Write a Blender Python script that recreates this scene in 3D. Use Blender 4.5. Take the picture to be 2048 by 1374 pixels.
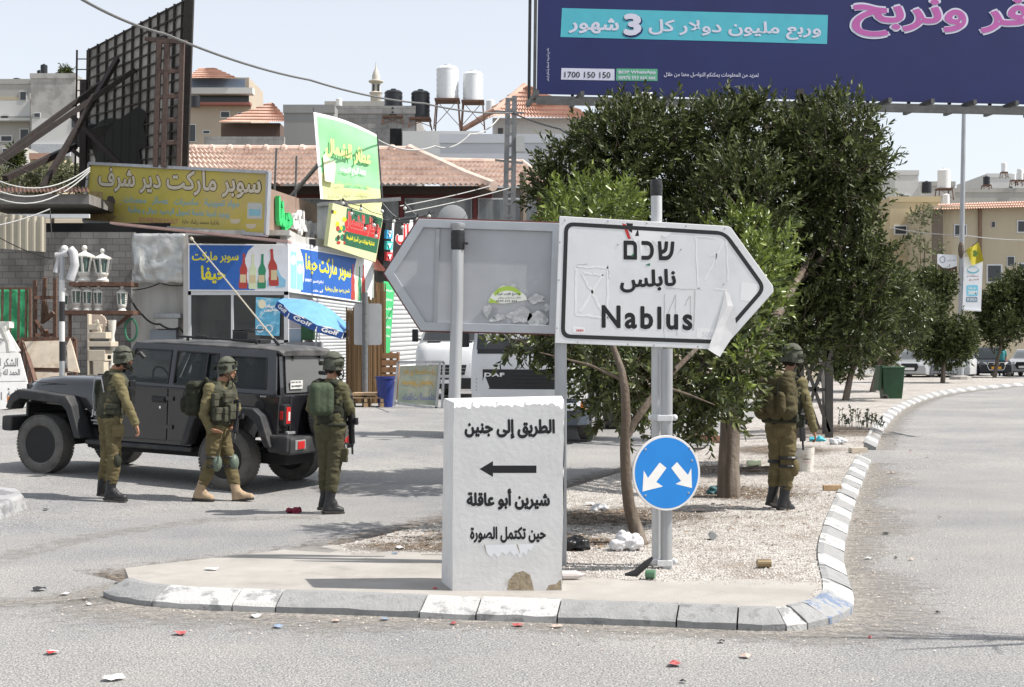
import bpy, bmesh, math, random
import numpy as np
from mathutils import Vector, Matrix
R = math.radians
random.seed(7); rng = np.random.default_rng(7)
for o in list(bpy.data.objects): bpy.data.objects.remove(o)
SC = bpy.context.scene
COL = SC.collection
# ---------------------------------------------------------------- camera, sky, sun, exposure
HC, FPX, HY = 1.85, 2048 * 50 / 36, 700.0
cam = bpy.data.cameras.new("camera"); camo = bpy.data.objects.new("camera", cam); COL.objects.link(camo)
camo.location = (0, 0, HC); camo.rotation_euler = (R(90), 0, 0)
cam.lens = 50; cam.sensor_width = 36; cam.shift_y = 13 / 2048; cam.clip_end = 3000; cam.clip_start = .1
SC.camera = camo
SUN = Vector((1, -.13, 1.29)).normalized()
w = bpy.data.worlds.new("World"); SC.world = w; w.use_nodes = True
nt = w.node_tree; bg = nt.nodes['Background']
sky = nt.nodes.new('ShaderNodeTexSky'); sky.sky_type = 'NISHITA'; sky.sun_disc = False
sky.sun_elevation = math.asin(SUN.z); sky.sun_rotation = math.atan2(SUN.x, SUN.y)
sky.air_density = 1.0; sky.dust_density = 1.2; sky.ozone_density = 1.0
hs = nt.nodes.new('ShaderNodeHueSaturation'); hs.inputs['Saturation'].default_value = .5; nt.links.new(sky.outputs[0], hs.inputs['Color'])
hz = nt.nodes.new('ShaderNodeMix'); hz.data_type = 'RGBA'; hz.inputs[0].default_value = .6; hz.inputs[7].default_value = (3.0, 3.12, 3.3, 1)   # thin bright haze over the whole sky
nt.links.new(hs.outputs[0], hz.inputs[6]); nt.links.new(hz.outputs[2], bg.inputs[0]); bg.inputs[1].default_value = .15
sl = bpy.data.lights.new("sun", 'SUN'); sl.energy = 4.2; sl.angle = R(.5); sl.color = (1, .955, .89)
so = bpy.data.objects.new("sun", sl); COL.objects.link(so)
so.rotation_euler = SUN.to_track_quat('Z', 'Y').to_euler()
SC.view_settings.view_transform = 'Standard'; SC.view_settings.look = 'None'
SC.view_settings.exposure = .72; SC.view_settings.gamma = 1
SC.cycles.max_bounces = 6; SC.cycles.transparent_max_bounces = 12
# ---------------------------------------------------------------- terrain and picture measurements
def gz(X, Y):
    t = .045 * (-3 - X) + .025 * (Y - 18)
    z = .25 * math.tanh(max(0, t) / .25)
    if Y > 20:
        s = min(1, max(0, ((X / Y * FPX + 1024) - 1350) / 300)); s = s * s * (3 - 2 * s)
        z = z * (1 - s) + s * .45 * (1 - math.exp(-max(0, Y - 22) / 25))
    return z
def P(x, y, Y):                       # the point seen at photo pixel (x, y), Y metres away
    return Vector(((x - 1024) / FPX * Y, Y, HC + (HY - y) / FPX * Y))
def G(x, y, h=0):                     # where that line of sight meets the ground (+h)
    Y = 20
    for _ in range(40):
        X = (x - 1024) / FPX * Y
        Yn = (HC - h - gz(X, Y)) * FPX / max(y - HY, 4); Y = .5 * Y + .5 * min(Yn, 400)
    X = (x - 1024) / FPX * Y
    return Vector((X, Y, gz(X, Y) + h))
# ---------------------------------------------------------------- materials
MATS = {}
def mat(name, col, rough=.7, var=.12, scale=6, bump=0, bscale=40, metal=0, spec=.4, col2=None, thr=(.45, .6), s2=3, coat=0, streak=False, detail=4):
    if name in MATS: return MATS[name]
    m = bpy.data.materials.new(name); MATS[name] = m; m.use_nodes = True
    n = m.node_tree.nodes; l = m.node_tree.links; b = n['Principled BSDF']
    b.inputs['Roughness'].default_value = rough; b.inputs['Metallic'].default_value = metal
    b.inputs['Specular IOR Level'].default_value = spec; b.inputs['Coat Weight'].default_value = coat
    b.inputs['Coat Roughness'].default_value = .06
    tc = n.new('ShaderNodeTexCoord'); vec = tc.outputs['Object']
    if streak:
        mp = n.new('ShaderNodeMapping'); mp.inputs['Scale'].default_value = (1, 1, .12); l.new(vec, mp.inputs[0]); vec = mp.outputs[0]
    c4 = (*col, 1)
    if var or col2:
        nz = n.new('ShaderNodeTexNoise'); nz.inputs['Scale'].default_value = scale; nz.inputs['Detail'].default_value = detail
        l.new(vec, nz.inputs['Vector'])
        rp = n.new('ShaderNodeValToRGB'); rp.color_ramp.elements[0].position = .28; rp.color_ramp.elements[1].position = .72
        rp.color_ramp.elements[0].color = (*[c * (1 - var) for c in col], 1); rp.color_ramp.elements[1].color = (*[min(1, c * (1 + var)) for c in col], 1)
        l.new(nz.outputs['Fac'], rp.inputs[0]); out = rp.outputs[0]
        if col2:
            n2 = n.new('ShaderNodeTexNoise'); n2.inputs['Scale'].default_value = s2; n2.inputs['Detail'].default_value = 6; n2.inputs['Roughness'].default_value = .65
            l.new(vec, n2.inputs['Vector'])
            mr = n.new('ShaderNodeMapRange'); mr.inputs[1].default_value = thr[0]; mr.inputs[2].default_value = thr[1]
            l.new(n2.outputs['Fac'], mr.inputs[0])
            mx = n.new('ShaderNodeMix'); mx.data_type = 'RGBA'; l.new(mr.outputs[0], mx.inputs[0]); l.new(out, mx.inputs[6]); mx.inputs[7].default_value = (*col2, 1)
            out = mx.outputs[2]
        l.new(out, b.inputs['Base Color'])
    else: b.inputs['Base Color'].default_value = c4
    if bump:
        nb = n.new('ShaderNodeTexNoise'); nb.inputs['Scale'].default_value = bscale; nb.inputs['Detail'].default_value = 3
        l.new(tc.outputs['Object'], nb.inputs['Vector'])
        bp = n.new('ShaderNodeBump'); bp.inputs['Strength'].default_value = bump; bp.inputs['Distance'].default_value = .02
        l.new(nb.outputs['Fac'], bp.inputs['Height']); l.new(bp.outputs[0], b.inputs['Normal'])
    return m
def flat(name, col, rough=.6, **k): return mat(name, col, rough, var=k.pop('var', .05), scale=k.pop('scale', 5), **k)
def glass(name, tint=(.02, .025, .03), alpha=.45, rough=.03):
    if name in MATS: return MATS[name]
    m = bpy.data.materials.new(name); MATS[name] = m; m.use_nodes = True
    n = m.node_tree.nodes; l = m.node_tree.links; b = n['Principled BSDF']
    b.inputs['Base Color'].default_value = (*tint, 1); b.inputs['Roughness'].default_value = rough; b.inputs['Specular IOR Level'].default_value = .6
    tr = n.new('ShaderNodeBsdfTransparent'); mx = n.new('ShaderNodeMixShader'); mx.inputs[0].default_value = alpha
    l.new(tr.outputs[0], mx.inputs[1]); l.new(b.outputs[0], mx.inputs[2]); l.new(mx.outputs[0], n['Material Output'].inputs[0])
    return m
def leafmat(name, dark, mid, light, rough=.38, trans=.22, spec=.5):
    m = bpy.data.materials.new(name); MATS[name] = m; m.use_nodes = True
    n = m.node_tree.nodes; l = m.node_tree.links; b = n['Principled BSDF']
    g = n.new('ShaderNodeNewGeometry'); rp = n.new('ShaderNodeValToRGB'); e = rp.color_ramp.elements
    e[0].color = (*dark, 1); e[1].color = (*light, 1); k = e.new(.6); k.color = (*mid, 1)
    l.new(g.outputs['Random Per Island'], rp.inputs[0]); l.new(rp.outputs[0], b.inputs['Base Color'])
    b.inputs['Roughness'].default_value = rough; b.inputs['Specular IOR Level'].default_value = spec
    t = n.new('ShaderNodeBsdfTranslucent'); l.new(rp.outputs[0], t.inputs[0])
    mx = n.new('ShaderNodeMixShader'); mx.inputs[0].default_value = trans
    l.new(b.outputs[0], mx.inputs[1]); l.new(t.outputs[0], mx.inputs[2]); l.new(mx.outputs[0], n['Material Output'].inputs[0])
    return m
# ---------------------------------------------------------------- things and parts
OFF = {}
def tag(o, label, cat, group=None, kind=None):
    if label: o['label'] = label
    if cat: o['category'] = cat
    if group: o['group'] = group
    if kind: o['kind'] = kind
    return o
def thing(name, label, cat, loc=(0, 0, 0), rotz=0, group=None):
    o = bpy.data.objects.new(name, None); COL.objects.link(o); o.location = loc; o.rotation_euler = (0, 0, rotz)
    o.empty_display_size = .2
    tag(o, label, cat, group); OFF[o.name] = Vector(loc) if not rotz else None
    return o
def ortho(d):
    d = Vector(d).normalized(); a = Vector((0, 0, 1)) if abs(d.z) < .9 else Vector((1, 0, 0))
    u = d.cross(a).normalized(); return u, d.cross(u).normalized()
class MB:
    def __init__(s): s.v = []; s.f = []; s.m = []; s.cm = 0
    def add(s, vs, fs):
        k = len(s.v); s.v += [tuple(v) for v in vs]
        for f in fs: s.f.append([i + k for i in f]); s.m.append(s.cm)
        return s
    def box(s, c, sz, rot=None, M=None):
        h = [d / 2 for d in sz]; vs = []
        for i in range(8):
            p = Vector((h[0] * (1 if i & 1 else -1), h[1] * (1 if i & 2 else -1), h[2] * (1 if i & 4 else -1)))
            if rot is not None: p = (rot if isinstance(rot, Matrix) else Matrix.Rotation(rot, 3, 'Z')) @ p
            vs.append(p + Vector(c))
        return s.add(vs, [(0, 2, 3, 1), (4, 5, 7, 6), (0, 1, 5, 4), (2, 6, 7, 3), (0, 4, 6, 2), (1, 3, 7, 5)])
    def bar(s, a, b, wd, th=None, up=None):
        a = Vector(a); b = Vector(b); d = b - a; th = th or wd
        if up is not None:
            v = Vector(up); u = d.normalized().cross(v).normalized(); v = u.cross(d.normalized()).normalized()
        else: u, v = ortho(d)
        q = [(-1, -1), (1, -1), (1, 1), (-1, 1)]
        vs = [p + u * (i * wd / 2) + v * (j * th / 2) for p in (a, b) for i, j in q]
        return s.add(vs, [(3, 2, 1, 0), (4, 5, 6, 7)] + [(i, (i + 1) % 4, 4 + (i + 1) % 4, 4 + i) for i in range(4)])
    def tube(s, pts, r, n=8, caps=True):
        pts = [Vector(p) for p in pts]; rs = r if isinstance(r, (list, tuple)) else [r] * len(pts); vs = []
        d0 = (pts[1] - pts[0]); u, v = ortho(d0)
        for i, p in enumerate(pts):
            d = (pts[min(i + 1, len(pts) - 1)] - pts[max(i - 1, 0)]).normalized()
            u = (u - d * u.dot(d)).normalized(); v = d.cross(u)
            for k in range(n):
                a = 2 * math.pi * k / n; vs.append(p + (u * math.cos(a) + v * math.sin(a)) * rs[i])
        fs = []
        for i in range(len(pts) - 1):
            for k in range(n): fs.append((i * n + k, i * n + (k + 1) % n, (i + 1) * n + (k + 1) % n, (i + 1) * n + k))
        if caps: fs += [tuple(range(n))[::-1], tuple(range((len(pts) - 1) * n, len(pts) * n))]
        return s.add(vs, fs)
    def cyl(s, a, b, r, r2=None, n=16): return s.tube([a, b], [r, r if r2 is None else r2], n)
    def lathe(s, prof, c=(0, 0, 0), axis='Z', n=24, M=None, caps=True):
        vs = []
        for r, h in prof:
            for k in range(n):
                a = 2 * math.pi * k / n; x, y = r * math.cos(a), r * math.sin(a)
                p = {'Z': (x, y, h), 'Y': (x, h, y), 'X': (h, x, y)}[axis]
                p = Vector(p); p = (M @ p) if M is not None else p; vs.append(p + Vector(c))
        fs = []
        for i in range(len(prof) - 1):
            for k in range(n): fs.append((i * n + k, i * n + (k + 1) % n, (i + 1) * n + (k + 1) % n, (i + 1) * n + k))
        if caps and prof[0][0] > 1e-6: fs.append(tuple(range(n))[::-1])
        if caps and prof[-1][0] > 1e-6: fs.append(tuple(range((len(prof) - 1) * n, len(prof) * n)))
        return s.add(vs, fs)
    def prism(s, poly, off):                       # poly: list of 3-D points, off: extrusion vector
        n = len(poly); off = Vector(off); vs = [Vector(p) for p in poly] + [Vector(p) + off for p in poly]
        return s.add(vs, [tuple(range(n))[::-1], tuple(range(n, 2 * n))] + [(i, (i + 1) % n, n + (i + 1) % n, n + i) for i in range(n)])
    def poly(s, pts): return s.add(pts, [tuple(range(len(pts)))])
    def ball(s, c, r, n=10, m=7):
        r = (r, r, r) if not isinstance(r, (tuple, list)) else r
        vs = []; c = Vector(c)
        for i in range(1, m):
            t = math.pi * i / m
            for k in range(n):
                a = 2 * math.pi * k / n; vs.append(c + Vector((r[0] * math.sin(t) * math.cos(a), r[1] * math.sin(t) * math.sin(a), r[2] * math.cos(t))))
        fs = [(i * n + k, (i + 1) * n + k, (i + 1) * n + (k + 1) % n, i * n + (k + 1) % n) for i in range(m - 2) for k in range(n)]
        vs += [c + Vector((0, 0, r[2])), c - Vector((0, 0, r[2]))]; t = len(vs) - 2
        fs += [(t, k, (k + 1) % n) for k in range(n)] + [(t + 1, (m - 2) * n + (k + 1) % n, (m - 2) * n + k) for k in range(n)]
        return s.add(vs, fs)
    def holes(s, outer, holes, mapf, th):          # plate with openings: 2-D outlines, mapf(u, v, d) -> point
        bm = bmesh.new(); es = []
        for loop in [outer] + list(holes):
            vv = [bm.verts.new((p[0], p[1], 0)) for p in loop]
            es += [bm.edges.new((vv[i], vv[(i + 1) % len(vv)])) for i in range(len(vv))]
        bmesh.ops.triangle_fill(bm, use_beauty=True, use_dissolve=False, edges=es)
        bm.verts.index_update(); n = len(bm.verts); c = [v.co.copy() for v in bm.verts]
        vs = [mapf(p.x, p.y, 0) for p in c] + [mapf(p.x, p.y, th) for p in c]
        fs = [[v.index for v in f.verts] for f in bm.faces]; fs = fs + [[i + n for i in f][::-1] for f in fs]
        k = 0
        for loop in [outer] + list(holes):
            L = len(loop); fs += [(k + i, k + (i + 1) % L, n + k + (i + 1) % L, n + k + i) for i in range(L)]; k += L
        bm.free(); return s.add(vs, fs)
    def build(s, name, mats, parent=None, smooth=False, bevel=0, world=False, seg=2, flip=True):
        mats = mats if isinstance(mats, (list, tuple)) else [mats]
        me = bpy.data.meshes.new(name); v = s.v; loc = None
        if parent is not None and world:
            o0 = OFF[parent.name]; v = [(a - o0.x, b - o0.y, c - o0.z) for a, b, c in v]
        if parent is None:
            xs, ys, zs = zip(*v); loc = Vector(((min(xs) + max(xs)) / 2, (min(ys) + max(ys)) / 2, min(zs)))
            v = [(a - loc.x, b - loc.y, c - loc.z) for a, b, c in v]
        me.from_pydata(v, [], s.f)
        for m in mats: me.materials.append(m)
        if len(mats) > 1: me.polygons.foreach_set('material_index', s.m)
        bm = bmesh.new(); bm.from_mesh(me)
        if flip: bmesh.ops.recalc_face_normals(bm, faces=bm.faces)
        if smooth:
            for f in bm.faces: f.smooth = True
            for e in bm.edges:
                if len(e.link_faces) == 2 and e.calc_face_angle(0) > R(40): e.smooth = False
        bm.to_mesh(me); bm.free()
        o = bpy.data.objects.new(name, me); COL.objects.link(o)
        if parent is not None:
            o.parent = parent; OFF[o.name] = OFF.get(parent.name)
        else: o.location = loc; OFF[o.name] = loc
        if bevel:
            b = o.modifiers.new('bevel', 'BEVEL'); b.width = bevel; b.segments = seg; b.limit_method = 'ANGLE'; b.angle_limit = R(35); b.harden_normals = False
        return o
def copy_tree(o, parent=None):
    c = o.copy(); COL.objects.link(c); c.parent = parent; OFF[c.name] = OFF.get(o.name)
    for ch in list(o.children): copy_tree(ch, c)
    return c
def blob(mb, pts, r):                              # rounded uneven lump from a few overlapping balls
    for p in pts: mb.ball(p, r, 8, 6)
def npmesh(name, V, F, m, parent, uvsmooth=False, attr=None):
    me = bpy.data.meshes.new(name); V = np.asarray(V, dtype=np.float32); F = np.asarray(F, dtype=np.int32); k = F.shape[1]
    me.vertices.add(len(V)); me.vertices.foreach_set('co', V.ravel()); me.loops.add(F.size); me.loops.foreach_set('vertex_index', F.ravel())
    me.polygons.add(len(F)); me.polygons.foreach_set('loop_start', np.arange(len(F), dtype=np.int32) * k)
    me.update(calc_edges=True); me.validate()
    me.materials.append(m); o = bpy.data.objects.new(name, me); COL.objects.link(o)
    if parent is not None: o.parent = parent; OFF[o.name] = OFF.get(parent.name)
    return o
# ---------------------------------------------------------------- writing
AR = {}
for ch, c, n in [('ا', 0xFE8D, 2), ('أ', 0xFE83, 2), ('إ', 0xFE87, 2), ('ب', 0xFE8F, 4), ('ة', 0xFE93, 2), ('ت', 0xFE95, 4), ('ث', 0xFE99, 4), ('ج', 0xFE9D, 4), ('ح', 0xFEA1, 4), ('خ', 0xFEA5, 4),
                 ('د', 0xFEA9, 2), ('ذ', 0xFEAB, 2), ('ر', 0xFEAD, 2), ('ز', 0xFEAF, 2), ('س', 0xFEB1, 4), ('ش', 0xFEB5, 4), ('ص', 0xFEB9, 4), ('ض', 0xFEBD, 4), ('ط', 0xFEC1, 4), ('ظ', 0xFEC5, 4),
                 ('ع', 0xFEC9, 4), ('غ', 0xFECD, 4), ('ف', 0xFED1, 4), ('ق', 0xFED5, 4), ('ك', 0xFED9, 4), ('ل', 0xFEDD, 4), ('م', 0xFEE1, 4), ('ن', 0xFEE5, 4), ('ه', 0xFEE9, 4), ('و', 0xFEED, 2),
                 ('ى', 0xFEEF, 2), ('ي', 0xFEF1, 4), ('ئ', 0xFE89, 4), ('ء', 0xFE80, 1), ('\uFEFB', 0xFEFB, 2), ('\uFEF7', 0xFEF7, 2)]: AR[ch] = (c, n)
def shape(s):
    s = s.replace('لا', '\uFEFB').replace('لأ', '\uFEF7'); out = []
    for i, ch in enumerate(s):
        if ch not in AR: out.append(ch); continue
        c, n = AR[ch]
        pj = i > 0 and s[i - 1] in AR and AR[s[i - 1]][1] == 4
        nj = n == 4 and i + 1 < len(s) and s[i + 1] in AR and AR[s[i + 1]][1] > 1
        pj = pj and n > 1
        out.append(chr(c + ((3 if nj else 1) if pj else (2 if nj else 0))))
    vis = out[::-1]; res = []; i = 0
    while i < len(vis):                            # digits keep their order
        j = i
        while j < len(vis) and vis[j].isdigit(): j += 1
        if j > i: res += vis[i:j][::-1]; i = j
        else: res.append(vis[i]); i += 1
    return ''.join(res)
TXC = {}
from mathutils.geometry import tessellate_polygon
def glyphs(s, bold=0, space=1):                    # outlines of the writing -> filled 2-D pieces, thickened by bold
    key = (s, bold, space)
    if key in TXC: return TXC[key]
    if bold > .021:                                # heavy strokes: overlapping shifted copies
        V0, F0, L0 = glyphs(s, .015, space); e = bold - .015; V = []; Fc = []; Lv = []
        for k, (a_, b_) in enumerate(((0, 0), (1, 0), (-1, 0), (0, 1), (0, -1))): Fc += [[i + len(V0) * k for i in f] for f in F0]; V.append(V0 + np.array([a_, b_]) * e); Lv += [l + 3 * k for l in L0]
        TXC[key] = (np.concatenate(V), Fc, Lv); return TXC[key]
    body = shape(s) if any('\u0600' <= c <= '\u06ff' for c in s) else (s[::-1] if any('\u0590' <= c <= '\u05ff' for c in s) else s)
    c = bpy.data.curves.new('t', 'FONT'); c.body = body; c.space_character = space
    o = bpy.data.objects.new('t', c); COL.objects.link(o); dg = bpy.context.evaluated_depsgraph_get(); dg.update()
    cv = o.evaluated_get(dg).to_curve(dg); loops = []
    for sp in cv.splines:
        pts = []; B = sp.bezier_points; n = len(B)
        for i in range(n):
            p, q = B[i], B[(i + 1) % n]; a_, b_, c_, d_ = p.co, p.handle_right, q.handle_left, q.co
            st = ((b_ - a_).normalized() - (d_ - c_).normalized()).length > .02 or ((b_ - a_).normalized() - (d_ - a_).normalized()).length > .02
            m = 3 if st else 1
            for k in range(m):
                t = k / m; pts.append((a_ * (1 - t) ** 3 + b_ * 3 * t * (1 - t) ** 2 + c_ * 3 * t * t * (1 - t) + d_ * t ** 3).to_2d())
        pts = [p for i, p in enumerate(pts) if (p - pts[i - 1]).length > 1e-4]
        if len(pts) > 2: loops.append(pts)
    o.to_curve_clear(); bpy.data.objects.remove(o); bpy.data.curves.remove(c)
    def area(l): return sum(l[i - 1].x * l[i].y - l[i].x * l[i - 1].y for i in range(len(l))) / 2
    def inside(p, l):
        r = False
        for i in range(len(l)):
            a_, b_ = l[i - 1], l[i]
            if (a_.y > p.y) != (b_.y > p.y) and p.x < (b_.x - a_.x) * (p.y - a_.y) / (b_.y - a_.y) + a_.x: r = not r
        return r
    big = max(loops, key=lambda l: abs(area(l))); sg_ = 1 if area(big) > 0 else -1
    def grow(l):
        if not bold: return l
        r = []
        for i in range(len(l)):
            d1 = (l[i] - l[i - 1]).normalized(); d2 = (l[(i + 1) % len(l)] - l[i]).normalized()
            n1 = Vector((d1.y, -d1.x)) * sg_; n2 = Vector((d2.y, -d2.x)) * sg_
            r.append(l[i] + (n1 + n2) / max(1 + n1.dot(n2), .35) * bold)
        return r
    outs = [l for l in loops if area(l) * sg_ > 0]; hol = [l for l in loops if area(l) * sg_ <= 0]; own = [[] for _ in outs]
    for h in hol:
        k = [i for i, l in enumerate(outs) if inside(h[0], l)]
        if k: own[min(k, key=lambda i: abs(area(outs[i])))].append(h)
    V = []; Fc = []; Lv = []
    for j, (l, hs) in enumerate(zip(outs, own)):
        polys = [[p.to_3d() for p in grow(l)]]
        for h in hs:
            g = grow(h)
            if area(g) * area(h) > 0: polys.append([p.to_3d() for p in g])
        base = len(V); allp = [p for q in polys for p in q]; V += [(p.x, p.y) for p in allp]; Lv += [j % 3] * len(allp)
        Fc += [[i + base for i in t] for t in tessellate_polygon(polys)]
    TXC[key] = (np.array(V), Fc, Lv); return TXC[key]
class Panel:                                       # a flat board: origin + two axes, found by sighting its corners
    def __init__(s, tl, tr, bl):
        s.o = Vector(tl); s.u = Vector(tr) - s.o; s.v = Vector(bl) - s.o
        s.n = s.u.cross(s.v).normalized()
        if s.n.dot(Vector((0, 0, HC)) - s.o) < 0: s.n = -s.n
    def hit(s, x, y, off=0):
        off = off * .25 if 0 < off < .09 else off
        d = P(x, y, 1) - Vector((0, 0, HC)); o = Vector((0, 0, HC)); q = s.o + s.n * off
        return o + d * ((q - o).dot(s.n) / d.dot(s.n))
    def text(s, mb, t, x0, y0, x1, y1, off=.004, bold=0, dy=0, space=1, lean=0):   # fit the writing into the box; dy: how far its right end sits lower
        v, f, lv = glyphs(t, bold, space=space)
        lo = v.min(0); sz = v.max(0) - lo
        A = s.hit(x0, y1, off); B = s.hit(x1, y1 + dy, off) - A; C = s.hit(x0 + lean, y0, off) - A
        q = (v - lo) / sz
        mb.add([A + B * float(a) + C * float(b) + s.n * (.00005 * k) for (a, b), k in zip(q, lv)], f)
    def shape(s, mb, pts, off=.002): mb.poly([s.hit(x, y, off) for x, y in pts])
    def plate(s, mb, pts, th, off=0): mb.prism([s.hit(x, y, off) for x, y in pts], -s.n * th)
def circ(cx, cy, rx, ry=None, n=24, a0=0, a1=360): return [(cx + rx * math.cos(R(a0 + (a1 - a0) * i / (n if a1 - a0 == 360 else n - 1))), cy - (ry or rx) * math.sin(R(a0 + (a1 - a0) * i / (n if a1 - a0 == 360 else n - 1)))) for i in range(n)]
def rrect(x0, y0, x1, y1, r, n=5):
    o = []
    for cx, cy, a in ((x1 - r, y0 + r, 0), (x0 + r, y0 + r, 90), (x0 + r, y1 - r, 180), (x1 - r, y1 - r, 270)): o += circ(cx, cy, r, r, n, a, a + 90)
    return o
# ---------------------------------------------------------------- ground, roads, traffic island
def attr_fade(o, vals):
    a = o.data.attributes.new('fade', 'FLOAT', 'POINT'); a.data.foreach_set('value', vals)
def asphalt():
    m = bpy.data.materials.new('asphalt'); MATS['asphalt'] = m; m.use_nodes = True
    n = m.node_tree.nodes; l = m.node_tree.links; b = n['Principled BSDF']
    tc = n.new('ShaderNodeTexCoord')
    def noise(s, d=4, r=.6, mp=None):
        k = n.new('ShaderNodeTexNoise'); k.inputs['Scale'].default_value = s; k.inputs['Detail'].default_value = d; k.inputs['Roughness'].default_value = r
        v = tc.outputs['Object']
        if mp:
            q = n.new('ShaderNodeMapping'); q.inputs['Scale'].default_value = mp; l.new(v, q.inputs[0]); v = q.outputs[0]
        l.new(v, k.inputs['Vector']); return k.outputs['Fac']
    def ramp(f, stops):
        r = n.new('ShaderNodeValToRGB'); e = r.color_ramp.elements
        e[0].position, e[0].color = stops[0][0], (*stops[0][1], 1); e[1].position, e[1].color = stops[-1][0], (*stops[-1][1], 1)
        for p, c in stops[1:-1]: k = e.new(p); k.color = (*c, 1)
        l.new(f, r.inputs[0]); return r.outputs[0]
    def mix(f, a, b_, mode='MIX'):
        x = n.new('ShaderNodeMix'); x.data_type = 'RGBA'; x.blend_type = mode
        if isinstance(f, float): x.inputs[0].default_value = f
        else: l.new(f, x.inputs[0])
        for s, i in ((a, 6), (b_, 7)):
            if isinstance(s, tuple): x.inputs[i].default_value = (*s, 1)
            else: l.new(s, x.inputs[i])
        return x.outputs[2]
    g = ramp(noise(75, 3, .8), [(.36, (.075, .077, .08)), (.5, (.235, .233, .231)), (.64, (.49, .48, .47))])
    big = ramp(noise(.32, 5, .6), [(.35, (.80, .81, .84)), (.65, (1.14, 1.12, 1.08))])
    c = mix(1.0, g, big, 'MULTIPLY')
    mid = ramp(noise(22, 5, .75), [(.35, (.8, .8, .81)), (.65, (1.18, 1.17, 1.15))])
    c = mix(1.0, c, mid, 'MULTIPLY')
    dust = n.new('ShaderNodeMapRange'); l.new(noise(1.1, 7, .7), dust.inputs[0]); dust.inputs[1].default_value = .52; dust.inputs[2].default_value = .74; dust.inputs[4].default_value = .5
    c = mix(dust.outputs[0], c, (.30, .28, .255))
    stain = n.new('ShaderNodeMapRange'); l.new(noise(.8, 6, .65), stain.inputs[0]); stain.inputs[1].default_value = .62; stain.inputs[2].default_value = .74; stain.inputs[4].default_value = .45
    c = mix(stain.outputs[0], c, (.12, .12, .122))
    l.new(c, b.inputs['Base Color']); b.inputs['Roughness'].default_value = .8; b.inputs['Specular IOR Level'].default_value = .25
    bp = n.new('ShaderNodeBump'); bp.inputs['Strength'].default_value = .55; bp.inputs['Distance'].default_value = .008
    l.new(noise(75, 3, .8), bp.inputs['Height']); l.new(bp.outputs[0], b.inputs['Normal'])
    return m
def stonemat(name, cols, scale, bump=.8, dist=.02, fade=False, big=None):
    m = bpy.data.materials.new(name); MATS[name] = m; m.use_nodes = True
    n = m.node_tree.nodes; l = m.node_tree.links; b = n['Principled BSDF']
    tc = n.new('ShaderNodeTexCoord'); v = n.new('ShaderNodeTexVoronoi'); v.inputs['Scale'].default_value = scale; l.new(tc.outputs['Object'], v.inputs['Vector'])
    s = n.new('ShaderNodeSeparateColor'); l.new(v.outputs['Color'], s.inputs[0])
    r = n.new('ShaderNodeValToRGB'); e = r.color_ramp.elements; e[0].color = (*cols[0], 1); e[1].color = (*cols[-1], 1)
    for i, c in enumerate(cols[1:-1]): k = e.new((i + 1) / (len(cols) - 1)); k.color = (*c, 1)
    l.new(s.outputs[0], r.inputs[0]); out = r.outputs[0]
    nz = n.new('ShaderNodeTexNoise'); nz.inputs['Scale'].default_value = 1.3; nz.inputs['Detail'].default_value = 6; l.new(tc.outputs['Object'], nz.inputs['Vector'])
    if big:
        mr = n.new('ShaderNodeMapRange'); mr.inputs[1].default_value = .5; mr.inputs[2].default_value = .68; mr.inputs[4].default_value = .7; l.new(nz.outputs['Fac'], mr.inputs[0])
        mx = n.new('ShaderNodeMix'); mx.data_type = 'RGBA'; l.new(mr.outputs[0], mx.inputs[0]); l.new(out, mx.inputs[6]); mx.inputs[7].default_value = (*big, 1); out = mx.outputs[2]
    l.new(out, b.inputs['Base Color']); b.inputs['Roughness'].default_value = .85; b.inputs['Specular IOR Level'].default_value = .2
    bp = n.new('ShaderNodeBump'); bp.inputs['Strength'].default_value = bump; bp.inputs['Distance'].default_value = dist; bp.invert = True
    l.new(v.outputs['Distance'], bp.inputs['Height']); l.new(bp.outputs[0], b.inputs['Normal'])
    if fade:
        at = n.new('ShaderNodeAttribute'); at.attribute_name = 'fade'
        n2 = n.new('ShaderNodeTexNoise'); n2.inputs['Scale'].default_value = 7; n2.inputs['Detail'].default_value = 8; n2.inputs['Roughness'].default_value = .75; l.new(tc.outputs['Object'], n2.inputs['Vector'])
        ad = n.new('ShaderNodeMath'); ad.operation = 'ADD'; l.new(at.outputs['Fac'], ad.inputs[0]); l.new(n2.outputs['Fac'], ad.inputs[1])
        mr = n.new('ShaderNodeMapRange'); mr.inputs[1].default_value = .78; mr.inputs[2].default_value = 1.12; mr.inputs[4].default_value = .92; l.new(ad.outputs[0], mr.inputs[0])
        tr = n.new('ShaderNodeBsdfTransparent'); ms = n.new('ShaderNodeMixShader'); l.new(mr.outputs[0], ms.inputs[0]); l.new(tr.outputs[0], ms.inputs[1]); l.new(b.outputs[0], ms.inputs[2])
        l.new(ms.outputs[0], n['Material Output'].inputs[0])
    return m
M_asph = asphalt()
M_grav = stonemat('white_gravel', [(.19, .165, .14), (.41, .375, .345), (.50, .475, .445), (.62, .6, .565)], 48, 1.0, .02, big=(.26, .215, .18))
M_dust = stonemat('road_dust', [(.14, .125, .11), (.26, .24, .215), (.3, .28, .255), (.36, .34, .315)], 70, .5, .008, fade=True)
M_litt = stonemat('leaf_dirt', [(.05, .04, .03), (.12, .09, .065), (.16, .125, .095), (.3, .25, .2)], 34, .8, .02, fade=True)
M_conc = mat('pale_concrete', (.335, .315, .29), .85, .12, 3, .25, 120, col2=(.24, .22, .2), thr=(.55, .75), s2=1.6)
M_dirt = mat('dry_earth', (.21, .18, .135), .95, .2, .5, .3, 8, col2=(.1, .1, .06), thr=(.5, .6), s2=.15)
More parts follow.
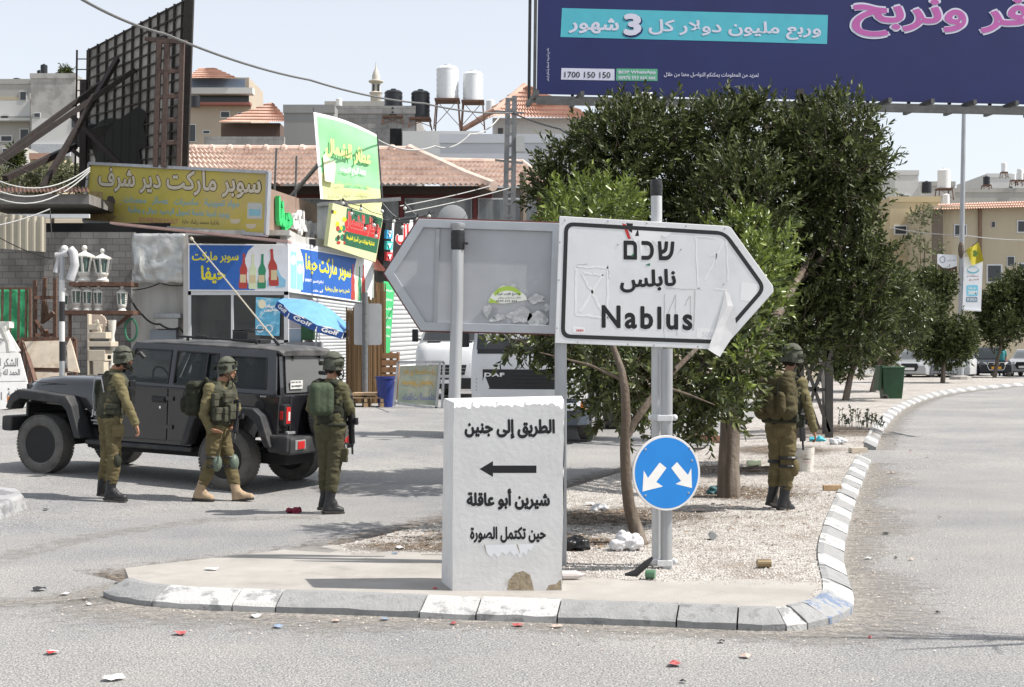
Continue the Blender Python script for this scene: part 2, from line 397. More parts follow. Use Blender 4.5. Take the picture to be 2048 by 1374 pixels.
M_block = mat('grey_block', (.34, .325, .31), .9, .18, 3, .3, 30)
M_galv = mat('galvanised_steel', (.36, .37, .385), .42, .16, 14, .05, 60, metal=.55, streak=True)
M_black = flat('black_plastic', (.018, .018, .02), .45)
M_blk = flat('black_lettering', (.012, .012, .014), .5, var=0)
M_white = flat('white_lettering', (.78, .78, .78), .5, var=0)
M_red = flat('red_paint', (.5, .03, .03), .45)
M_rust = mat('rusty_steel', (.12, .065, .045), .75, .35, 12, .2, 60)
M_dark = flat('dark_void', (.012, .012, .013), .8)
M_wood = mat('pale_wood', (.40, .27, .15), .75, .25, 18, .1, 60, streak=True)
def sheet(name, x0, x1, y0, y1, st, m, dz, kind='structure', zf=gz):
    xs = np.arange(x0, x1 + st, st); ys = np.arange(y0, y1 + st, st)
    V = [(x, y, zf(x, y) + dz) for y in ys for x in xs]; nx = len(xs)
    F = [(j * nx + i, j * nx + i + 1, (j + 1) * nx + i + 1, (j + 1) * nx + i) for j in range(len(ys) - 1) for i in range(nx - 1)]
    o = npmesh(name, V, F, m, None); o.data.polygons.foreach_set('use_smooth', [True] * len(F)); tag(o, None, None, None, kind); OFF[o.name] = Vector((0, 0, 0)); return o
def hillz(x, y):
    f = min(1, max(0, (25 - x) / 40)); f = f * f * (3 - 2 * f)
    a = min(1, max(0, (y - 58) / 24)); a = a * a * (3 - 2 * a); b = min(1, max(0, (y - 82) / 80))
    return -.12 + f * (9.2 * a + 11 * b) + max(0, y - 170) * .03 * f
sheet('ground', -240, 360, -40, 640, 8, M_dirt, 0, zf=hillz)
sheet('road', -40, 60, -6, 126, 1.0, M_asph, 0)
# island outline (outer foot of its kerb), sighted along the ground
front = [(206, 1194), (235, 1204), (300, 1214), (420, 1222), (560, 1227), (740, 1233), (900, 1240), (1060, 1246), (1200, 1251), (1340, 1256), (1450, 1261), (1550, 1264), (1620, 1260), (1668, 1248), (1698, 1234)]
right1 = [(1708, 1216), (1704, 1190), (1694, 1160), (1688, 1130), (1690, 1095), (1697, 1060), (1706, 1025), (1717, 990), (1730, 955), (1742, 925)]
right2 = [(1752, 900), (1763, 872), (1778, 848), (1797, 828), (1822, 812), (1855, 799), (1895, 789), (1945, 781.5), (2000, 776), (2060, 771.5), (2130, 767)]
leftb = [(250, 1166), (345, 1154), (470, 1139), (600, 1123), (690, 1113), (800, 1085), (940, 1050), (1100, 1005), (1250, 958), (1400, 914), (1470, 871), (1535, 828), (1580, 796), (1640, 774), (1760, 757), (1900, 749)]
def smooth(pts, n=6):
    out = []; p = [pts[0]] + list(pts) + [pts[-1]]
    for i in range(1, len(p) - 2):
        for k in range(n):
            t = k / n; a, b, c, d = p[i - 1:i + 3]
            out.append(.5 * ((2 * b) + (c - a) * t + (2 * a - 5 * b + 4 * c - d) * t * t + (3 * b - a - 3 * c + d) * t ** 3))
    return out + [pts[-1]]
def resamp(pts, st):
    L = [0]
    for a, b in zip(pts, pts[1:]): L.append(L[-1] + (b - a).length)
    n = max(2, int(L[-1] / st)); out = []
    for i in range(n + 1):
        t = L[-1] * i / n; k = min(max(np.searchsorted(L, t), 1), len(L) - 1); f = (t - L[k - 1]) / max(L[k] - L[k - 1], 1e-6)
        out.append(pts[k - 1].lerp(pts[k], f))
    return out
KW, KH = .22, .124
M_kg = mat('bare_kerb_concrete', (.262, .263, .262), .85, .18, 7, .35, 50, col2=(.17, .17, .17), thr=(.54, .68), s2=7)
M_kw = mat('worn_white_kerb_paint', (.46, .455, .445), .7, .05, 5, .35, 50, col2=(.25, .25, .25), thr=(.52, .60), s2=6)
M_kb = mat('flaking_blue_kerb_paint', (.29, .29, .29), .85, .15, 7, .3, 50, col2=(.15, .19, .27), thr=(.52, .58), s2=7)
def perp(path, i):
    d = (path[min(i + 1, len(path) - 1)] - path[max(i - 1, 0)]); d.z = 0; d.normalize(); return Vector((-d.y, d.x, 0))
def kerb(path, breaks):                            # breaks: list of (length along, colour)
    L = [0]
    for a, b in zip(path, path[1:]): L.append(L[-1] + (b - a).length)
    mb = MB(); prof = [(0, -.06), (.0, .045), (.03, .062), (KW - .05, KH), (KW, KH + .004), (KW, -.06)]
    def at(t):
        k = min(max(np.searchsorted(L, t), 1), len(L) - 1); f = (t - L[k - 1]) / max(L[k] - L[k - 1], 1e-6)
        return path[k - 1].lerp(path[k], f), perp(path, k - 1).lerp(perp(path, k), f)
    t0 = 0
    for t1, c in breaks:
        t1 = min(t1, L[-1]);
        if t1 - t0 < .05: break
        n = max(2, int((t1 - t0) / .12)); vs = []; jit = random.uniform(-.006, .006)
        for i in range(n + 1):
            p, q = at(t0 + .006 + (t1 - t0 - .012) * i / n)
            for d, z in prof: vs.append(p + q * d + Vector((0, 0, z + jit + (random.uniform(-.006, .006) if 0 < z < .08 else random.uniform(-.002, .002)))))
        m = len(prof); mb.cm = c
        mb.add(vs, [(i * m + k, i * m + k + 1, (i + 1) * m + k + 1, (i + 1) * m + k) for i in range(n) for k in range(m - 1)] + [tuple(range(m))[::-1], tuple(range(n * m, n * m + m))])
        t0 = t1
    return mb
fr = resamp(smooth([G(*p) for p in front + right1]), .08)
fx = [205, 288, 455, 545, 817, 945, 1095, 1330, 1462, 1555, 1605, 1655]; fc = [0, 1, 1, 0, 1, 1, 0, 0, 0, 1, 0]
def along(path, px, stop=None):
    t = 0
    for a, b in zip(path, path[1:]):
        if a.x / a.y * FPX + 1024 >= px: return t
        t += (b - a).length
    return t
br = [(along(fr, x), c) for x, c in zip(fx[1:], fc)]
t = br[-1][0] + .62; br.append((t, 2)); k = 1
while t < 40: t += .66; br.append((t, k % 2)); k += 1
mats_k = [M_kg, M_kw, M_kb]
ko = kerb(fr, br).build('kerb', mats_k); tag(ko, None, None, None, 'structure')
r2 = resamp(smooth([G(*p) for p in right2]), .15); bb = []; t = .9; bb.append((t, 0)); k = 1
while t < 60: t += .80; bb.append((t, k % 2)); k += 1
ko = kerb(r2, bb).build('kerb', mats_k); tag(ko, None, None, None, 'structure')
lb = resamp(smooth([G(x, y, 0) for x, y in leftb]), .25)
inner = [p + perp(fr, i) * (KW - .01) for i, p in enumerate(fr)] + [p + perp(r2, i) * (KW - .01) for i, p in enumerate(r2)]
def island(name, poly, m, dz, sub=.5):
    bm = bmesh.new(); vs = [bm.verts.new((p.x, p.y, 0)) for p in poly]; es = [bm.edges.new((vs[i], vs[(i + 1) % len(vs)])) for i in range(len(vs))]
    bmesh.ops.triangle_fill(bm, use_beauty=True, edges=es)
    for _ in range(5):
        lo = [e for e in bm.edges if e.calc_length() > 1.6]
        if not lo: break
        bmesh.ops.subdivide_edges(bm, edges=lo, cuts=1); bmesh.ops.triangulate(bm, faces=bm.faces)
    bo = [e for e in bm.edges if len(e.link_faces) == 1]
    r = bmesh.ops.extrude_edge_only(bm, edges=bo); low = {v for v in r['geom'] if isinstance(v, bmesh.types.BMVert)}
    for v in bm.verts: v.co.z = gz(v.co.x, v.co.y) + (dz if v not in low else -.1)
    bmesh.ops.recalc_face_normals(bm, faces=bm.faces)
    me = bpy.data.meshes.new(name); bm.to_mesh(me); bm.free(); me.materials.append(m)
    o = bpy.data.objects.new(name, me); COL.objects.link(o); tag(o, None, None, None, 'structure'); OFF[o.name] = Vector((0, 0, 0)); return o
island('gravel_bed', inner + lb[::-1], M_grav, .112)
# concrete apron at the tip of the island, laid 5 mm proud of the gravel bed
nF = sum(1 for p in fr if p.x / p.y * FPX + 1024 < 1648 and p.y < 10.4)
apron = [p + perp(fr, i) * (KW - .02) for i, p in enumerate(fr) if i < along(fr, 1650) / .08] + [G(1640, 1168, .11), G(1500, 1160, .11), G(1330, 1166, .11), G(1180, 1158, .11), G(1120, 1140, .11), G(900, 1110, .11), G(790, 1105, .11), G(700, 1110, .11)] + [p for p in lb[::-1] if p.y < G(690, 1113).y]
island('pavement', apron, M_conc, .119)
def ribbon(name, path, w0, w1, m, dz, side=-1, fin=None, n=5):
    V = []; fd = []
    for i, p in enumerate(path):
        q = perp(path, i) * side; ww = (w1(i) if callable(w1) else w1)
        for k in range(n + 1):
            t = k / n; a = p + q * (w0 + (ww - w0) * t); V.append((a.x, a.y, gz(a.x, a.y) + dz)); fd.append((fin(t) if fin else 1 - t) * .62)
    F = [(i * (n + 1) + k, i * (n + 1) + k + 1, (i + 1) * (n + 1) + k + 1, (i + 1) * (n + 1) + k) for i in range(len(path) - 1) for k in range(n)]
    o = npmesh(name, V, F, m, None); attr_fade(o, fd); tag(o, None, None, None, 'structure'); OFF[o.name] = Vector((0, 0, 0)); return o
ribbon('roadside_dust', resamp(fr, .25), -.02, lambda i: 1.0 + .35 * math.sin(i * .31) + .2 * math.sin(i * .9), M_dust, .005)
ribbon('roadside_dust', resamp(r2, .4), -.02, .8, M_dust, .005)
ribbon('roadside_dust', [G(x, y) for x, y in [(-60, 1215), (60, 1205), (150, 1195), (260, 1172), (345, 1156)]], -.45, .5, M_dust, .005, 1, lambda t: 1 - abs(2 * t - 1))
ribbon('roadside_dust', [G(x, y) for x, y in [(-80, 1140), (60, 1105), (200, 1072), (420, 1040), (640, 1035)]], -.5, .6, M_dust, .005, 1, lambda t: .75 - .75 * abs(2 * t - 1))
ribbon('gutter_dirt', resamp(lb, .4)[:44], .05, 1.1, M_litt, .006, 1, lambda t: 1.05 - .8 * t)
def patch(name, c, rx, ry, m, dz, base=.112, amp=.7):
    V = [(c.x, c.y, 0)]; fd = [amp]; n = 28
    for r_ in (.35, .7, 1):
        for k in range(n):
            a = 2 * math.pi * k / n; V.append((c.x + rx * r_ * math.cos(a), c.y + ry * r_ * math.sin(a), 0)); fd.append(amp * (1 - r_))
    V = [(x, y, gz(x, y) + base + dz) for x, y, _ in V]
    me = bpy.data.meshes.new(name); fs = [(0, 1 + k, 1 + (k + 1) % n) for k in range(n)] + [(1 + j * n + k, 1 + (j + 1) * n + k, 1 + (j + 1) * n + (k + 1) % n, 1 + j * n + (k + 1) % n) for j in range(2) for k in range(n)]
    me.from_pydata(V, [], fs); me.materials.append(m); o = bpy.data.objects.new(name, me); COL.objects.link(o); attr_fade(o, fd); tag(o, None, None, None, 'structure')
for x, y, a, b in ((1240, 1030, 1.6, 1.3), (1020, 1078, 1.5, .9), (850, 1094, 1.3, .55), (1110, 1040, 1.5, .9), (1180, 1085, .9, .45), (1470, 985, 1.5, 1.6), (1400, 940, 1.6, 1.5), (1660, 860, 1.8, 3), (1560, 900, 1.5, 2)): patch('leaf_dirt', G(x, y, .112), a, b, M_litt, .004 + .001 * (x % 7), amp=.85)
# loose gravel stones and fallen leaves (countless)
def inpoly(x, y, poly):
    c = False; j = len(poly) - 1
    for i in range(len(poly)):
        a, b = poly[i], poly[j]
        if (a.y > y) != (b.y > y) and x < (b.x - a.x) * (y - a.y) / (b.y - a.y) + a.x: c = not c
        j = i
    return c
isl = resamp(inner + [inner[-1], lb[-1]] + lb[::-1], .3); apr = apron[::3]
V = []; F = []; T = np.array([(1, 0, -.4), (-.5, .87, -.4), (-.5, -.87, -.4), (0, 0, .7)])
cnt = 0
while cnt < 9000:
    y = 10.5 + 14 * random.random() ** 1.5; x = random.uniform(-1.5, 5.5)
    if not inpoly(x, y, isl) or inpoly(x, y, apr): continue
    s = random.uniform(.006, .016); a = random.uniform(0, 6.3); ca, sa = math.cos(a), math.sin(a)
    q = T * s * rng.uniform(.7, 1.3, (4, 1)); k = len(V)
    for t_ in q: V.append((x + t_[0] * ca - t_[1] * sa, y + t_[0] * sa + t_[1] * ca, gz(x, y) + .117 + t_[2]))
    F += [(k, k + 1, k + 3), (k + 1, k + 2, k + 3), (k + 2, k, k + 3)]; cnt += 1
def isleramp(name, stops, rough=.85):
    m = bpy.data.materials.new(name); m.use_nodes = True; n = m.node_tree.nodes; l = m.node_tree.links
    g = n.new('ShaderNodeNewGeometry'); r = n.new('ShaderNodeValToRGB'); e = r.color_ramp.elements
    e[0].color = (*stops[0], 1); e[1].color = (*stops[-1], 1)
    for i, c in enumerate(stops[1:-1]): k = e.new((i + 1) / (len(stops) - 1)); k.color = (*c, 1)
    l.new(g.outputs['Random Per Island'], r.inputs[0]); l.new(r.outputs[0], n['Principled BSDF'].inputs['Base Color']); n['Principled BSDF'].inputs['Roughness'].default_value = rough
    return m
o = npmesh('loose_gravel', V, F, isleramp('gravel_stones', [(.2, .18, .16), (.36, .335, .31), (.5, .48, .45)]), None); tag(o, 'loose white gravel covering the traffic island', 'gravel', None, 'stuff')
V = []; F = []
def scatter_leaf(x, y, z, s):
    a = random.uniform(0, 6.3); ca, sa = math.cos(a), math.sin(a); k = len(V); t = random.uniform(0, .4)
    for u, v, h in ((-1, 0, 0), (0, .38, t), (1, 0, .1), (0, -.38, t * .5)): V.append((x + s * (u * ca - v * sa), y + s * (u * sa + v * ca), z + s * h))
    F.append((k, k + 1, k + 2, k + 3))
for cx, cy, sx, sy, n_ in ((1240, 1040, 1.2, .9, 420), (1000, 1080, .9, .5, 220), (1200, 1090, .8, .35, 200), (1470, 985, 1.1, 1.2, 420), (1400, 930, 1.2, 1.2, 300), (1650, 870, 1.3, 2.5, 260), (1580, 1010, .9, 1.5, 140), (840, 1075, .8, .5, 160), (1700, 760, 2, 6, 120)):
    c = G(cx, cy, .11)
    for _ in range(n_):
        x = random.gauss(c.x, sx * .6); y = random.gauss(c.y, sy * .6); scatter_leaf(x, y, gz(x, y) + (.122 if inpoly(x, y, isl) else .01), random.uniform(.018, .04))
o = npmesh('leaf_litter', V, F, isleramp('dead_leaves', [(.05, .035, .025), (.16, .09, .05), (.3, .2, .12), (.1, .07, .05), (.36, .3, .22)]), None); tag(o, 'dead brown leaves strewn under the island trees', 'leaves', None, 'stuff')
V = []; F = []
for _ in range(1500):                              # grit on the roadway along the kerb
    i = random.randrange(len(fr)); q = perp(fr, i); d = abs(random.gauss(0, .45)) + .02; x = fr[i].x - q.x * d; y = fr[i].y - q.y * d; s = random.uniform(.003, .011); k = len(V)
    for u, v, h in ((1, 0, 0), (-.5, .9, 0), (-.5, -.9, 0), (0, 0, .9)): V.append((x + u * s, y + v * s, gz(x, y) + .006 + h * s))
    F += [(k, k + 1, k + 3), (k + 1, k + 2, k + 3), (k + 2, k, k + 3)]
o = npmesh('road_grit', V, F, isleramp('grit', [(.12, .1, .09), (.35, .3, .27), (.5, .46, .42)]), None); tag(o, 'small stones and grit along the foot of the kerb', 'grit', None, 'stuff')
# broken kerb end on the far left
lk = [G(-120, 1050), G(-40, 1046), G(10, 1036), G(54, 1016), G(40, 1002), G(-30, 996)]
mb = MB(); top = [p + Vector((0, 0, .16)) for p in lk]; c = sum(lk, Vector()) / 6
top = [t.lerp(Vector((c.x, c.y, t.z)), .12) for t in top]
mb.add(lk + top, [tuple(range(6, 12))] + [(i, (i + 1) % 6, 6 + (i + 1) % 6, 6 + i) for i in range(6)])
o = mb.build('kerb', mat('worn_kerb', (.33, .33, .335), .85, .15, 6, .3, 40, col2=(.17, .17, .18), thr=(.52, .62), s2=3), bevel=.03); tag(o, None, None, None, 'structure')
# ---------------------------------------------------------------- concrete barrier block with painted writing
bc = [G(905, 1184, .11), G(1124, 1180, .11), G(1118, 1164, .11), G(883, 1166, .11)]
Yb = bc[0].y; bc[1].y = Yb; bc[1].z = bc[0].z
bar = thing('concrete_barrier', 'white painted concrete block with black arabic road writing and a left arrow', 'barrier', bc[0])
z1 = P(907, 812, Yb).z; zt = z1 + .028
def bf(x, y): return P(x, y, Yb)
ft_l = bf(908, 812); ft_r = bf(1129, 806)
mb = MB(); rag = []; random.seed(3)
n = 40
for i in range(n + 1):
    t = i / n; rag.append(ft_l.lerp(ft_r, t) + Vector((0, 0, random.uniform(-.022, .004) - (.03 if t > .96 else 0))))
rr = [bc[1].lerp(ft_r, t) + Vector((random.uniform(-.008, .004), 0, 0)) for t in np.linspace(.03, .94, 22)]
ll = [ft_l.lerp(bc[0], t) + Vector((random.uniform(-.004, .006), 0, 0)) for t in np.linspace(.04, .96, 20)]
outl = [bc[0], bc[1]] + rr + rag[::-1] + ll
mb.poly(outl)
ins = [p + Vector((random.uniform(-.003, .003), .035 + random.uniform(-.012, .02), .028 + (ft_l.z + (ft_r.z - ft_l.z) * i / n - p.z) * .6)) for i, p in enumerate(rag)]
k = len(mb.v); mb.add(rag + ins, [(i, i + 1, n + 2 + i, n + 1 + i) for i in range(n)])
tb_l = bc[3] + Vector((.02, 0, ins[0].z - bc[3].z + .02)); tb_r = bc[2] + Vector((.02, 0, ins[-1].z - bc[2].z + .02))
mb.poly([ins[0]] + ins[1:] + [tb_r, tb_l])
rb = [p + Vector((.006, .43, 0)) for p in rr]
mb.poly([bc[1]] + rr + [rag[-1], ins[-1], tb_r, bc[2]])
mb.poly([bc[0], bc[3], tb_l, ins[0], rag[0]] + ll)
mb.poly([bc[3], bc[2], tb_r, tb_l])
M_bar = mat('whitewashed_concrete', (.66, .655, .645), .85, .06, 5, .10, 25, col2=(.52, .50, .47), thr=(.6, .75), s2=4)
mb.build('block', M_bar, bar, world=True)
pb = Panel(bc[0].lerp(ft_l, 1), ft_r + Vector((0, 0, ft_l.z - ft_r.z + 0)), bc[0]); pb.o = bc[0].copy(); pb.n = Vector((0, -1, 0))
mb = MB()
pb.text(mb, 'الطريق إلى جنين', 929, 838, 1110, 878, .002, .055)
pb.text(mb, 'شيرين أبو عاقلة', 933, 977, 1100, 1020, .002, .055)
pb.text(mb, 'حين تكتمل الصورة', 940, 1053, 1092, 1086, .002, .05)
pb.shape(mb, [(959, 938), (986, 922), (986, 931), (1073, 931), (1073, 946), (986, 946), (986, 954)], .0014)
mb.build('writing', M_blk, bar, world=True)
mb = MB()
pb.shape(mb, [(964, 1090), (1068, 1088), (1062, 1102), (1056, 1098), (1052, 1112), (1046, 1104), (1040, 1118), (1034, 1106), (1028, 1112), (1020, 1102), (1012, 1110), (1004, 1104), (996, 1116), (988, 1106), (982, 1114), (972, 1104)], .003)
mb.build('torn_poster', flat('torn_paper', (.78, .79, .81), .7), bar, world=True)
mb = MB()
pb.shape(mb, [(1014, 1180), (1018, 1160), (1030, 1146), (1046, 1142), (1060, 1150), (1064, 1164), (1068, 1181)], .0025); pb.shape(mb, [(1092, 1180), (1098, 1170), (1112, 1168), (1122, 1158), (1123, 1180)], .0025)
for sx, sy in ((967, 1090), (1033, 1089)): pb.shape(mb, [(sx, sy), (sx + 3, sy), (sx + 8, sy + 22)], .005)
mb.build('exposed_patch', mat('bare_patch', (.33, .27, .19), .95, .35, 22, .3, 60), bar, world=True)
# ---------------------------------------------------------------- direction sign (front)
Ys = 11.38
def S(x, y): return P(x, y, Ys)
g0 = G(1318, 1160, .112)
sg = thing('direction_sign', 'white arrow-shaped direction sign to Nablus in hebrew, arabic and english on two posts', 'road sign', (g0.x, Ys, g0.z))
pn = Panel(S(1125, 437), S(1455, 437), S(1125, 690)); pn.n = Vector((0, -1, 0))
out = [(1119, 432), (1455, 452), (1462, 455), (1546, 572), (1547, 584), (1446, 697), (1436, 699), (1110, 686)]
M_sg = mat('scuffed_white_sheet', (.70, .71, .72), .42, .05, 3, .03, 20, col2=(.6, .61, .63), thr=(.55, .75), s2=2.4)
mb = MB(); pn.plate(mb, out, .035); mb.build('panel', M_sg, sg, bevel=.004, world=True)
def inset(pts, d, k):                               # rounded inner outline
    c = [Vector(p) for p in pts]; n = len(c); res = []
    for i in range(n):
        a, b, e = c[i - 1], c[i], c[(i + 1) % n]
        n1 = Vector((-(b - a).y, (b - a).x)).normalized(); n2 = Vector((-(e - b).y, (e - b).x)).normalized()
        m = (n1 + n2) / (1 + n1.dot(n2)); res.append((b + m * d, (b - a).normalized(), (e - b).normalized()))
    o = []
    for b, d1, d2 in res:
        p0 = b - d1 * k; p2 = b + d2 * k
        for t in np.linspace(0, 1, 7): o.append(tuple(p0 * (1 - t) ** 2 + b * 2 * t * (1 - t) + p2 * t * t))
    return o
bo = [(1119, 433), (1457, 453), (1546, 577), (1441, 698), (1111, 686)]
o1 = inset(bo, 10, 20); o2 = inset(bo, 18, 13)
mb = MB(); mb.holes(o1, [o2[::-1]], lambda u, v, d: pn.hit(u, v, .003) + pn.n * d, .001); mb.build('border', flat('sign_border', (.022, .022, .024), .45), sg, world=True)
mb = MB()
pn.text(mb, 'שכם', 1247, 481, 1349, 519, .004, .03, dy=2, space=1.25)
pn.text(mb, 'نابلس', 1240, 541, 1352, 586, .004, .035, dy=-4)
pn.text(mb, 'Nablus', 1203, 610, 1385, 656, .004, .032, dy=5, space=1.22)
mb.build('lettering', M_blk, sg, world=True)
mb = MB()
def stroke(pts, wd, off=.004):
    for (a, b) in zip(pts, pts[1:]):
        d = Vector((b[0] - a[0], b[1] - a[1])).normalized(); q = Vector((-d.y, d.x)) * wd / 2
        w0 = random.uniform(.6, 1.2); w1 = random.uniform(.6, 1.2)
        pn.shape(mb, [(a[0] + q.x * w0, a[1] + q.y * w0), (b[0] + q.x * w1, b[1] + q.y * w1), (b[0] - q.x * w1, b[1] - q.y * w1), (a[0] - q.x * w0, a[1] - q.y * w0)], off)
def wob(a, b, n, j): return [(a[0] + (b[0] - a[0]) * i / n + random.uniform(-j, j), a[1] + (b[1] - a[1]) * i / n + random.uniform(-j, j)) for i in range(n + 1)]
for a, b in (((1153, 533), (1152, 628)), ((1152, 628), (1216, 636)), ((1216, 636), (1216, 534)), ((1153, 533), (1216, 534)), ((1164, 545), (1204, 622)), ((1206, 548), (1160, 624)), ((1166, 545), (1206, 550))): stroke(wob(a, b, 9, 1.2), 5)
for a, b in (((1392, 472), (1396, 576)), ((1394, 472), (1432, 476)), ((1453, 480), (1457, 560)), ((1448, 482), (1410, 560)), ((1420, 512), (1434, 508)), ((1434, 508), (1432, 530)), ((1396, 577), (1404, 576)), ((1430, 577), (1456, 580))): stroke(wob(a, b, 8, 1), 3)
pn.shape(mb, [(1254, 449), (1330, 452), (1344, 466), (1330, 476), (1322, 470), (1316, 492), (1304, 480), (1296, 500), (1290, 482), (1282, 512), (1278, 480), (1270, 486), (1262, 470)], .0045)
pn.shape(mb, [(1482, 563), (1515, 568), (1512, 604), (1480, 600)], .003); pn.shape(mb, [(1146, 652), (1170, 655), (1169, 667), (1146, 665)], .003)
pn.shape(mb, [(1394, 655), (1440, 659), (1438, 682), (1393, 676)], .003)
mb.build('sticker_residue', flat('glue_residue', (.80, .805, .81), .6), sg, world=True)
mb = MB()
for a, b in (((1330, 588), (1328, 676)), ((1330, 577), (1390, 579)), ((1390, 579), (1388, 660)), ((1350, 590), (1332, 640)), ((1350, 588), (1354, 670)), ((1370, 610), (1380, 592)), ((1380, 592), (1384, 660)), ((1153, 530), (1175, 528)), ((1216, 530), (1218, 560))): stroke(wob(a, b, 6, 1), 1.6, .0042)
mb.build('glue_outline', flat('grey_glue', (.45, .45, .45), .7), sg, world=True)
mb = MB(); pn.shape(mb, [(1244, 446), (1252, 449), (1262, 478), (1256, 478)], .006)
mb.build('red_scrap', M_red, sg, world=True)
mb = MB(); pn.shape(mb, [(1252, 446), (1266, 447), (1264, 466), (1258, 462)], .005); pn.shape(mb, [(1276, 456), (1278, 472), (1270, 472)], .006); mb.build('black_scrap', M_blk, sg, world=True)
mb = MB(); pn.shape(mb, [(1261, 512), (1268, 506), (1266, 516)], .006); pn.shape(mb, [(1290, 530), (1300, 526), (1300, 532)], .006); mb.build('green_scrap', flat('green_scrap', (.03, .2, .1), .6), sg, world=True)
mb = MB(); pn.text(mb, '340404', 1152, 658, 1167, 664, .005, .02); mb.build('serial_number', M_red, sg, world=True)
mb = MB(); pn.text(mb, '500', 1404, 664, 1424, 675, .004, .02); mb.build('ghost_number', flat('ghost_number', (.62, .63, .65), .6), sg, world=True)
mb = MB()
for x, y in ((1130, 440), (1216, 442), (1294, 446), (1372, 452), (1450, 457), (1475, 494), (1502, 532), (1120, 484), (1118, 560), (1114, 656), (1156, 684), (1256, 688), (1308, 690), (1396, 693), (1362, 495 + 4), (1448, 568), (1236, 489)): mb.ball(pn.hit(x, y, .002), (.007, .004, .007), 6, 4)
mb.build('rivets', M_galv, sg, world=True)
mb = MB(); paper = [(1450, 580), (1458, 586), (1467, 612), (1473, 655), (1466, 672), (1448, 700), (1440, 714), (1430, 708), (1416, 699), (1430, 660), (1444, 612)]
o0 = [.006, .01, .03, .055, .05, .07, .085, .08, .07, .045, .02]; fr_ = [pn.hit(x, y, d) for (x, y), d in zip(paper, o0)]
mid = [pn.hit(1455, 612, .045), pn.hit(1450, 650, .02), pn.hit(1438, 690, .05)]
mb.add(fr_ + mid, [(0, 1, 11), (1, 2, 11), (2, 3, 12, 11), (3, 4, 12), (4, 5, 13, 12), (5, 6, 13), (6, 7, 13), (7, 8, 13), (8, 9, 13), (9, 12, 13), (9, 10, 11, 12), (10, 0, 11)])
mb.build('hanging_paper', mat('peeling_paper', (.74, .73, .73), .7, .08, 12, 0), sg, world=True)
mb = MB(); mb.bar(S(1122, 660) + Vector((0, .075, 0)), Vector((S(1122, 1100).x, Ys + .075, g0.z - .1)), .095, .06, up=(0, 1, 0)); mb.build('post', M_galv, sg, bevel=.006, world=True)
px = S(1317, 0).x; mb = MB(); mb.cyl((px, Ys + .085, g0.z - .1), (S(1315, 400).x, Ys + .085, S(0, 386).z), .045, n=20); mb.build('post', mat('pale_galvanised', (.5, .51, .52), .5, .12, 12, .05, 50, metal=.3, streak=True, col2=(.04, .04, .04), thr=(.66, .68), s2=9), sg, smooth=True, world=True)
mb = MB(); mb.tube([(S(1315, 0).x, Ys + .085, S(0, y).z) for y in (391, 386, 378, 370, 362, 357, 356)], [.044, .049, .047, .05, .046, .044, .02], 20); mb.build('taped_top', mat('black_tape', (.02, .02, .022), .35, .2, 30, .3, 60), sg, smooth=True, world=True)
# ---------------------------------------------------------------- blue keep-either-side sign on its own pole
Yd = 11.18
pd = Vector((S(1332, 0).x, Ys - .06, g0.z))
ds = thing('keep_sign', 'round blue sign with two white arrows pointing down left and down right', 'road sign', pd)
mb = MB(); mb.cyl((pd.x - .005, Ys - .06, g0.z - .1), (pd.x, Ys - .06, S(0, 697).z), .047, n=20); mb.build('pole', M_galv, ds, smooth=True, world=True)
pk = Panel(P(1267, 871, Yd), P(1400, 871, Yd), P(1267, 1021, Yd)); pk.n = Vector((.30, -1, 0)).normalized(); pk.o = P(1333, 946, Yd)
mb = MB(); pk.plate(mb, circ(1333, 946, 67.5, 75.5, 48), .022); mb.build('rim', mat('greyed_rim', (.62, .61, .6), .6, .1, 8), ds, bevel=.003, world=True)
mb = MB(); pk.shape(mb, circ(1333, 946, 63.5, 71, 48), .003); mb.build('disc', mat('blue_sheeting', (.015, .19, .55), .35, .06, 5), ds, world=True)
mb = MB()
pk.shape(mb, [(1319.5, 925), (1333, 936), (1312.5, 964), (1326, 973), (1285, 983), (1287.5, 941), (1296, 956)], .006)
pk.shape(mb, [(1354, 924), (1342.5, 936), (1362, 962), (1351, 968), (1384, 976), (1382.5, 936), (1376, 950)], .006)
mb.build('arrows', mat('white_arrow_sheet', (.7, .69, .67), .5, .06, 9), ds, world=True)
mb = MB()
for x, y in ((1291, 899), (1379, 896), (1291, 991), (1377, 986), (1384, 921)): mb.ball(pk.hit(x, y, .003), (.009, .006, .009), 7, 5)
mb.build('rivets', M_galv, ds, world=True)
for yc in (835, 1123):
    mb = MB(); c = S(1326, yc); 
    mb.box((c.x, Ys - .012, c.z), (.19, .035, .048)); mb.box((c.x + .005, Ys - .085, c.z), (.12, .05, .05))
    for sx in (-.1, .095): mb.ball((c.x + sx, Ys - .01, c.z), (.022, .03, .026), 8, 5)
    mb.build('clamp', mat('zinc_clamp', (.62, .63, .64), .4, .1, 20, metal=.3), ds, bevel=.006, world=True)
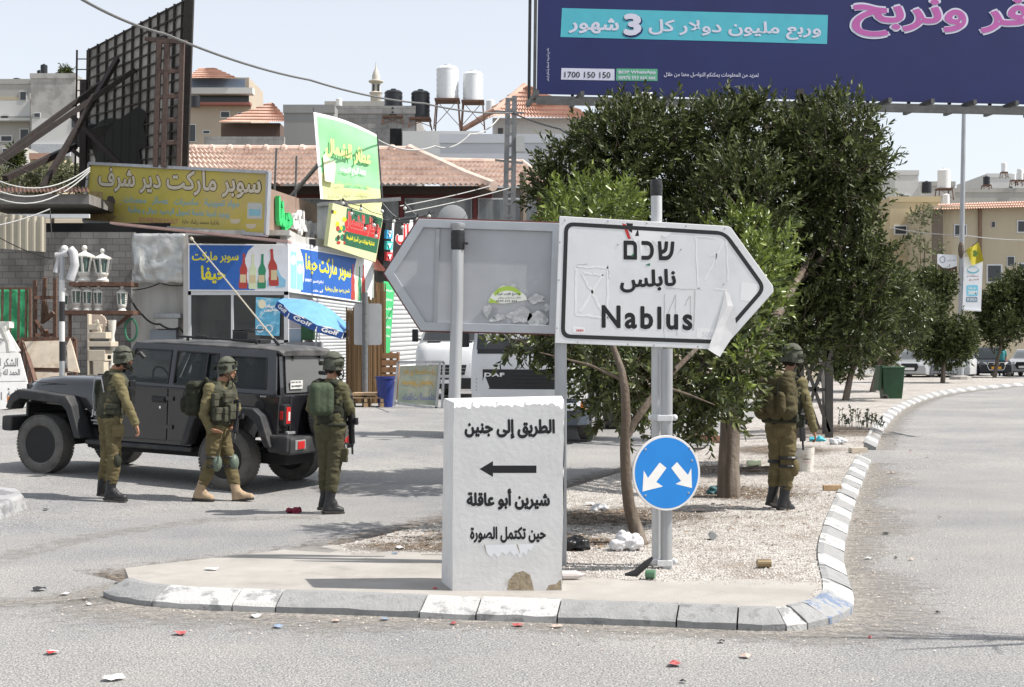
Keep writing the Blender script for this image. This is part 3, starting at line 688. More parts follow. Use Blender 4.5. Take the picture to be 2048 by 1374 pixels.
# ---------------------------------------------------------------- direction sign seen from the back
Yr = 11.72
gr = G(918, 1146, .112)
rs = thing('arrow_road_sign', 'grey unpainted back of an arrow-shaped road sign pointing left on a round post', 'road sign', (gr.x, Yr, gr.z))
pr = Panel(P(768, 437, Yr), P(1118, 437, Yr), P(768, 660, Yr)); pr.n = Vector((0, -1, 0))
M_alu = mat('weathered_aluminium', (.40, .41, .43), .5, .10, 2.5, .03, 30, metal=.25, col2=(.56, .57, .58), thr=(.6, .68), s2=2.5, streak=False)
ro = [(769, 547), (838, 438), (1122, 447), (1114, 668), (842, 661)]
mb = MB(); pr.plate(mb, ro, .012, -.02); mb.build('panel', M_alu, rs, world=True)
mb = MB(); ri = inset([(769, 547), (838, 438), (1122, 447), (1114, 668), (842, 661)][::1], 17, .01)
mb.holes([(a, b) for a, b in ro], [ri[::-1]], lambda u, v, d: pr.hit(u, v, -.02) + pr.n * d, .028); mb.build('frame', mat('frame_aluminium', (.40, .42, .45), .42, .1, 5, metal=.35), rs, world=True, bevel=.004)
mb = MB(); mb.bar(pr.hit(876, 458, -.01), pr.hit(871, 645, -.01), .03, .02, up=(0, 1, 0)); mb.build('stiffener', M_galv, rs, world=True)
e1 = [(842, 662), (768, 547), (838, 436.5), (1118, 446)]
mb = MB()
for a, b in zip(e1, e1[1:]): mb.bar(pr.hit(*a, -.03), pr.hit(*b, -.03), .016, .03, up=(0, 1, 0))
mb.bar(pr.hit(842, 662, -.03), pr.hit(1114, 669, -.03), .014, .03, up=(0, 1, 0)); mb.build('red_edge', mat('dull_red_edge', (.15, .05, .045), .6, .25, 12), rs, world=True)
px = pr.hit(915, 600).x
mb = MB(); mb.tube([(gr.x - .02, Yr - .065, gr.z - .1), (px - .022, Yr - .065, P(0, 790, Yr).z), (px, Yr - .065, P(0, 610, Yr).z), (px + .006, Yr - .065, P(0, 448, Yr).z)], .05, 20); mb.build('post', mat('stained_galvanised', (.46, .47, .485), .45, .2, 5, .05, 50, metal=.4, streak=True), rs, smooth=True, world=True)
mb = MB(); zc = P(0, 453, Yr).z; mb.lathe([(.035, .025), (.06, .02), (.062, -.01), (.05, -.03)], (px + .006, Yr - .065, zc)); mb.build('cap', M_galv, rs, smooth=True, world=True)
mb = MB(); mb.tube([(px + .006, Yr - .065, P(0, y, Yr).z) for y in (462, 468, 476, 482, 490, 496, 501)], [.053, .058, .055, .059, .056, .058, .052], 18); mb.bar((px, Yr - .1, P(0, 488, Yr).z), (px + .09, Yr - .1, P(0, 489, Yr).z), .018); mb.build('tape_wrap', MATS['black_tape'], rs, smooth=True, world=True)
mb = MB(); st = [(977, 600), (985, 587), (1000, 574), (1006, 571), (1022, 573), (1040, 582), (1052, 592), (1054, 600), (1010, 607), (978, 606)]
pr.shape(mb, st, .002); mb.build('sticker', flat('sticker_white', (.7, .72, .66), .5), rs, world=True)
mb = MB()
ar = circ(1015, 596, 30, 24, 12, 20, 160) + circ(1015, 598, 25, 17, 12, 160, 20); pr.shape(mb, ar, .003); pr.shape(mb, [(977, 606), (980, 596), (990, 601), (1000, 606)], .003); mb.build('sticker_rainbow', flat('sticker_green', (.35, .5, .08), .5), rs, world=True)
mb = MB(); pr.text(mb, 'مصنع طوب غيرة', 994, 584, 1040, 592, .004, .02); pr.text(mb, 'هاتف و محاجر ريحان', 996, 593, 1042, 598, .004, .01); pr.text(mb, '0599 270 444', 992, 600, 1034, 604, .004, .01); mb.build('sticker_writing', M_blk, rs, world=True)
mb = MB(); random.seed(9)
for cx, cy, rx, ry in ((1040, 632, 26, 16), (1000, 634, 12, 8), (975, 622, 9, 12), (1075, 640, 20, 22), (1028, 570, 8, 6), (1072, 598, 16, 10), (985, 640, 8, 5), (1095, 615, 10, 8)):
    pr.shape(mb, [(cx + (rx * (1 + random.uniform(-.35, .35))) * math.cos(a), cy + ry * (1 + random.uniform(-.35, .35)) * math.sin(a)) for a in np.linspace(0, 6.28, 13)[:-1]], .0016)
mb.build('glue_smears', mat('glue_smears', (.5, .51, .52), .7, .3, 30, col2=(.36, .37, .38), thr=(.45, .55), s2=14), rs, world=True)
# ---------------------------------------------------------------- trees
M_bark = mat('grey_bark', (.105, .08, .06), .9, .35, 14, .5, 24, streak=True, col2=(.2, .17, .14), thr=(.5, .65), s2=6)
def unit(a): return a / np.maximum(np.linalg.norm(a, axis=1, keepdims=True), 1e-9)
def lobed(ells, n, seed):                          # break each mass into uneven bough-sized clumps
    r = np.random.default_rng(seed + 50); out = [(np.array(c), np.array(q) * .62, .35) for c, q, *_ in ells]
    for c, q, *_ in ells:
        for d in unit(r.normal(size=(n, 3))):
            q = np.array(q); k = r.uniform(.26, .46); m = q.mean(); out.append((np.array(c) + d * q * r.uniform(.62, .92), np.array([m * k, m * k, m * k * r.uniform(.9, 1.5)]), 1))
    return out
def leaves(name, m, parent, ells, n_twigs, per, L, W, tl, up=.45, shell=(.72, 1.02), spread=.75, keep=None, seed=1, inner=.25, lobes=0):
    if lobes: ells = lobed(ells, lobes, seed)
    r = np.random.default_rng(seed); C = np.array([e[0] for e in ells], float); Rr = np.array([e[1] for e in ells], float)
    wts = np.array([(a * b + b * c + a * c) for a, b, c in Rr]) * np.array([e[2] if len(e) > 2 else 1 for e in ells]); wts /= wts.sum()
    B = []; D = []
    while sum(len(b) for b in B) < n_twigs:
        k = r.choice(len(ells), n_twigs, p=wts); d = unit(r.normal(size=(n_twigs, 3)))
        rad = np.where(r.random(n_twigs) < inner, r.uniform(.3, .75, n_twigs), r.uniform(*shell, n_twigs))
        p = C[k] + d * Rr[k] * rad[:, None]
        dep = np.min(np.linalg.norm((p[:, None, :] - C[None]) / Rr[None], axis=2), axis=1)
        ok = dep > np.where(rad < .75, .25, shell[0] - .07)
        if keep is not None: ok &= keep(p)
        nn = unit(d / Rr[k]); dd = unit(nn + np.array([0, 0, up]) + r.normal(size=(n_twigs, 3)) * .45)
        B.append(p[ok]); D.append(dd[ok])
    B = np.concatenate(B)[:n_twigs]; D = np.concatenate(D)[:n_twigs]; n = n_twigs
    a = np.where(np.abs(D[:, 2:3]) < .9, np.array([[0, 0, 1.]]), np.array([[1., 0, 0]])); U = unit(np.cross(D, a)); Vv = np.cross(D, U)
    TL = tl * r.uniform(.6, 1.3, n)
    t = (np.arange(per) + .5) / per; ang = np.arange(per) * 2.4
    bend = r.normal(size=(n, 1, 3)) * .12
    pos = B[:, None, :] + D[:, None, :] * (TL[:, None] * t)[..., None] + bend * (TL[:, None] * t ** 2)[..., None]
    aa = ang[None] + r.uniform(0, 6.28, (n, 1)) + r.normal(size=(n, per)) * .3
    side = U[:, None, :] * np.cos(aa)[..., None] + Vv[:, None, :] * np.sin(aa)[..., None]
    sp = spread * (1.15 - .55 * t)[None, :, None]
    ld = D[:, None, :] * (1 - .3 * sp) + side * sp + r.normal(size=(n, per, 3)) * .12; ld = ld.reshape(-1, 3); ld = unit(ld)
    pos = pos.reshape(-1, 3); Dn = np.repeat(D, per, 0); N = len(pos)
    wv = unit(np.cross(ld, Dn) + r.normal(size=(N, 3)) * .25); nv = np.cross(wv, ld)
    s = r.uniform(.65, 1.15, N)[:, None]; l_ = L * s; w_ = W * s * .5
    V = np.empty((N, 6, 3)); mid = pos + ld * l_ * .5
    V[:, 0] = pos; V[:, 1] = pos + ld * l_ * .35 + wv * w_ + nv * w_ * .35; V[:, 2] = pos + ld * l_ * .72 + wv * w_ * .75 + nv * w_ * .2
    V[:, 3] = pos + ld * l_ - nv * l_ * .06; V[:, 4] = pos + ld * l_ * .72 - wv * w_ * .75 + nv * w_ * .2; V[:, 5] = pos + ld * l_ * .35 - wv * w_ + nv * w_ * .35
    k = np.arange(N)[:, None] * 6; F = np.concatenate([k + np.array([[0, 1, 2, 3]]), k + np.array([[0, 3, 4, 5]])])
    F = F.reshape(2, N, 4).transpose(1, 0, 2).reshape(-1, 4)
    return npmesh(name, V.reshape(-1, 3), F, m, parent), B, D
def twigs(mb, B, D, tl, r0, step):
    for b, d in list(zip(B, D))[::step]: mb.bar(b - d * tl * .8, b + d * tl * .8, r0)
def E(x, y, Y, rx, ry, rz): return (P(x, y, Y), (rx / FPX * Y, ry, rz / FPX * Y))
LM_dark = leafmat('dark_ficus_leaf', (.026, .037, .012), (.060, .077, .024), (.135, .16, .052), .5, .22, .32)
LM_new = leafmat('fresh_ficus_leaf', (.06, .085, .02), (.13, .175, .035), (.24, .30, .06), .35, .28, .5)
LM_mid = leafmat('mid_ficus_leaf', (.034, .05, .015), (.07, .09, .026), (.16, .18, .06), .35, .2, .55)
def el(es, o): return [((e[0] - o), e[1], *e[2:]) for e in es]
# big clipped ficus behind the signs
g0 = G(1458, 990, .14)
T1 = thing('ficus_tree', 'large dense dark ficus tree behind the white direction sign, stout trunk beside the soldier', 'tree', g0)
es = [E(1330, 355, 20.2, 185, 1.4, 118), E(1560, 335, 20.4, 185, 1.5, 105), E(1200, 420, 19.8, 120, 1.0, 120), E(1450, 470, 20, 240, 1.7, 190), E(1650, 420, 20.6, 150, 1.4, 190), E(1710, 560, 20.8, 85, 1.2, 170), E(1745, 440, 20.6, 50, .8, 110), E(1725, 600, 20.6, 45, .7, 80),
      E(1640, 640, 20.6, 110, 1.2, 110), E(1490, 640, 20.2, 150, 1.3, 110), E(1290, 560, 20.4, 150, 1.2, 130), E(1165, 300, 20, 60, .6, 45), E(1245, 265, 20, 60, .7, 50), E(1480, 258, 20.2, 60, .7, 38), E(1600, 255, 20.4, 60, .7, 45), E(1715, 300, 20.6, 70, .8, 60), E(1760, 350, 20.6, 45, .7, 60), E(1110, 390, 19.8, 50, .5, 40), E(1370, 262, 20, 55, .7, 42)]
o, B, D = leaves('crown', LM_dark, T1, el(es, g0), 7600, 13, .100, .040, .30, up=.6, seed=3, inner=.14, lobes=7, keep=lambda p: (p[:, 2] + g0.z < 5.22 + .3 * np.sin(p[:, 0] * 3.1) * np.sin(p[:, 0] * 1.3 + 1)) & (p[:, 0] + g0.x < 5.45 - .25 * np.abs(np.sin(p[:, 2] * 2.2))))
es2 = [E(1160, 500, 18.8, 105, .7, 110), E(1080, 430, 19, 40, .4, 45), E(1130, 420, 18.9, 55, .5, 55)]
o2, B2, D2 = leaves('young_foliage', LM_new, T1, el([E(1175, 490, 18.3, 90, .6, 95), E(1150, 410, 18.5, 45, .4, 45), E(1230, 440, 18.4, 50, .4, 50), E(1510, 560, 17.9, 60, .5, 90), E(1480, 480, 17.9, 60, .4, 50)], g0), 470, 12, .095, .04, .26, up=.8, seed=5, inner=.1)
mb = MB()
tp = [g0 + Vector((0, 0, -.15)), P(1457, 930, g0.y), P(1460, 870, g0.y), P(1463, 800, g0.y), P(1478, 740, g0.y + .1), P(1490, 640, g0.y + .6), P(1480, 500, g0.y + 1.5)]
mb.tube(tp, [.15, .125, .118, .125, .12, .09, .05], 14)
mb.tube([P(1465, 790, g0.y), P(1500, 720, g0.y + .3), P(1560, 620, g0.y + 1.5), P(1640, 480, 20.6)], [.08, .07, .06, .03], 8)
mb.tube([P(1463, 800, g0.y), P(1400, 690, g0.y + .6), P(1320, 560, 20), P(1230, 430, 20)], [.07, .06, .05, .02], 8)
for a, b, c in (((1500, 620), (1420, 430), (1340, 300)), ((1490, 560), (1540, 420), (1600, 290)), ((1330, 570), (1260, 480), (1180, 330)), ((1600, 560), (1680, 480), (1720, 330)), ((1520, 700), (1600, 690), (1690, 640))): mb.tube([P(*a, 19.8), P(*b, 20.2), P(*c, 20.3)], [.05, .035, .012], 6)
mb.build('trunk', M_bark, T1, smooth=True, world=True)
mb = MB(); twigs(mb, B, D, .2, .008, 4); mb.build('twigs', M_bark, T1)
# small ficus close to the sign posts
g1 = G(1278, 1088, .112)
T2 = thing('ficus_sapling', 'young ficus with slender forked leaning trunk and bright leaves just behind the sign posts', 'tree', g1)
es = [E(1205, 725, 13.8, 66, .7, 38), E(1062, 678, 14, 52, .4, 16), E(1270, 760, 13.6, 80, .6, 60), E(1390, 740, 14, 90, .7, 70), E(1458, 705, 14.2, 60, .6, 62), E(1420, 810, 14, 60, .4, 45), E(1200, 690, 14.1, 120, .7, 40), E(1490, 600, 14.6, 45, .4, 55), E(1360, 830, 14.3, 50, .35, 40), E(1230, 820, 13.9, 45, .35, 35)]
o, B, D = leaves('crown', LM_mid, T2, el(es, g1), 850, 12, .098, .042, .26, up=.1, seed=11, spread=.85, inner=.3)
o2, B2, D2 = leaves('young_foliage', LM_new, T2, el([E(1495, 625, 14, 42, .35, 45), E(1515, 555, 14.5, 36, .3, 55), E(1465, 725, 13.6, 42, .3, 34), E(1540, 500, 14.8, 30, .3, 40), E(1160, 480, 14.4, 75, .35, 70), E(1220, 410, 14.5, 40, .25, 40)], g1), 240, 12, .09, .038, .25, up=.5, seed=12, inner=.1)
mb = MB()
mb.tube([g1 + Vector((.03, 0, -.1)), P(1272, 1060, g1.y), P(1258, 1010, g1.y), P(1252, 960, g1.y), P(1250, 900, g1.y), P(1252, 840, g1.y), P(1250, 780, g1.y), P(1243, 740, g1.y), P(1225, 690, g1.y), P(1190, 600, g1.y + .2), P(1170, 500, g1.y + .4)], [.085, .068, .055, .05, .048, .046, .04, .034, .026, .018, .008], 10)
mb.tube([P(1255, 870, g1.y), P(1268, 845, g1.y), P(1292, 812, g1.y), P(1320, 770, g1.y + .2), P(1400, 690, g1.y + .4), P(1500, 560, g1.y + .6)], [.04, .034, .032, .026, .02, .008], 8)
mb.tube([P(1245, 760, g1.y), P(1180, 730, g1.y), P(1080, 705, g1.y + .1)], [.02, .014, .006], 6); mb.tube([P(1320, 770, g1.y + .2), P(1380, 790, g1.y + .2), P(1430, 810, g1.y + .2)], [.016, .012, .005], 6)
mb.build('trunk', M_bark, T2, smooth=True, world=True)
mb = MB(); twigs(mb, B, D, .2, .006, 2); mb.build('twigs', M_bark, T2)
# row of street ficus trees further along the island
def ficus(label, bx, by, Yd, es, n, seed, m=LM_dark, th=.09, L=.12, group='row of ficus trees along the island', cat='tree', name='ficus_tree', tr=None):
    g = P(bx, by, Yd)
    if Yd > 77: g.z = min(g.z, hillz(g.x, Yd))
    t = thing(name, label, cat, g, group=group)
    o, B, D = leaves('crown', m, t, el(es, g), n, 9, L, L * .48, L * 2.1, up=.45, seed=seed, inner=.15, lobes=5)
    c = np.mean([np.array(e[0]) for e in es], axis=0); mb = MB(); top = Vector(c)
    mb.tube([g + Vector((0, 0, -.2)), g.lerp(top, .3), g.lerp(top, .6) + Vector((.05, 0, 0)), top], [th * 1.3, th, th * .8, th * .3], 8)
    for e in es[:4]: mb.tube([g.lerp(top, .5), g.lerp(top, .5).lerp(Vector(e[0]), .8)], [th * .5, th * .2], 5)
    mb.build('trunk', M_bark, t, smooth=True, world=True); return t
ficus('bushy ficus tree right of the big tree, above the green wheeled bin', 1688, 802, 42, [E(1735, 620, 42, 75, 1.4, 62), E(1805, 625, 42, 48, 1.2, 70), E(1700, 690, 42, 70, 1.2, 38), E(1640, 715, 42, 45, 1, 30), E(1765, 575, 42.5, 45, 1, 40)], 2300, 21, LM_mid, L=.125)
ficus('second ficus behind the bin, thin trunk beside it', 1742, 785, 49, [E(1795, 650, 49, 45, 1.2, 50), E(1750, 690, 49, 60, 1.2, 34), E(1805, 590, 49, 36, 1.1, 40)], 1300, 22, LM_mid, L=.14)
ficus('ficus tree with a narrow crown in front of the lamp post base', 1885, 766, 60, [E(1878, 645, 60, 36, 1.2, 66), E(1884, 590, 60, 24, 1, 40), E(1908, 685, 60, 38, 1.1, 38), E(1860, 680, 60, 34, 1, 38), E(1930, 680, 60, 18, .8, 36)], 2400, 23, LM_dark, L=.15)
ficus('dark ficus tree at the right edge, trunk in front of the black car', 1988, 752, 70, [E(2005, 635, 70, 40, 1.4, 64), E(2055, 640, 70, 50, 1.5, 70), E(2018, 580, 71, 55, 1.4, 40), E(1978, 655, 71, 24, 1.1, 44)], 2900, 24, LM_dark, L=.17)
ficus('olive green ficus crown between the lamp post and the beige building', 1835, 765, 76, [E(1862, 600, 76, 36, 1.3, 55), E(1812, 620, 76, 36, 1.3, 44), E(1870, 565, 77, 22, 1, 22)], 1900, 25, LM_mid, L=.18)
LM_pale = leafmat('pale_eucalyptus_leaf', (.08, .09, .05), (.16, .17, .095), (.26, .27, .16), .6, .25, .2)
ficus('sparse pale tall tree in front of the beige building', 1838, 640, 112, [E(1838, 440, 112, 22, .9, 24), E(1830, 490, 112, 20, .9, 26), E(1842, 530, 112, 18, .8, 18), E(1875, 505, 112, 18, .8, 14), E(1866, 430, 112, 14, .7, 14)], 150, 26, LM_pale, L=.24, th=.12, group=None, name='eucalyptus_tree')
ficus('pale bush against the foot of the hill, under the left billboard struts', 105, 380, 78, [E(90, 366, 78, 45, 1.5, 15), E(140, 358, 78, 36, 1.5, 22), E(40, 368, 79, 40, 1.5, 12), E(165, 366, 78, 30, 1.2, 18)], 700, 27, LM_pale, L=.22, th=.08, group=None, name='bush', cat='bush')
ficus('dark cypress on the hillside left of the billboard', 30, 360, 84, [E(30, 340, 84, 7, .35, 28), E(31, 318, 84, 5, .3, 18)], 260, 28, LM_dark, L=.22, th=.1, group=None, name='cypress_tree')
ficus('small dark conifer standing behind the flat roof on the far left', 129, 175, 150, [E(129, 155, 150, 6, .4, 14)], 200, 29, LM_dark, L=.3, th=.12, group=None, name='conifer_tree')
g = G(1688, 855, .112); wd = thing('weed', 'grey green dry weed growing in the gravel below the bin', 'plant', g)
mb = MB(); random.seed(4)
for i in range(34):
    x = random.uniform(-.1, .8); h = random.uniform(.12, .5) * (1.1 - x * .7); a = Vector((x, random.uniform(-.2, .2), 0)); b = a + Vector((random.uniform(-.06, .06), 0, h)); mb.bar(a, b, .008)
    for k in range(7): q = a.lerp(b, random.uniform(.3, 1)); mb.add([q, q + Vector((random.uniform(-.06, .06), .02, .03)), q + Vector((random.uniform(-.03, .03), -.02, .05))], [(0, 1, 2)])
mb.build('stems', flat('weed_green', (.1, .115, .075), .8), wd)
# ---------------------------------------------------------------- vehicles
M_jb = mat('dusty_dark_grey_paint', (.012, .012, .015), .25, .2, 2.5, .02, 60, coat=1, col2=(.045, .042, .04), thr=(.56, .78), s2=1.8)
M_jp = mat('dusty_black_trim', (.026, .027, .03), .6, .2, 5, .05, 80, col2=(.075, .07, .066), thr=(.5, .75), s2=3)
M_tyre = mat('dusty_tyre', (.095, .092, .087), .85, .2, 9, .2, 50, col2=(.15, .14, .13), thr=(.48, .7), s2=4)
M_rim = mat('black_rim', (.006, .006, .007), .5, .2, 8, spec=.35)
M_glass = glass('tinted_glass', (.02, .03, .03), .5)
M_rglass = glass('dusty_rear_glass', (.16, .165, .165), .72, .35)
M_lens = flat('red_lens', (.45, .02, .02), .15, spec=.7)
M_chrome = flat('chrome', (.7, .7, .72), .15, metal=1)
M_int = flat('dark_interior', (.02, .02, .022), .8)
M_amber = flat('amber_lens', (.7, .2, .02), .2)
M_vwhite = mat('white_vehicle_paint', (.62, .63, .64), .3, .04, 2, coat=.4, col2=(.52, .51, .5), thr=(.55, .8), s2=1.5)
M_hglass = flat('headlight_glass', (.5, .52, .55), .08, spec=.8)
def ltext(mb, t, o, u, v, w, h, bold=0, off=(0, 0, 0), space=1):
    V, F, lv = glyphs(t, bold, space); lo = V.min(0); q = (V - lo) / (V.max(0) - lo); o = Vector(o); u = Vector(u); v = Vector(v)
    nn = u.cross(v); mb.add([o + u * (float(a) * w) + v * (float(b) * h) + nn * (.0001 * k) for (a, b), k in zip(q, lv)], F)
def loft(mb, secs, cap=True):
    n = len(secs[0]); vs = [p for s in secs for p in s]; fs = [(i * n + k, i * n + (k + 1) % n, (i + 1) * n + (k + 1) % n, (i + 1) * n + k) for i in range(len(secs) - 1) for k in range(n)]
    if cap: fs += [tuple(range(n))[::-1], tuple(range((len(secs) - 1) * n, len(secs) * n))]
    return mb.add(vs, fs)
def wheel(t, c, r, wd, axis='Y', out=1, dark=True, lugs=True, hub=False, name='wheel'):
    W = bpy.data.objects.new(name, None); COL.objects.link(W); W.parent = t; W.location = c; OFF[W.name] = None
    h = wd / 2; mb = MB()
    mb.lathe([(r * .62, -h * .8), (r * .70, -h), (r * .90, -h * .97), (r * .985, -h * .8), (r, -h * .5), (r, h * .5), (r * .985, h * .8), (r * .90, h * .97), (r * .70, h), (r * .62, h * .8)], axis=axis, n=48, caps=False)
    if lugs:
        for k in range(56):
            a = 2 * math.pi * k / 56
            for sgn in (-1, 1):
                aa = a + (.04 if sgn > 0 else 0); c_ = Vector((math.cos(aa) * r * .985, 0, math.sin(aa) * r * .985)); o_ = sgn * h * .68
                M = Matrix.Rotation(-aa, 3, 'Y'); 
                if axis == 'Y': mb.box((c_.x, o_, c_.z), (r * .045, h * .5, r * .085), M)
                else: mb.box((o_, c_.x, c_.z), (h * .5, r * .045, r * .085), Matrix.Rotation(aa, 3, 'X'))
    mb.build('tyre', M_tyre, W, smooth=True)
    mb = MB(); f = out * h
    mb.lathe([(0, -h * .75 * out), (r * .60, -h * .75 * out), (r * .635, f * .85), (r * .655, f * .85)][::1], axis=axis, n=36)
    def pt(a, rr, d): return (math.cos(a) * rr, d, math.sin(a) * rr) if axis == 'Y' else (d, math.cos(a) * rr, math.sin(a) * rr)
    ns = 6; mb.cm = 1
    for k in range(ns):
        a = 2 * math.pi * k / ns + .2
        q = [pt(a - .34, r * .16, f * .55), pt(a + .34, r * .16, f * .55), pt(a + .25, r * .60, f * .75), pt(a - .25, r * .60, f * .75)]
        q2 = [pt(a - .34, r * .16, f * .1), pt(a + .34, r * .16, f * .1), pt(a + .25, r * .60, f * .1), pt(a - .25, r * .60, f * .1)]
        mb.add(q + q2, [(0, 1, 2, 3), (0, 4, 5, 1), (1, 5, 6, 2), (2, 6, 7, 3), (3, 7, 4, 0)])
    mb.lathe([(0, f * .62), (r * .17, f * .6), (r * .19, f * .5), (r * .19, f * .1)], axis=axis, n=20)
    mb.build('rim', [M_rim if dark else M_chrome, flat('spoke_black', (.05, .05, .052), .3) if dark else M_chrome], W, smooth=True)  # dark rims: spokes coloured lighter than the disc to stand in for highlights
    mb = MB()
    for k in range(5):
        a = 2 * math.pi * k / 5; mb.ball(pt(a, r * .12, f * .64), r * .028, 6, 5)
    mb.build('lug_nuts', M_chrome, W); return W
def sideplate(mb, outer, holes, s, y0=.775, th=.03, lean=.17, zb=1.16): mb.holes(outer, holes, lambda u, v, d: Vector((u, s * (y0 - max(0, v - zb) * lean - d), v)), th)
def make_jeep():
    RL = Vector((-3.71, 18.35, 0)); th = R(22.8); rt = Vector((math.sin(th), math.cos(th), 0))
    c = RL + rt * .88; c.z = .045
    t = thing('armoured_jeep', 'dusty black four-door off-road jeep with spare wheel on its back and whip aerial', 'jeep', c); t.rotation_euler = (0, R(-2.2), R(180) - th); OFF[t.name] = None
    mb = MB()
    tub = [(-.70, .56), (-.72, 1.17), (2.02, 1.17), (2.02, .50), (.62, .50), (.46, .84), (.30, .93), (-.30, .93), (-.44, .84), (-.60, .56)]
    mb.prism([(x, -.765, z) for x, z in tub], (0, 1.53, 0)); mb.build('body', M_jb, t, bevel=.02)
    mb = MB(); sec = []
    for x, hw, z0, z1 in ((2.0, .745, .55, 1.195), (2.35, .735, .84, 1.20), (2.9, .69, .86, 1.175), (3.3, .645, .86, 1.13), (3.44, .62, .86, 1.09), (3.50, .60, .87, 1.02)):
        sec.append([Vector((x, y, z)) for y, z in ((-hw, z0), (-hw, z1 - .10), (-hw + .03, z1 - .04), (-hw + .10, z1), (-.3, z1 + .02), (.3, z1 + .02), (hw - .10, z1), (hw - .03, z1 - .04), (hw, z1 - .10), (hw, z0))])
    loft(mb, sec); h = mb.build('hood', M_jb, t, smooth=True)
    mb = MB(); 
    for s in (-1, 1): mb.box((2.7, s * .69, 1.09), (1.3, .02, .008))
    mb.box((2.18, .2, 1.225), (.2, .34, .02)); mb.box((2.72, -.2, 1.20), (.3, .2, .02)); mb.build('hood_vent', M_black, h, bevel=.005)
    mb = MB(); mb.box((3.52, 0, .88), (.05, 1.18, .36))
    mb.build('grille', M_jp, t, bevel=.02)
    for s in (-1, 1):
        mb = MB(); mb.lathe([(0, .06), (.08, .05), (.095, .0)], (3.53, s * .44, .92), 'X', 18); mb.build('headlight', M_hglass, t, smooth=True)
        f = MB(); fo = [(2.30, .52), (2.46, .88), (2.56, .98), (3.38, 1.01), (3.52, .95), (3.60, .80)]; fi = [(3.52, .78), (3.46, .86), (3.36, .91), (2.66, .89), (2.55, .82), (2.40, .52)]
        f.prism([(x, s * .66, z) for x, z in fo + fi], (0, s * .275, 0)); fb = f.build('fender', M_jp, t, bevel=.018)
        a = MB(); a.box((3.565, s * .86, .885), (.06, .10, .065)); a.build('turn_signal', M_amber, fb, bevel=.01)
        f = MB(); fo = [(-.70, .58), (-.54, .93), (-.42, 1.01), (.40, 1.02), (.54, .93), (.68, .54)]; fi = [(.58, .54), (.46, .84), (.34, .92), (-.34, .92), (-.46, .84), (-.60, .58)]
        f.prism([(x, s * .72, z) for x, z in fo + fi], (0, s * .215, 0)); f.build('fender', M_jp, t, bevel=.018)
    mb = MB(); mb.box((3.68, 0, .62), (.18, 1.62, .17)); mb.box((3.62, 0, .48), (.1, 1.2, .14)); mb.build('front_bumper', M_jp, t, bevel=.03)
    mb = MB(); mb.box((1.35, 0, .44), (2.0, 1.3, .14)); mb.box((3.0, 0, .42), (.12, 1.4, .12)); mb.box((0, 0, .42), (.14, 1.4, .14)); mb.box((-.45, .2, .42), (.5, .7, .16)); mb.box((3.2, 0, .6), (.6, 1.0, .3)); mb.box((2.2, 0, .5), (.5, 1.2, .25)); mb.build('chassis', M_dark, t, bevel=.02)
    for s in (-1, 1): mb = MB(); mb.box((1.42, s * .79, .475), (1.72, .12, .06)); mb.build('side_step', M_jp, t, bevel=.015)
    # hard top with openings
    wf = [(1.02, 1.22), (1.80, 1.22), (1.80, 1.30), (1.60, 1.68), (1.02, 1.69)]; wr = [(.28, 1.22), (.93, 1.22), (.93, 1.69), (.28, 1.69)]; wq = [(-.50, 1.24), (.08, 1.24), (.08, 1.67), (-.45, 1.67)]
    outer = [(-.66, 1.165), (1.93, 1.165), (1.60, 1.775), (-.58, 1.775)]
    for s in (-1, 1):
        mb = MB(); sideplate(mb, outer, [wf, wr, wq], s); mb.build('window_frame', M_jb, t, bevel=.004)
        for w_, nm in ((wf, 'front'), (wr, 'rear'), (wq, 'quarter')):
            g = MB(); g.poly([Vector((x, s * (.755 - (z - 1.16) * .17), z)) for x, z in w_]); g.build('window', M_glass, t)
        mb = MB()
        for w_ in (wf, wr, wq):
            for a, b in zip(w_, w_[1:] + w_[:1]): mb.bar(Vector((a[0], s * (.777 - (a[1] - 1.16) * .17), a[1])), Vector((b[0], s * (.777 - (b[1] - 1.16) * .17), b[1])), .016, .02)
        mb.bar(Vector((.44, s * .772, 1.22)), Vector((.44, s * .69, 1.69)), .02); mb.build('window_seal', M_black, t)
        for x0, x1, pts in ((1.0, 1.93, [(1.01, .56), (1.72, .56), (1.92, .78), (1.92, 1.15), (1.01, 1.15)]), (.2, .98, [(.50, .78), (.62, .56), (.98, .56), (.98, 1.15), (.26, 1.15), (.26, 1.0), (.40, .92)])):
            d = MB(); d.prism([(x, s * .766, z) for x, z in pts], (0, s * .012, 0)); dr = d.build('door', M_jb, t, bevel=.008)
            hx = x0 + .14; hd = MB(); hd.box((hx, s * .80, 1.02), (.20, .03, .035)); hd.box((hx, s * .785, 1.02), (.22, .012, .075)); hd.build('handle', M_black, dr, bevel=.008)
            hi = MB()
            for z in (.72, 1.04): hi.box((x1 - .06 if x0 > .5 else x1 - .02, s * .788, z), (.12, .03, .05))
            hi.build('hinges', M_jb, dr, bevel=.006)
            if x0 > .5: k = MB(); k.lathe([(0, s * .785), (.016, s * .783)], (x0 + .12, 0, .93), 'Y', 10); k.build('lock', M_chrome, dr)
    mb = MB(); sec = []
    for x, hw, z in ((1.66, .60, 1.745), (1.58, .655, 1.79), (1.2, .665, 1.815), (.3, .668, 1.825), (-.4, .665, 1.82), (-.60, .655, 1.80), (-.66, .63, 1.76)):
        sec.append([Vector((x, y, zz)) for y, zz in ((-hw, z - .05), (-hw, z - .02), (-hw + .05, z + .01), (-.3, z + .025), (.3, z + .025), (hw - .05, z + .01), (hw, z - .02), (hw, z - .05))])
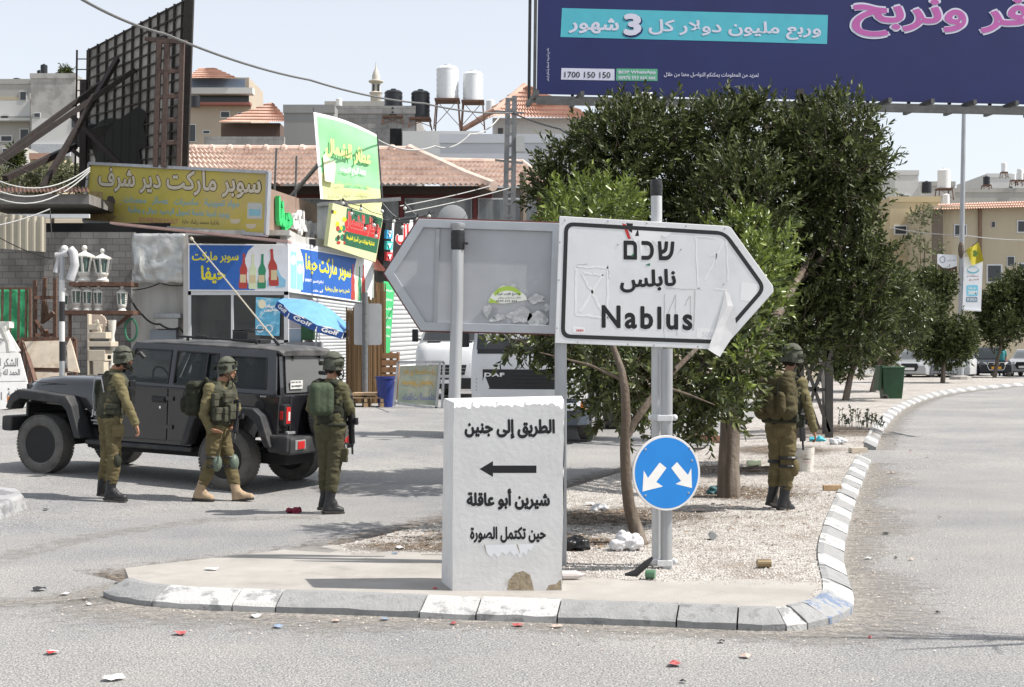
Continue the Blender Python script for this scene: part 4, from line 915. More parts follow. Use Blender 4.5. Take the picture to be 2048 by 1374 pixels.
    loft(mb, sec); rf = mb.build('roof', mat('dusty_hardtop', (.05, .05, .052), .55, .2, 4, .15, 120, col2=(.13, .125, .12), thr=(.45, .7), s2=2), t, smooth=True)
    mb = MB(); mb.holes([(-.66, 1.165), (.66, 1.165), (.62, 1.775), (-.62, 1.775)], [[(-.53, 1.21), (.53, 1.21), (.49, 1.70), (-.49, 1.70)]], lambda u, v, d: Vector((-.66 + (v - 1.16) * .12 + d, u, v)), .03); mb.build('rear_frame', M_jb, t, bevel=.004)
    mb = MB(); q = [(-.55, 1.19), (.55, 1.19), (.51, 1.725), (-.51, 1.725)]; mb.prism([(-.675 + (z - 1.16) * .12, y, z) for y, z in q], (-.008, 0, 0)); rg = mb.build('rear_window', M_rglass, t)
    for s in (-1, 1): mb = MB(); mb.box((-.63, s * .34, 1.72), (.05, .05, .10)); mb.box((-.60, s * .34, 1.765), (.08, .06, .02)); mb.build('glass_hinge', M_black, t, bevel=.006)
    mb = MB(); mb.box((-.69, .33, 1.30), (.004, .30, .12)); st = mb.build('sticker', flat('white_sticker', (.62, .62, .6), .6), rg)
    mb = MB(); ltext(mb, 'איך אני נוהג', (-.693, .46, 1.315), (0, -1, 0), (0, 0, 1), .23, .03, .03); ltext(mb, '?', (-.693, .475, 1.315), (0, -1, 0), (0, 0, 1), .012, .03, .02); ltext(mb, '08-9903077', (-.693, .46, 1.262), (0, -1, 0), (0, 0, 1), .26, .032, .03); mb.build('sticker_writing', M_blk, rg)
    mb = MB(); mb.prism([(1.93, -.66, 1.19), (1.93, .66, 1.19), (1.63, .60, 1.73), (1.63, -.60, 1.73)], (.012, 0, .004)); mb.build('windshield', glass('windshield_glass', (.03, .035, .04), .4), t)
    mb = MB()
    for y in (-.66, .66): mb.bar((1.95, y, 1.17), (1.62, y * .93, 1.77), .06)
    mb.bar((1.62, -.62, 1.755), (1.62, .62, 1.755), .05); mb.build('windshield_frame', M_jb, t, bevel=.008)
    for s in (-1, 1): mb = MB(); mb.box((1.86, s * .93, 1.20), (.09, .20, .16)); mb.bar((1.88, s * .76, 1.12), (1.87, s * .88, 1.15), .04); mb.build('side_mirror', M_black, t, bevel=.02)
    # rear end
    mb = MB(); mb.box((-.725, 0, .87), (.02, 1.05, .58)); mb.build('tailgate', M_jb, t, bevel=.01)
    for s in (-1, 1):
        mb = MB(); mb.box((-.745, s * .68, .94), (.09, .15, .25)); tl_ = mb.build('tail_light', M_black, t, bevel=.02)
        l_ = MB(); l_.box((-.787, s * .675, .94), (.02, .095, .19)); l_.box((-.74, s * .757, .94), (.05, .006, .10)); l_.build('lens', M_lens, tl_, bevel=.006)
        l_ = MB(); l_.box((-.80, s * .665, .93), (.006, .04, .10)); l_.build('reverse_lamp', flat('pale_lens', (.7, .6, .58), .2), tl_)
    mb = MB(); mb.box((-.84, 0, .60), (.20, 1.66, .20)); 
    for s in (-1, 1): mb.box((-.76, s * .77, .62), (.30, .20, .20)); 
    bp_ = mb.build('rear_bumper', M_jp, t, bevel=.03)
    for s in (-1, 1): mb = MB(); mb.box((-.935, s * .60, .61), (.03, .26, .12)); rfl = mb.build('reflector_housing', mat('grey_plastic', (.2, .2, .2), .6), bp_, bevel=.015); mb = MB(); mb.box((-.955, s * .60, .61), (.012, .16, .09)); mb.build('reflector', M_lens, bp_, bevel=.005)
    mb = MB(); mb.box((-.80, .62, .74), (.04, .18, .03)); mb.box((-.78, .66, .70), (.03, .06, .12)); mb.build('fuel_bracket', M_galv, t, bevel=.006)
    mb = MB(); mb.lathe([(.075, .766), (.075, .775), (.055, .778), (.05, .772), (0, .772)], (-.42, 0, 1.03), 'Y', 20); mb.build('fuel_cap', M_black, t)
    mb = MB(); mb.box((-.96, -.34, .52), (.012, .50, .12)); pl = mb.build('number_plate', flat('dark_plate', (.02, .02, .022), .5), t, bevel=.006)
    mb = MB(); ltext(mb, '50706', (-.969, -.135, .485), (0, -1, 0), (0, 0, 1), .34, .07, .03); ltext(mb, 'צ', (-.969, -.51, .485), (0, -1, 0), (0, 0, 1), .05, .07, .03); ltext(mb, '(', (-.969, -.105, .485), (0, -1, 0), (0, 0, 1), .016, .08, .01); mb.build('plate_digits', M_white, pl)
    W = wheel(t, (-.97, -.12, 1.02), .40, .25, 'X', -1, name='spare_wheel')
    mb = MB(); mb.box((-.80, -.12, 1.02), (.14, .34, .34)); mb.box((-.86, -.12, 1.47), (.12, .22, .06)); mb.build('spare_carrier', M_black, t, bevel=.02)
    mb = MB(); mb.box((-.925, -.12, 1.475), (.012, .18, .035)); mb.build('brake_lamp', M_lens, t)
    for x in (0, 3.0):
        for s in (-1, 1): wheel(t, (x, s * .79, .40), .40, .25, 'Y', s)
    # seats and wheel inside
    for x, y in ((1.0, .36), (1.0, -.36), (.15, .36), (.15, -.36)):
        mb = MB(); mb.box((x, y, .95), (.5, .5, .14)); mb.box((x - .25, y, 1.25), (.14, .48, .6), Matrix.Rotation(R(-10), 3, 'Y')); mb.box((x - .32, y, 1.6), (.09, .26, .18)); mb.build('seat', M_int, t, bevel=.03)
    mb = MB(); mb.tube([(1.42 + .06 * math.cos(a), .36 + .18 * math.sin(a), 1.25 + .17 * math.cos(a)) for a in np.linspace(0, 6.28, 17)], .015, 6); mb.box((1.75, 0, 1.12), (.25, 1.3, .2)); mb.build('dashboard', M_int, t)
    # roof rack, aerial gear
    mb = MB(); mb.bar((1.1, .45, 1.885), (-.1, .40, 1.885), .03); mb.bar((.95, .45, 1.835), (.95, .45, 1.90), .03); mb.bar((-.1, .40, 1.83), (-.1, .40, 1.9), .03); mb.box((.75, .45, 1.90), (.14, .05, .04)); mb.build('roof_bar', M_black, t, bevel=.005)
    mb = MB(); mb.box((.28, .12, 1.93), (.24, .2, .14)); mb.box((.08, .05, 1.88), (.2, .26, .05)); mb.box((.28, .02, 2.02), (.3, .34, .012), Matrix.Rotation(R(6), 3, 'Y')); mb.build('radio_box', M_black, t, bevel=.006)
    bpy.context.view_layer.update(); inv = t.matrix_world.inverted()
    a = Vector((-.42, .36, 1.85)); b = inv @ P(381, 484, 18.9)
    mb = MB(); mb.cyl(a, a.lerp(b, .06), .028, .022, 8); mb.build('aerial_base', M_black, t)
    mb = MB(); mb.tube([a, a.lerp(b, .3) + Vector((0, 0, .008)), a.lerp(b, .62) + Vector((0, 0, .012)), b], [.013, .011, .010, .009], 6); mb.cyl(a.lerp(b, .975), b, .022, n=8); mb.build('whip_aerial', flat('pale_aerial', (.42, .38, .31), .5), t)
    mb = MB(); ltext(mb, 'Jeep', (2.26, .767, .76), (-1, 0, 0), (0, 0, 1), .20, .085, .02); ltext(mb, 'WRANGLER', (2.26, .767, .715), (-1, 0, 0), (0, 0, 1), .24, .02, .02); ltext(mb, 'UNLIMITED', (2.22, .767, .685), (-1, 0, 0), (0, 0, 1), .17, .016, .02); mb.build('badge', flat('silver_badge', (.55, .55, .55), .4, metal=.4), t)
    mb = MB(); ltext(mb, 'כבאן', (-.42, .768, 1.13), (-1, 0, 0), (0, 0, 1), .09, .022, .02); mb.build('stencil', M_white, t)
    for o in t.children_recursive:                  # raised body on its springs: taller tub, nose slightly up
        if o.type != 'MESH' or 'wheel' in o.parent.name: continue
        for v in o.data.vertices:
            x, y, z = v.co; cl = lambda a: max(0, min(1, a)); v.co.z = z + .085 * cl((z - .5) / .65) - .045 * cl((z - 1.25) / .55) + .022 * max(0, x) * cl((z - .6) / .5)
    return t
make_jeep()
# ---------------------------------------------------------------- white flatbed truck behind the signs
def make_truck():
    ps = R(13); c = Vector(((1052 - 1024) / FPX * 27.2, 27.2, gz(.3, 27.2)))
    t = thing('flatbed_truck', 'white flatbed truck with black grille band parked behind the direction signs', 'truck', c); t.rotation_euler = (0, 0, R(-90) - ps); OFF[t.name] = None
    mb = MB(); sec = []
    for z, x0, hw in ((.84, 0, 1.10), (1.05, .0, 1.12), (1.42, -.02, 1.12), (1.75, -.06, 1.11), (2.3, -.20, 1.06), (2.72, -.34, 1.0), (2.8, -.5, .96)):
        sec.append([Vector((x0 - .12, -hw, z)), Vector((x0 - .03, -hw + .1, z)), Vector((x0, -hw + .3, z)), Vector((x0 + .03, 0, z)), Vector((x0, hw - .3, z)), Vector((x0 - .03, hw - .1, z)), Vector((x0 - .12, hw, z)), Vector((-1.75, hw, z)), Vector((-1.75, -hw, z))])
    loft(mb, sec); mb.build('cab', M_vwhite, t, smooth=True)
    def fr(y, z, o=.0):
        k = abs(y); x = (.03 - .03 * k / .8) if k < .8 else (0 - .03 * (k - .8) / .2 if k < 1 else -.03 - .09 * (k - 1) / .1)
        zz = [(.84, 0), (1.42, -.02), (1.75, -.06), (2.3, -.2), (2.72, -.34)]
        for (a, xa), (b, xb) in zip(zz, zz[1:]):
            if a <= z <= b: x += xa + (xb - xa) * (z - a) / (b - a)
        return Vector((x + o, y, z))
    def band(mb, y0, y1, z0, z1, o, n=12):
        for i in range(n):
            a = y0 + (y1 - y0) * i / n; b = y0 + (y1 - y0) * (i + 1) / n; mb.add([fr(a, z0, o), fr(b, z0, o), fr(b, z1, o), fr(a, z1, o)], [(0, 1, 2, 3)])
        return mb
    band(MB(), -1.0, 1.0, 1.78, 2.62, .006).build('windscreen', glass('truck_glass', (.015, .018, .02), .85), t)
    band(MB(), -.98, .98, 1.70, 1.79, .009).build('cowl', M_black, t)
    gp = band(MB(), -.86, .86, 1.02, 1.40, .008).build('grille', M_black, t)
    mb = MB()
    for z in (1.10, 1.17, 1.24, 1.31):
        for i in range(8): a = -.25 + .7 * i / 8; mb.bar(fr(a, z, .016), fr(a + .0875, z, .016), .014, .02)
    mb.build('grille_slats', flat('slat_black', (.03, .03, .032), .5), gp)
    mb = MB(); ltext(mb, 'DAF', fr(-.82, 1.26, .02), (.03, 1, 0), (0, 0, 1), .40, .075, .04, space=1.1); mb.build('badge', M_white, gp)
    mb = MB()
    for s in (-1, 1):
        for k in range(4): mb.bar(fr(s * .98, 1.0 + k * .07, .01), fr(s * 1.06, 1.0 + k * .07, .0), .02)
    mb.build('corner_vents', flat('vent_grey', (.3, .3, .3), .6), t)
    mb = MB(); sec = []
    for x, hw in ((-.9, 1.13), (-.25, 1.14), (-.02, 1.0), (.06, .7), (.07, 0)):
        sec.append([Vector((x, -hw, .34)), Vector((x, -hw, .82)), Vector((x, hw, .82)), Vector((x, hw, .34))])
    loft(mb, sec); mb.build('bumper', mat('dark_blue_grey_plastic', (.045, .055, .075), .5, .15, 5), t, bevel=.02)
    for s in (-1, 1):
        mb = MB(); mb.prism([(.0, s * .62, .62), (.0, s * .98, .62), (-.1, s * 1.05, .70), (-.1, s * 1.05, .80), (.0, s * .62, .80)], (.06, 0, 0)); mb.build('headlight', M_hglass, t, bevel=.01)
        mb = MB(); mb.box((-.12, s * 1.09, .71), (.14, .1, .14)); mb.build('turn_signal', M_amber, t, bevel=.01)
        mb = MB(); mb.box((-.2, s * 1.28, 2.1), (.12, .2, .55)); mb.bar((-.3, s * 1.05, 2.4), (-.2, s * 1.28, 2.4), .05); mb.build('side_mirror', M_black, t, bevel=.03)
        mb = MB(); mb.prism([(-.35, s * 1.115, 1.72), (-1.3, s * 1.115, 1.66), (-1.3, s * 1.02, 2.55), (-.55, s * 1.02, 2.55)], (0, s * .012, 0)); mb.build('side_window', M_glass, t)
        mb = MB(); mb.prism([(-.55, s * 1.10, .40), (-.62, s * 1.10, .84), (-.85, s * 1.10, 1.0), (-1.5, s * 1.10, 1.0), (-1.72, s * 1.10, .84), (-1.74, s * 1.10, .62), (-1.62, s * 1.1, .62), (-1.52, s * 1.1, .86), (-1.4, s * 1.1, .93), (-.92, s * 1.1, .93), (-.75, s * 1.1, .8), (-.68, s * 1.1, .4)], (0, s * .06, 0)); mb.build('wheel_arch', M_black, t, bevel=.01)
        wheel(t, (-1.18, s * .98, .44), .44, .28, 'Y', s, dark=False, lugs=False); wheel(t, (-4.9, s * .92, .44), .44, .36, 'Y', s, dark=False, lugs=False)
    mb = MB(); mb.box((-4.4, 0, .72), (5.3, .8, .24)); mb.box((-2.2, .75, .62), (.6, .4, .5)); mb.box((-2.0, 0, 1.3), (.3, 1.6, .9)); mb.box((-2.05, 1.0, .7), (.12, .12, .9)); mb.build('chassis', M_dark, t, bevel=.02)
    mb = MB(); mb.box((-4.75, 0, 1.02), (5.2, 2.24, .10)); 
    mb.build('flatbed', mat('dull_bed_steel', (.42, .43, .45), .5, .15, 6, metal=.3), t, bevel=.01)
    for s in (-1, 1):
        mb = MB(); mb.prism([(-2.2, s * 1.13, .70), (-2.2, s * 1.13, 1.09), (-7.3, s * 1.13, 1.09), (-7.3, s * 1.13, .66)], (0, s * .03, 0)); mb.build('side_rail', mat('pale_rail', (.52, .54, .56), .45, .08, 6, metal=.2), t, bevel=.006)
make_truck()
# ---------------------------------------------------------------- white van further back
def make_van():
    c = Vector(((896 - 1024) / FPX * 46, 46, .25)); t = thing('delivery_van', 'white van with black grille facing the road between the shutters and the white truck', 'van', c); t.rotation_euler = (0, 0, R(-90 - 8)); t.scale = (1.1, 1.1, 1); OFF[t.name] = None
    mb = MB(); sec = []
    for z, x0, hw in ((.35, 0, .98), (.9, .02, 1.02), (1.55, -.04, 1.02), (1.80, -.22, 1.0), (1.88, -.40, .97), (2.6, -1.05, .90), (2.95, -1.35, .86)):
        sec.append([Vector((x0 - .25, -hw, z)), Vector((x0 - .05, -hw + .16, z)), Vector((x0, -hw + .4, z)), Vector((x0 + .02, 0, z)), Vector((x0, hw - .4, z)), Vector((x0 - .05, hw - .16, z)), Vector((x0 - .25, hw, z)), Vector((-5.6, hw, z)), Vector((-5.6, -hw, z))])
    loft(mb, sec); mb.build('body', M_vwhite, t, smooth=True)
    mb = MB(); mb.add([(-.39, -.84, 1.90), (-.37, 0, 1.90), (-.39, .84, 1.90), (-1.03, .76, 2.58), (-1.01, 0, 2.58), (-1.03, -.76, 2.58)], [(0, 1, 4, 5), (1, 2, 3, 4)]); mb.v = [(x + .012, y, z + .012) for x, y, z in mb.v]; mb.build('windscreen', MATS['truck_glass'], t)
    mb = MB(); mb.prism([(.03, -.5, .80), (.03, .5, .80), (.02, .56, 1.12), (.02, -.56, 1.12)], (.02, 0, 0)); g_ = mb.build('grille', M_black, t, bevel=.01)
    mb = MB(); mb.box((.055, 0, .90), (.01, 1.0, .03)); mb.box((.055, 0, 1.01), (.01, 1.05, .03)); mb.build('grille_bars', flat('mid_grey_bar', (.25, .25, .26), .4), g_)
    mb = MB(); mb.box((.02, 0, .52), (.12, 1.8, .36)); mb.build('bumper', M_black, t, bevel=.03)
    mb = MB(); mb.box((.085, 0, .58), (.012, .52, .12)); pl = mb.build('number_plate', M_white, t)
    mb = MB(); ltext(mb, '8', (.093, -.24, .545), (0, 1, 0), (0, 0, 1), .045, .07, .02); mb.build('plate_digits', M_blk, pl)
    for s in (-1, 1):
        mb = MB(); mb.prism([(-.04, s * .62, .9), (-.2, s * .98, .95), (-.26, s * .98, 1.28), (-.06, s * .66, 1.18)], (.06, 0, 0)); mb.build('headlight', M_hglass, t, bevel=.01)
        mb = MB(); mb.box((-.75, s * 1.14, 2.08), (.12, .18, .42)); mb.bar((-.8, s * .95, 1.95), (-.75, s * 1.1, 1.98), .05); mb.build('side_mirror', M_black, t, bevel=.03)
        mb = MB(); mb.box((-.32, s * .48, 1.865), (.08, .4, .01), Matrix.Rotation(R(-25), 3, 'Y')); 
        for k in range(8): mb.box((-.31, s * .48 - .17 + k * .05, 1.872), (.07, .02, .01), Matrix.Rotation(R(-25), 3, 'Y'))
        mb.build('bonnet_vent', M_black, t)
        wheel(t, (-.85, s * .88, .38), .38, .24, 'Y', s, lugs=False); wheel(t, (-4.4, s * .88, .38), .38, .24, 'Y', s, lugs=False)
make_van()
# ---------------------------------------------------------------- people
from mathutils import noise as mnoise
M_shirt = mat('olive_shirt', (.15, .13, .068), .9, .25, 9, .3, 60, spec=.15)
M_trous = mat('olive_trousers', (.118, .096, .05), .9, .3, 8, .3, 60, spec=.15)
M_skin = mat('tanned_skin', (.36, .19, .12), .55, .1, 20, spec=.3)
M_green = mat('dark_green_webbing', (.034, .036, .026), .9, .3, 16, .3, 80, spec=.15)
M_vest = mat('grey_green_vest', (.064, .064, .046), .9, .35, 14, .3, 70, spec=.15)
M_helm = mat('olive_grey_helmet_cover', (.09, .094, .074), .85, .35, 22, .4, 60, spec=.2)
M_bootb = mat('black_boot_leather', (.02, .02, .022), .5, .25, 20, .2, 60)
M_boott = mat('tan_suede_boot', (.34, .25, .165), .9, .15, 16, .3, 60)
M_sole = flat('dark_sole', (.03, .028, .025), .8)
M_beard = mat('dark_beard', (.02, .014, .011), .9, .3, 60)
M_gun = flat('gun_black', (.014, .014, .016), .4)
M_pad = mat('green_knee_pad', (.10, .13, .10), .5, .12, 10)
def capsules(caps, voxel, name='tmp'):
    mb = MB()
    for a, b, r0, r1 in caps:
        a = Vector(a); b = Vector(b); d = b - a; L = max(d.length, 1e-4); d = d / L; pts = []; rs = []
        for k in range(5): t = math.pi / 2 * (1 - k / 4.0); pts.append(a - d * r0 * math.sin(t)); rs.append(max(r0 * math.cos(t), r0 * .02))
        for k in range(5): t = math.pi / 2 * k / 4.0; pts.append(b + d * r1 * math.sin(t)); rs.append(max(r1 * math.cos(t), r1 * .02))
        mb.tube(pts, rs, 14)
    me = bpy.data.meshes.new(name); me.from_pydata(mb.v, [], mb.f); o = bpy.data.objects.new(name, me); COL.objects.link(o)
    m = o.modifiers.new('r', 'REMESH'); m.mode = 'VOXEL'; m.voxel_size = voxel
    s = o.modifiers.new('s', 'SMOOTH'); s.factor = .5; s.iterations = 4
    dg = bpy.context.evaluated_depsgraph_get(); dg.update(); out = bpy.data.meshes.new_from_object(o.evaluated_get(dg))
    bpy.data.objects.remove(o); bpy.data.meshes.remove(me); return out
def organic(name, caps, voxel, mats, parent, pick=None, wrinkle=0, wscale=9, zmin=None):
    me = capsules([c[:4] for c in caps], voxel); me.name = name; nv = len(me.vertices)
    co = np.empty(nv * 3); me.vertices.foreach_get('co', co); co = co.reshape(-1, 3)
    A = np.array([list(c[0]) for c in caps]); Bm = np.array([list(c[1]) for c in caps]); r0 = np.array([c[2] for c in caps]); r1 = np.array([c[3] for c in caps]); mi = np.array([c[4] if len(c) > 4 else 0 for c in caps])
    def near(p):
        ab = Bm - A; t = np.clip(((p[:, None] - A[None]) * ab[None]).sum(2) / np.maximum((ab ** 2).sum(1), 1e-9)[None], 0, 1)
        d = np.linalg.norm(p[:, None] - (A[None] + ab[None] * t[..., None]), axis=2) - (r0[None] + (r1 - r0)[None] * t); return mi[d.argmin(1)]
    if wrinkle:
        no = np.empty(nv * 3); me.vertices.foreach_get('normal', no); no = no.reshape(-1, 3); lab = near(co)
        for i in range(nv):
            if mats[lab[i]] in (M_skin,): continue
            p = Vector(co[i]); q = Vector((p.x * .75, p.y * .75, p.z * 1.5)) * wscale
            n_ = mnoise.noise(q) * .6 + (1 - 2 * abs(mnoise.noise(q * 1.7 + Vector((9, 3, 1))))) * .55; co[i] += no[i] * wrinkle * n_
    if zmin is not None: co[:, 2] = np.maximum(co[:, 2], zmin)
    me.vertices.foreach_set('co', co.ravel())
    for m in mats: me.materials.append(m)
    n = len(me.polygons); ct = np.empty(n * 3); me.polygons.foreach_get('center', ct); me.polygons.foreach_set('material_index', near(ct.reshape(-1, 3)).astype(np.int32)); me.polygons.foreach_set('use_smooth', [True] * n)
    o = bpy.data.objects.new(name, me); COL.objects.link(o)
    if parent is not None: o.parent = parent; OFF[o.name] = OFF.get(parent.name)
    return o
def hand(caps, wrist, d, palm_n, thumb, curl=.5, k=1, mi=1):   # palm, four unequal bent fingers, thumb from the side of the palm
    d = Vector(d).normalized(); n = Vector(palm_n); n = (n - d * n.dot(d)).normalized(); s = d.cross(n).normalized()
    if s.dot(Vector(thumb)) < 0: s = -s
    w = Vector(wrist); pl = .085 * k
    for j in (-1, 0, 1): caps.append((w + d * .015 + s * j * .016, w + d * pl + s * j * .025, .017, .014, mi))
    for j, L in ((1.5, .072), (.5, .082), (-.5, .076), (-1.5, .06)):
        a = w + d * pl + s * j * .019; e = d; p = a
        for q, fr_ in enumerate((.45, .32, .23)):
            ang = curl * (.5 + .55 * q); e2 = (d * math.cos(ang * (q + 1) * .6) + n * math.sin(ang * (q + 1) * .6)).normalized(); b = p + e2 * L * k * fr_; caps.append((p, b, .0098 - .0008 * q, .0092 - .0008 * q, mi)); p = b
    a = w + d * .03 + s * .026; b = a + (d * .7 + s * .8 + n * .15).normalized() * .038; c = b + (d * .95 + s * .25 + n * .35).normalized() * .032
    caps.append((a, b, .013, .011, mi)); caps.append((b, c, .011, .009, mi))
def boot(t, ankle, heel, toe, top, m, sole):
    a = Vector(ankle); h = Vector(heel); e = Vector(toe); tp = Vector(top); d = (e - h).normalized(); zz = Vector((0, 0, 1))
    h2 = h + d * .045 + zz * .048; e2 = e - d * .045 + zz * .042; mid = h2.lerp(e2, .5) + zz * .022
    caps = [(tp, a, .066, .054), (a, h2, .054, .046), (a, mid, .052, .045), (h2, e2, .044, .043), (mid, e2, .046, .040)]
    o = organic('boot', caps, .009, [m], t, wrinkle=.003, wscale=16)
    # laces and sole
    mb = MB()
    u = Vector((-d.y, d.x, 0)).normalized()
    prof = [(-.01, .030), (.02, .044), (.10, .042), (.15, .048), (.22, .047), (.26, .038), (.285, .018)]; L = (e - h).length / .285; lo = []
    for f, w_ in prof: lo.append((f * L, w_))
    ring = [h + d * f + u * w_ for f, w_ in lo] + [h + d * f - u * w_ for f, w_ in lo[::-1]]
    up = d.cross(u); up = up if up.z > 0 else -up
    mb.prism([p - up * .002 for p in ring], up * .032); s_ = mb.build('sole', sole, o, bevel=.006)
    mb = MB()
    for k in range(5): c = tp.lerp(a, .35 + .16 * k) + d * (.058 - .004 * k); mb.bar(c - u * .025, c + u * .025 + zz * .01, .007)
    mb.build('laces', M_sole if m is not M_boott else M_boott, o)
    return o
def helmet(t, c, f, tilt=0, kind='', s=.95):
    c = Vector(c); f = Vector(f).normalized(); r = Vector((f.y, -f.x, 0)).normalized(); up = Vector((0, 0, 1))
    M = Matrix((r, f, up)).transposed() @ Matrix.Rotation(tilt, 3, 'X')
    mb = MB(); n = 28; vs = []; rings = []
    for i in range(10):
        ph = math.pi / 2 * i / 9; row = []
        for k in range(n):
            a = 2 * math.pi * k / n; ca, sa = math.cos(a), math.sin(a); fwd = sa
            drop = -.055 - .045 * (abs(ca) ** 2) * (1 if fwd < .5 else .4) - .035 * max(0, -fwd)
            rr = math.cos(ph * .999); z = .128 * math.sin(ph) if i else drop * .0
            fl = 1 + (.03 if i == 0 else 0)
            lump = 1 + .012 * mnoise.noise(Vector((ca * 3, sa * 3, z * 22)))
            row.append(Vector((.128 * rr * ca * fl * lump, .118 * rr * sa * fl * lump, z)))
        rings.append(row)
    low = [Vector((p.x * 1.035, p.y * 1.03, -.055 - .04 * (abs(p.x) / .13) ** 2 - .035 * max(0, -p.y / .118))) for p in rings[0]]
    inn = [Vector((p.x * .9, p.y * .9, p.z + .004)) for p in low]
    allr = [inn, low] + rings
    vs = [c + M @ (p * s) for row in allr for p in row]
    mb.add(vs, [(i * n + k, i * n + (k + 1) % n, (i + 1) * n + (k + 1) % n, (i + 1) * n + k) for i in range(len(allr) - 1) for k in range(n)])
    h = mb.build('helmet', M_helm, t, smooth=True)
    def q(x, y, z): return c + M @ Vector((x, y, z))
    mb = MB()
    for sx in (-1, 1): mb.box(q(sx * .134, .0, -.02), (.014, .12, .035), M); mb.box(q(sx * .134, .03, -.02), (.022, .03, .05), M)
    mb.box(q(0, .122, .02), (.05, .018, .06), M); mb.build('helmet_rail', M_green, h, bevel=.004)
    mb = MB(); mb.box(q(0, -.16, -.015), (.07, .035, .05), M); mb.build('battery_pouch', M_green, h, bevel=.01)
    mb = MB(); mb.tube([q(.118 * math.cos(a), .112 * math.sin(a), .045 + .006 * math.sin(5 * a)) for a in np.linspace(0, 6.28, 25)], .007, 5); mb.build('elastic_band', M_green, h)
    mb = MB()
    for sx in (-1, 1): mb.tube([q(sx * .118, .05, -.08), q(sx * .088, .085, -.14), q(sx * .035, .10, -.195), q(0, .10, -.20)], .008, 6); mb.tube([q(sx * .118, -.05, -.08), q(sx * .095, .04, -.13), q(sx * .06, .09, -.17)], .007, 6)
    mb.build('chin_strap', M_green, h)
    if kind == 'nvg':
        mb = MB(); mb.box(q(0, .19, .01), (.05, .06, .03), M)
        for sx in (-.03, .03): mb.cyl(q(sx, .20, .03), q(sx, .25, -.035), .022, .024, 10)
        mb.build('night_vision_goggles', M_black, h, smooth=True)
    if kind == 'patch': mb = MB(); mb.box(q(.05, .115, -.01), (.05, .012, .05), M @ Matrix.Rotation(R(-20), 3, 'Z')); mb.build('helmet_patch', M_black, h, bevel=.004)
    return h
def head(caps, c, f, neck):
    c = Vector(c); f = Vector(f).normalized(); r = Vector((f.y, -f.x, 0)).normalized(); z = Vector((0, 0, 1))
    caps += [(c - f * .015 + z * .02, c + f * .012 + z * .02, .082, .080, 1), (c + z * .0 + f * .025, c - z * .07 + f * .045, .066, .044, 1), (c - z * .075 + f * .055, c - z * .082 + f * .066, .030, .026, 1),
             (c + f * .088 + z * .005, c + f * .106 - z * .026, .010, .014, 1), (c + f * .088 - z * .056, c + f * .09 - z * .056, .014, .014, 1), (c + f * .07 + z * .028 + r * .03, c + f * .07 + z * .028 - r * .03, .02, .02, 1),
             (c - z * .05 - f * .01, Vector(neck), .055, .058, 1)]
    for s in (-1, 1): caps.append((c + r * s * .080 - f * .01 + z * .005, c + r * s * .084 - f * .018 - z * .03, .014, .010, 1))
    return c, f, r
def face(t, c, f, r, beard):
    z = Vector((0, 0, 1)); mb = MB()
    for s in (-1, 1): mb.ball(c + f * .083 + r * s * .03 + z * .004, (.012, .012, .006), 8, 5)
    mb.build('eyes', M_beard, t)
    mb = MB()
    for s in (-1, 1): mb.bar(c + f * .09 + r * s * .015 + z * .024, c + f * .084 + r * s * .046 + z * .022, .008)
    mb.build('eyebrows', M_beard, t)
    mb = MB(); mb.bar(c + f * .098 - r * .02 - z * .057, c + f * .098 + r * .02 - z * .057, .007); mb.build('mouth', flat('lips', (.25, .1, .08), .5), t)
    if beard:
        caps = [(c + f * .062 - z * .078, c + f * .07 - z * .088, .034, .030)]
        for s in (-1, 1): caps += [(c + r * s * .062 + f * .0 - z * .02, c + r * s * .052 + f * .03 - z * .065, .024, .026), (c + r * s * .052 + f * .03 - z * .065, c + f * .062 - z * .085, .026, .03), (c + r * s * .034 + f * .075 - z * .043, c + r * s * .02 + f * .088 - z * .042, .012, .011)]
        organic('beard', caps, .008, [M_beard], t)
    caps = [(c - f * .045 - z * .01 + r * s * .035, c - f * .05 - z * .045 + r * s * .03, .05, .042) for s in (-1, 1)]; organic('hair', caps, .01, [M_beard], t)
def pouchbox(t, name, c, sz, f, m, bev=.012, tilt=0):
    f = Vector(f).normalized(); r = Vector((f.y, -f.x, 0)).normalized(); M = Matrix((r, f, Vector((0, 0, 1)))).transposed() @ Matrix.Rotation(tilt, 3, 'X')
    mb = MB(); mb.box(c, sz, M); o = mb.build(name, m, t, bevel=bev, seg=3)
    mb = MB(); mb.box(Vector(c) + M @ Vector((0, sz[1] * .5, sz[2] * .22)), (sz[0] * .98, .012, sz[2] * .35), M); mb.build('flap', m, o, bevel=.004); return o
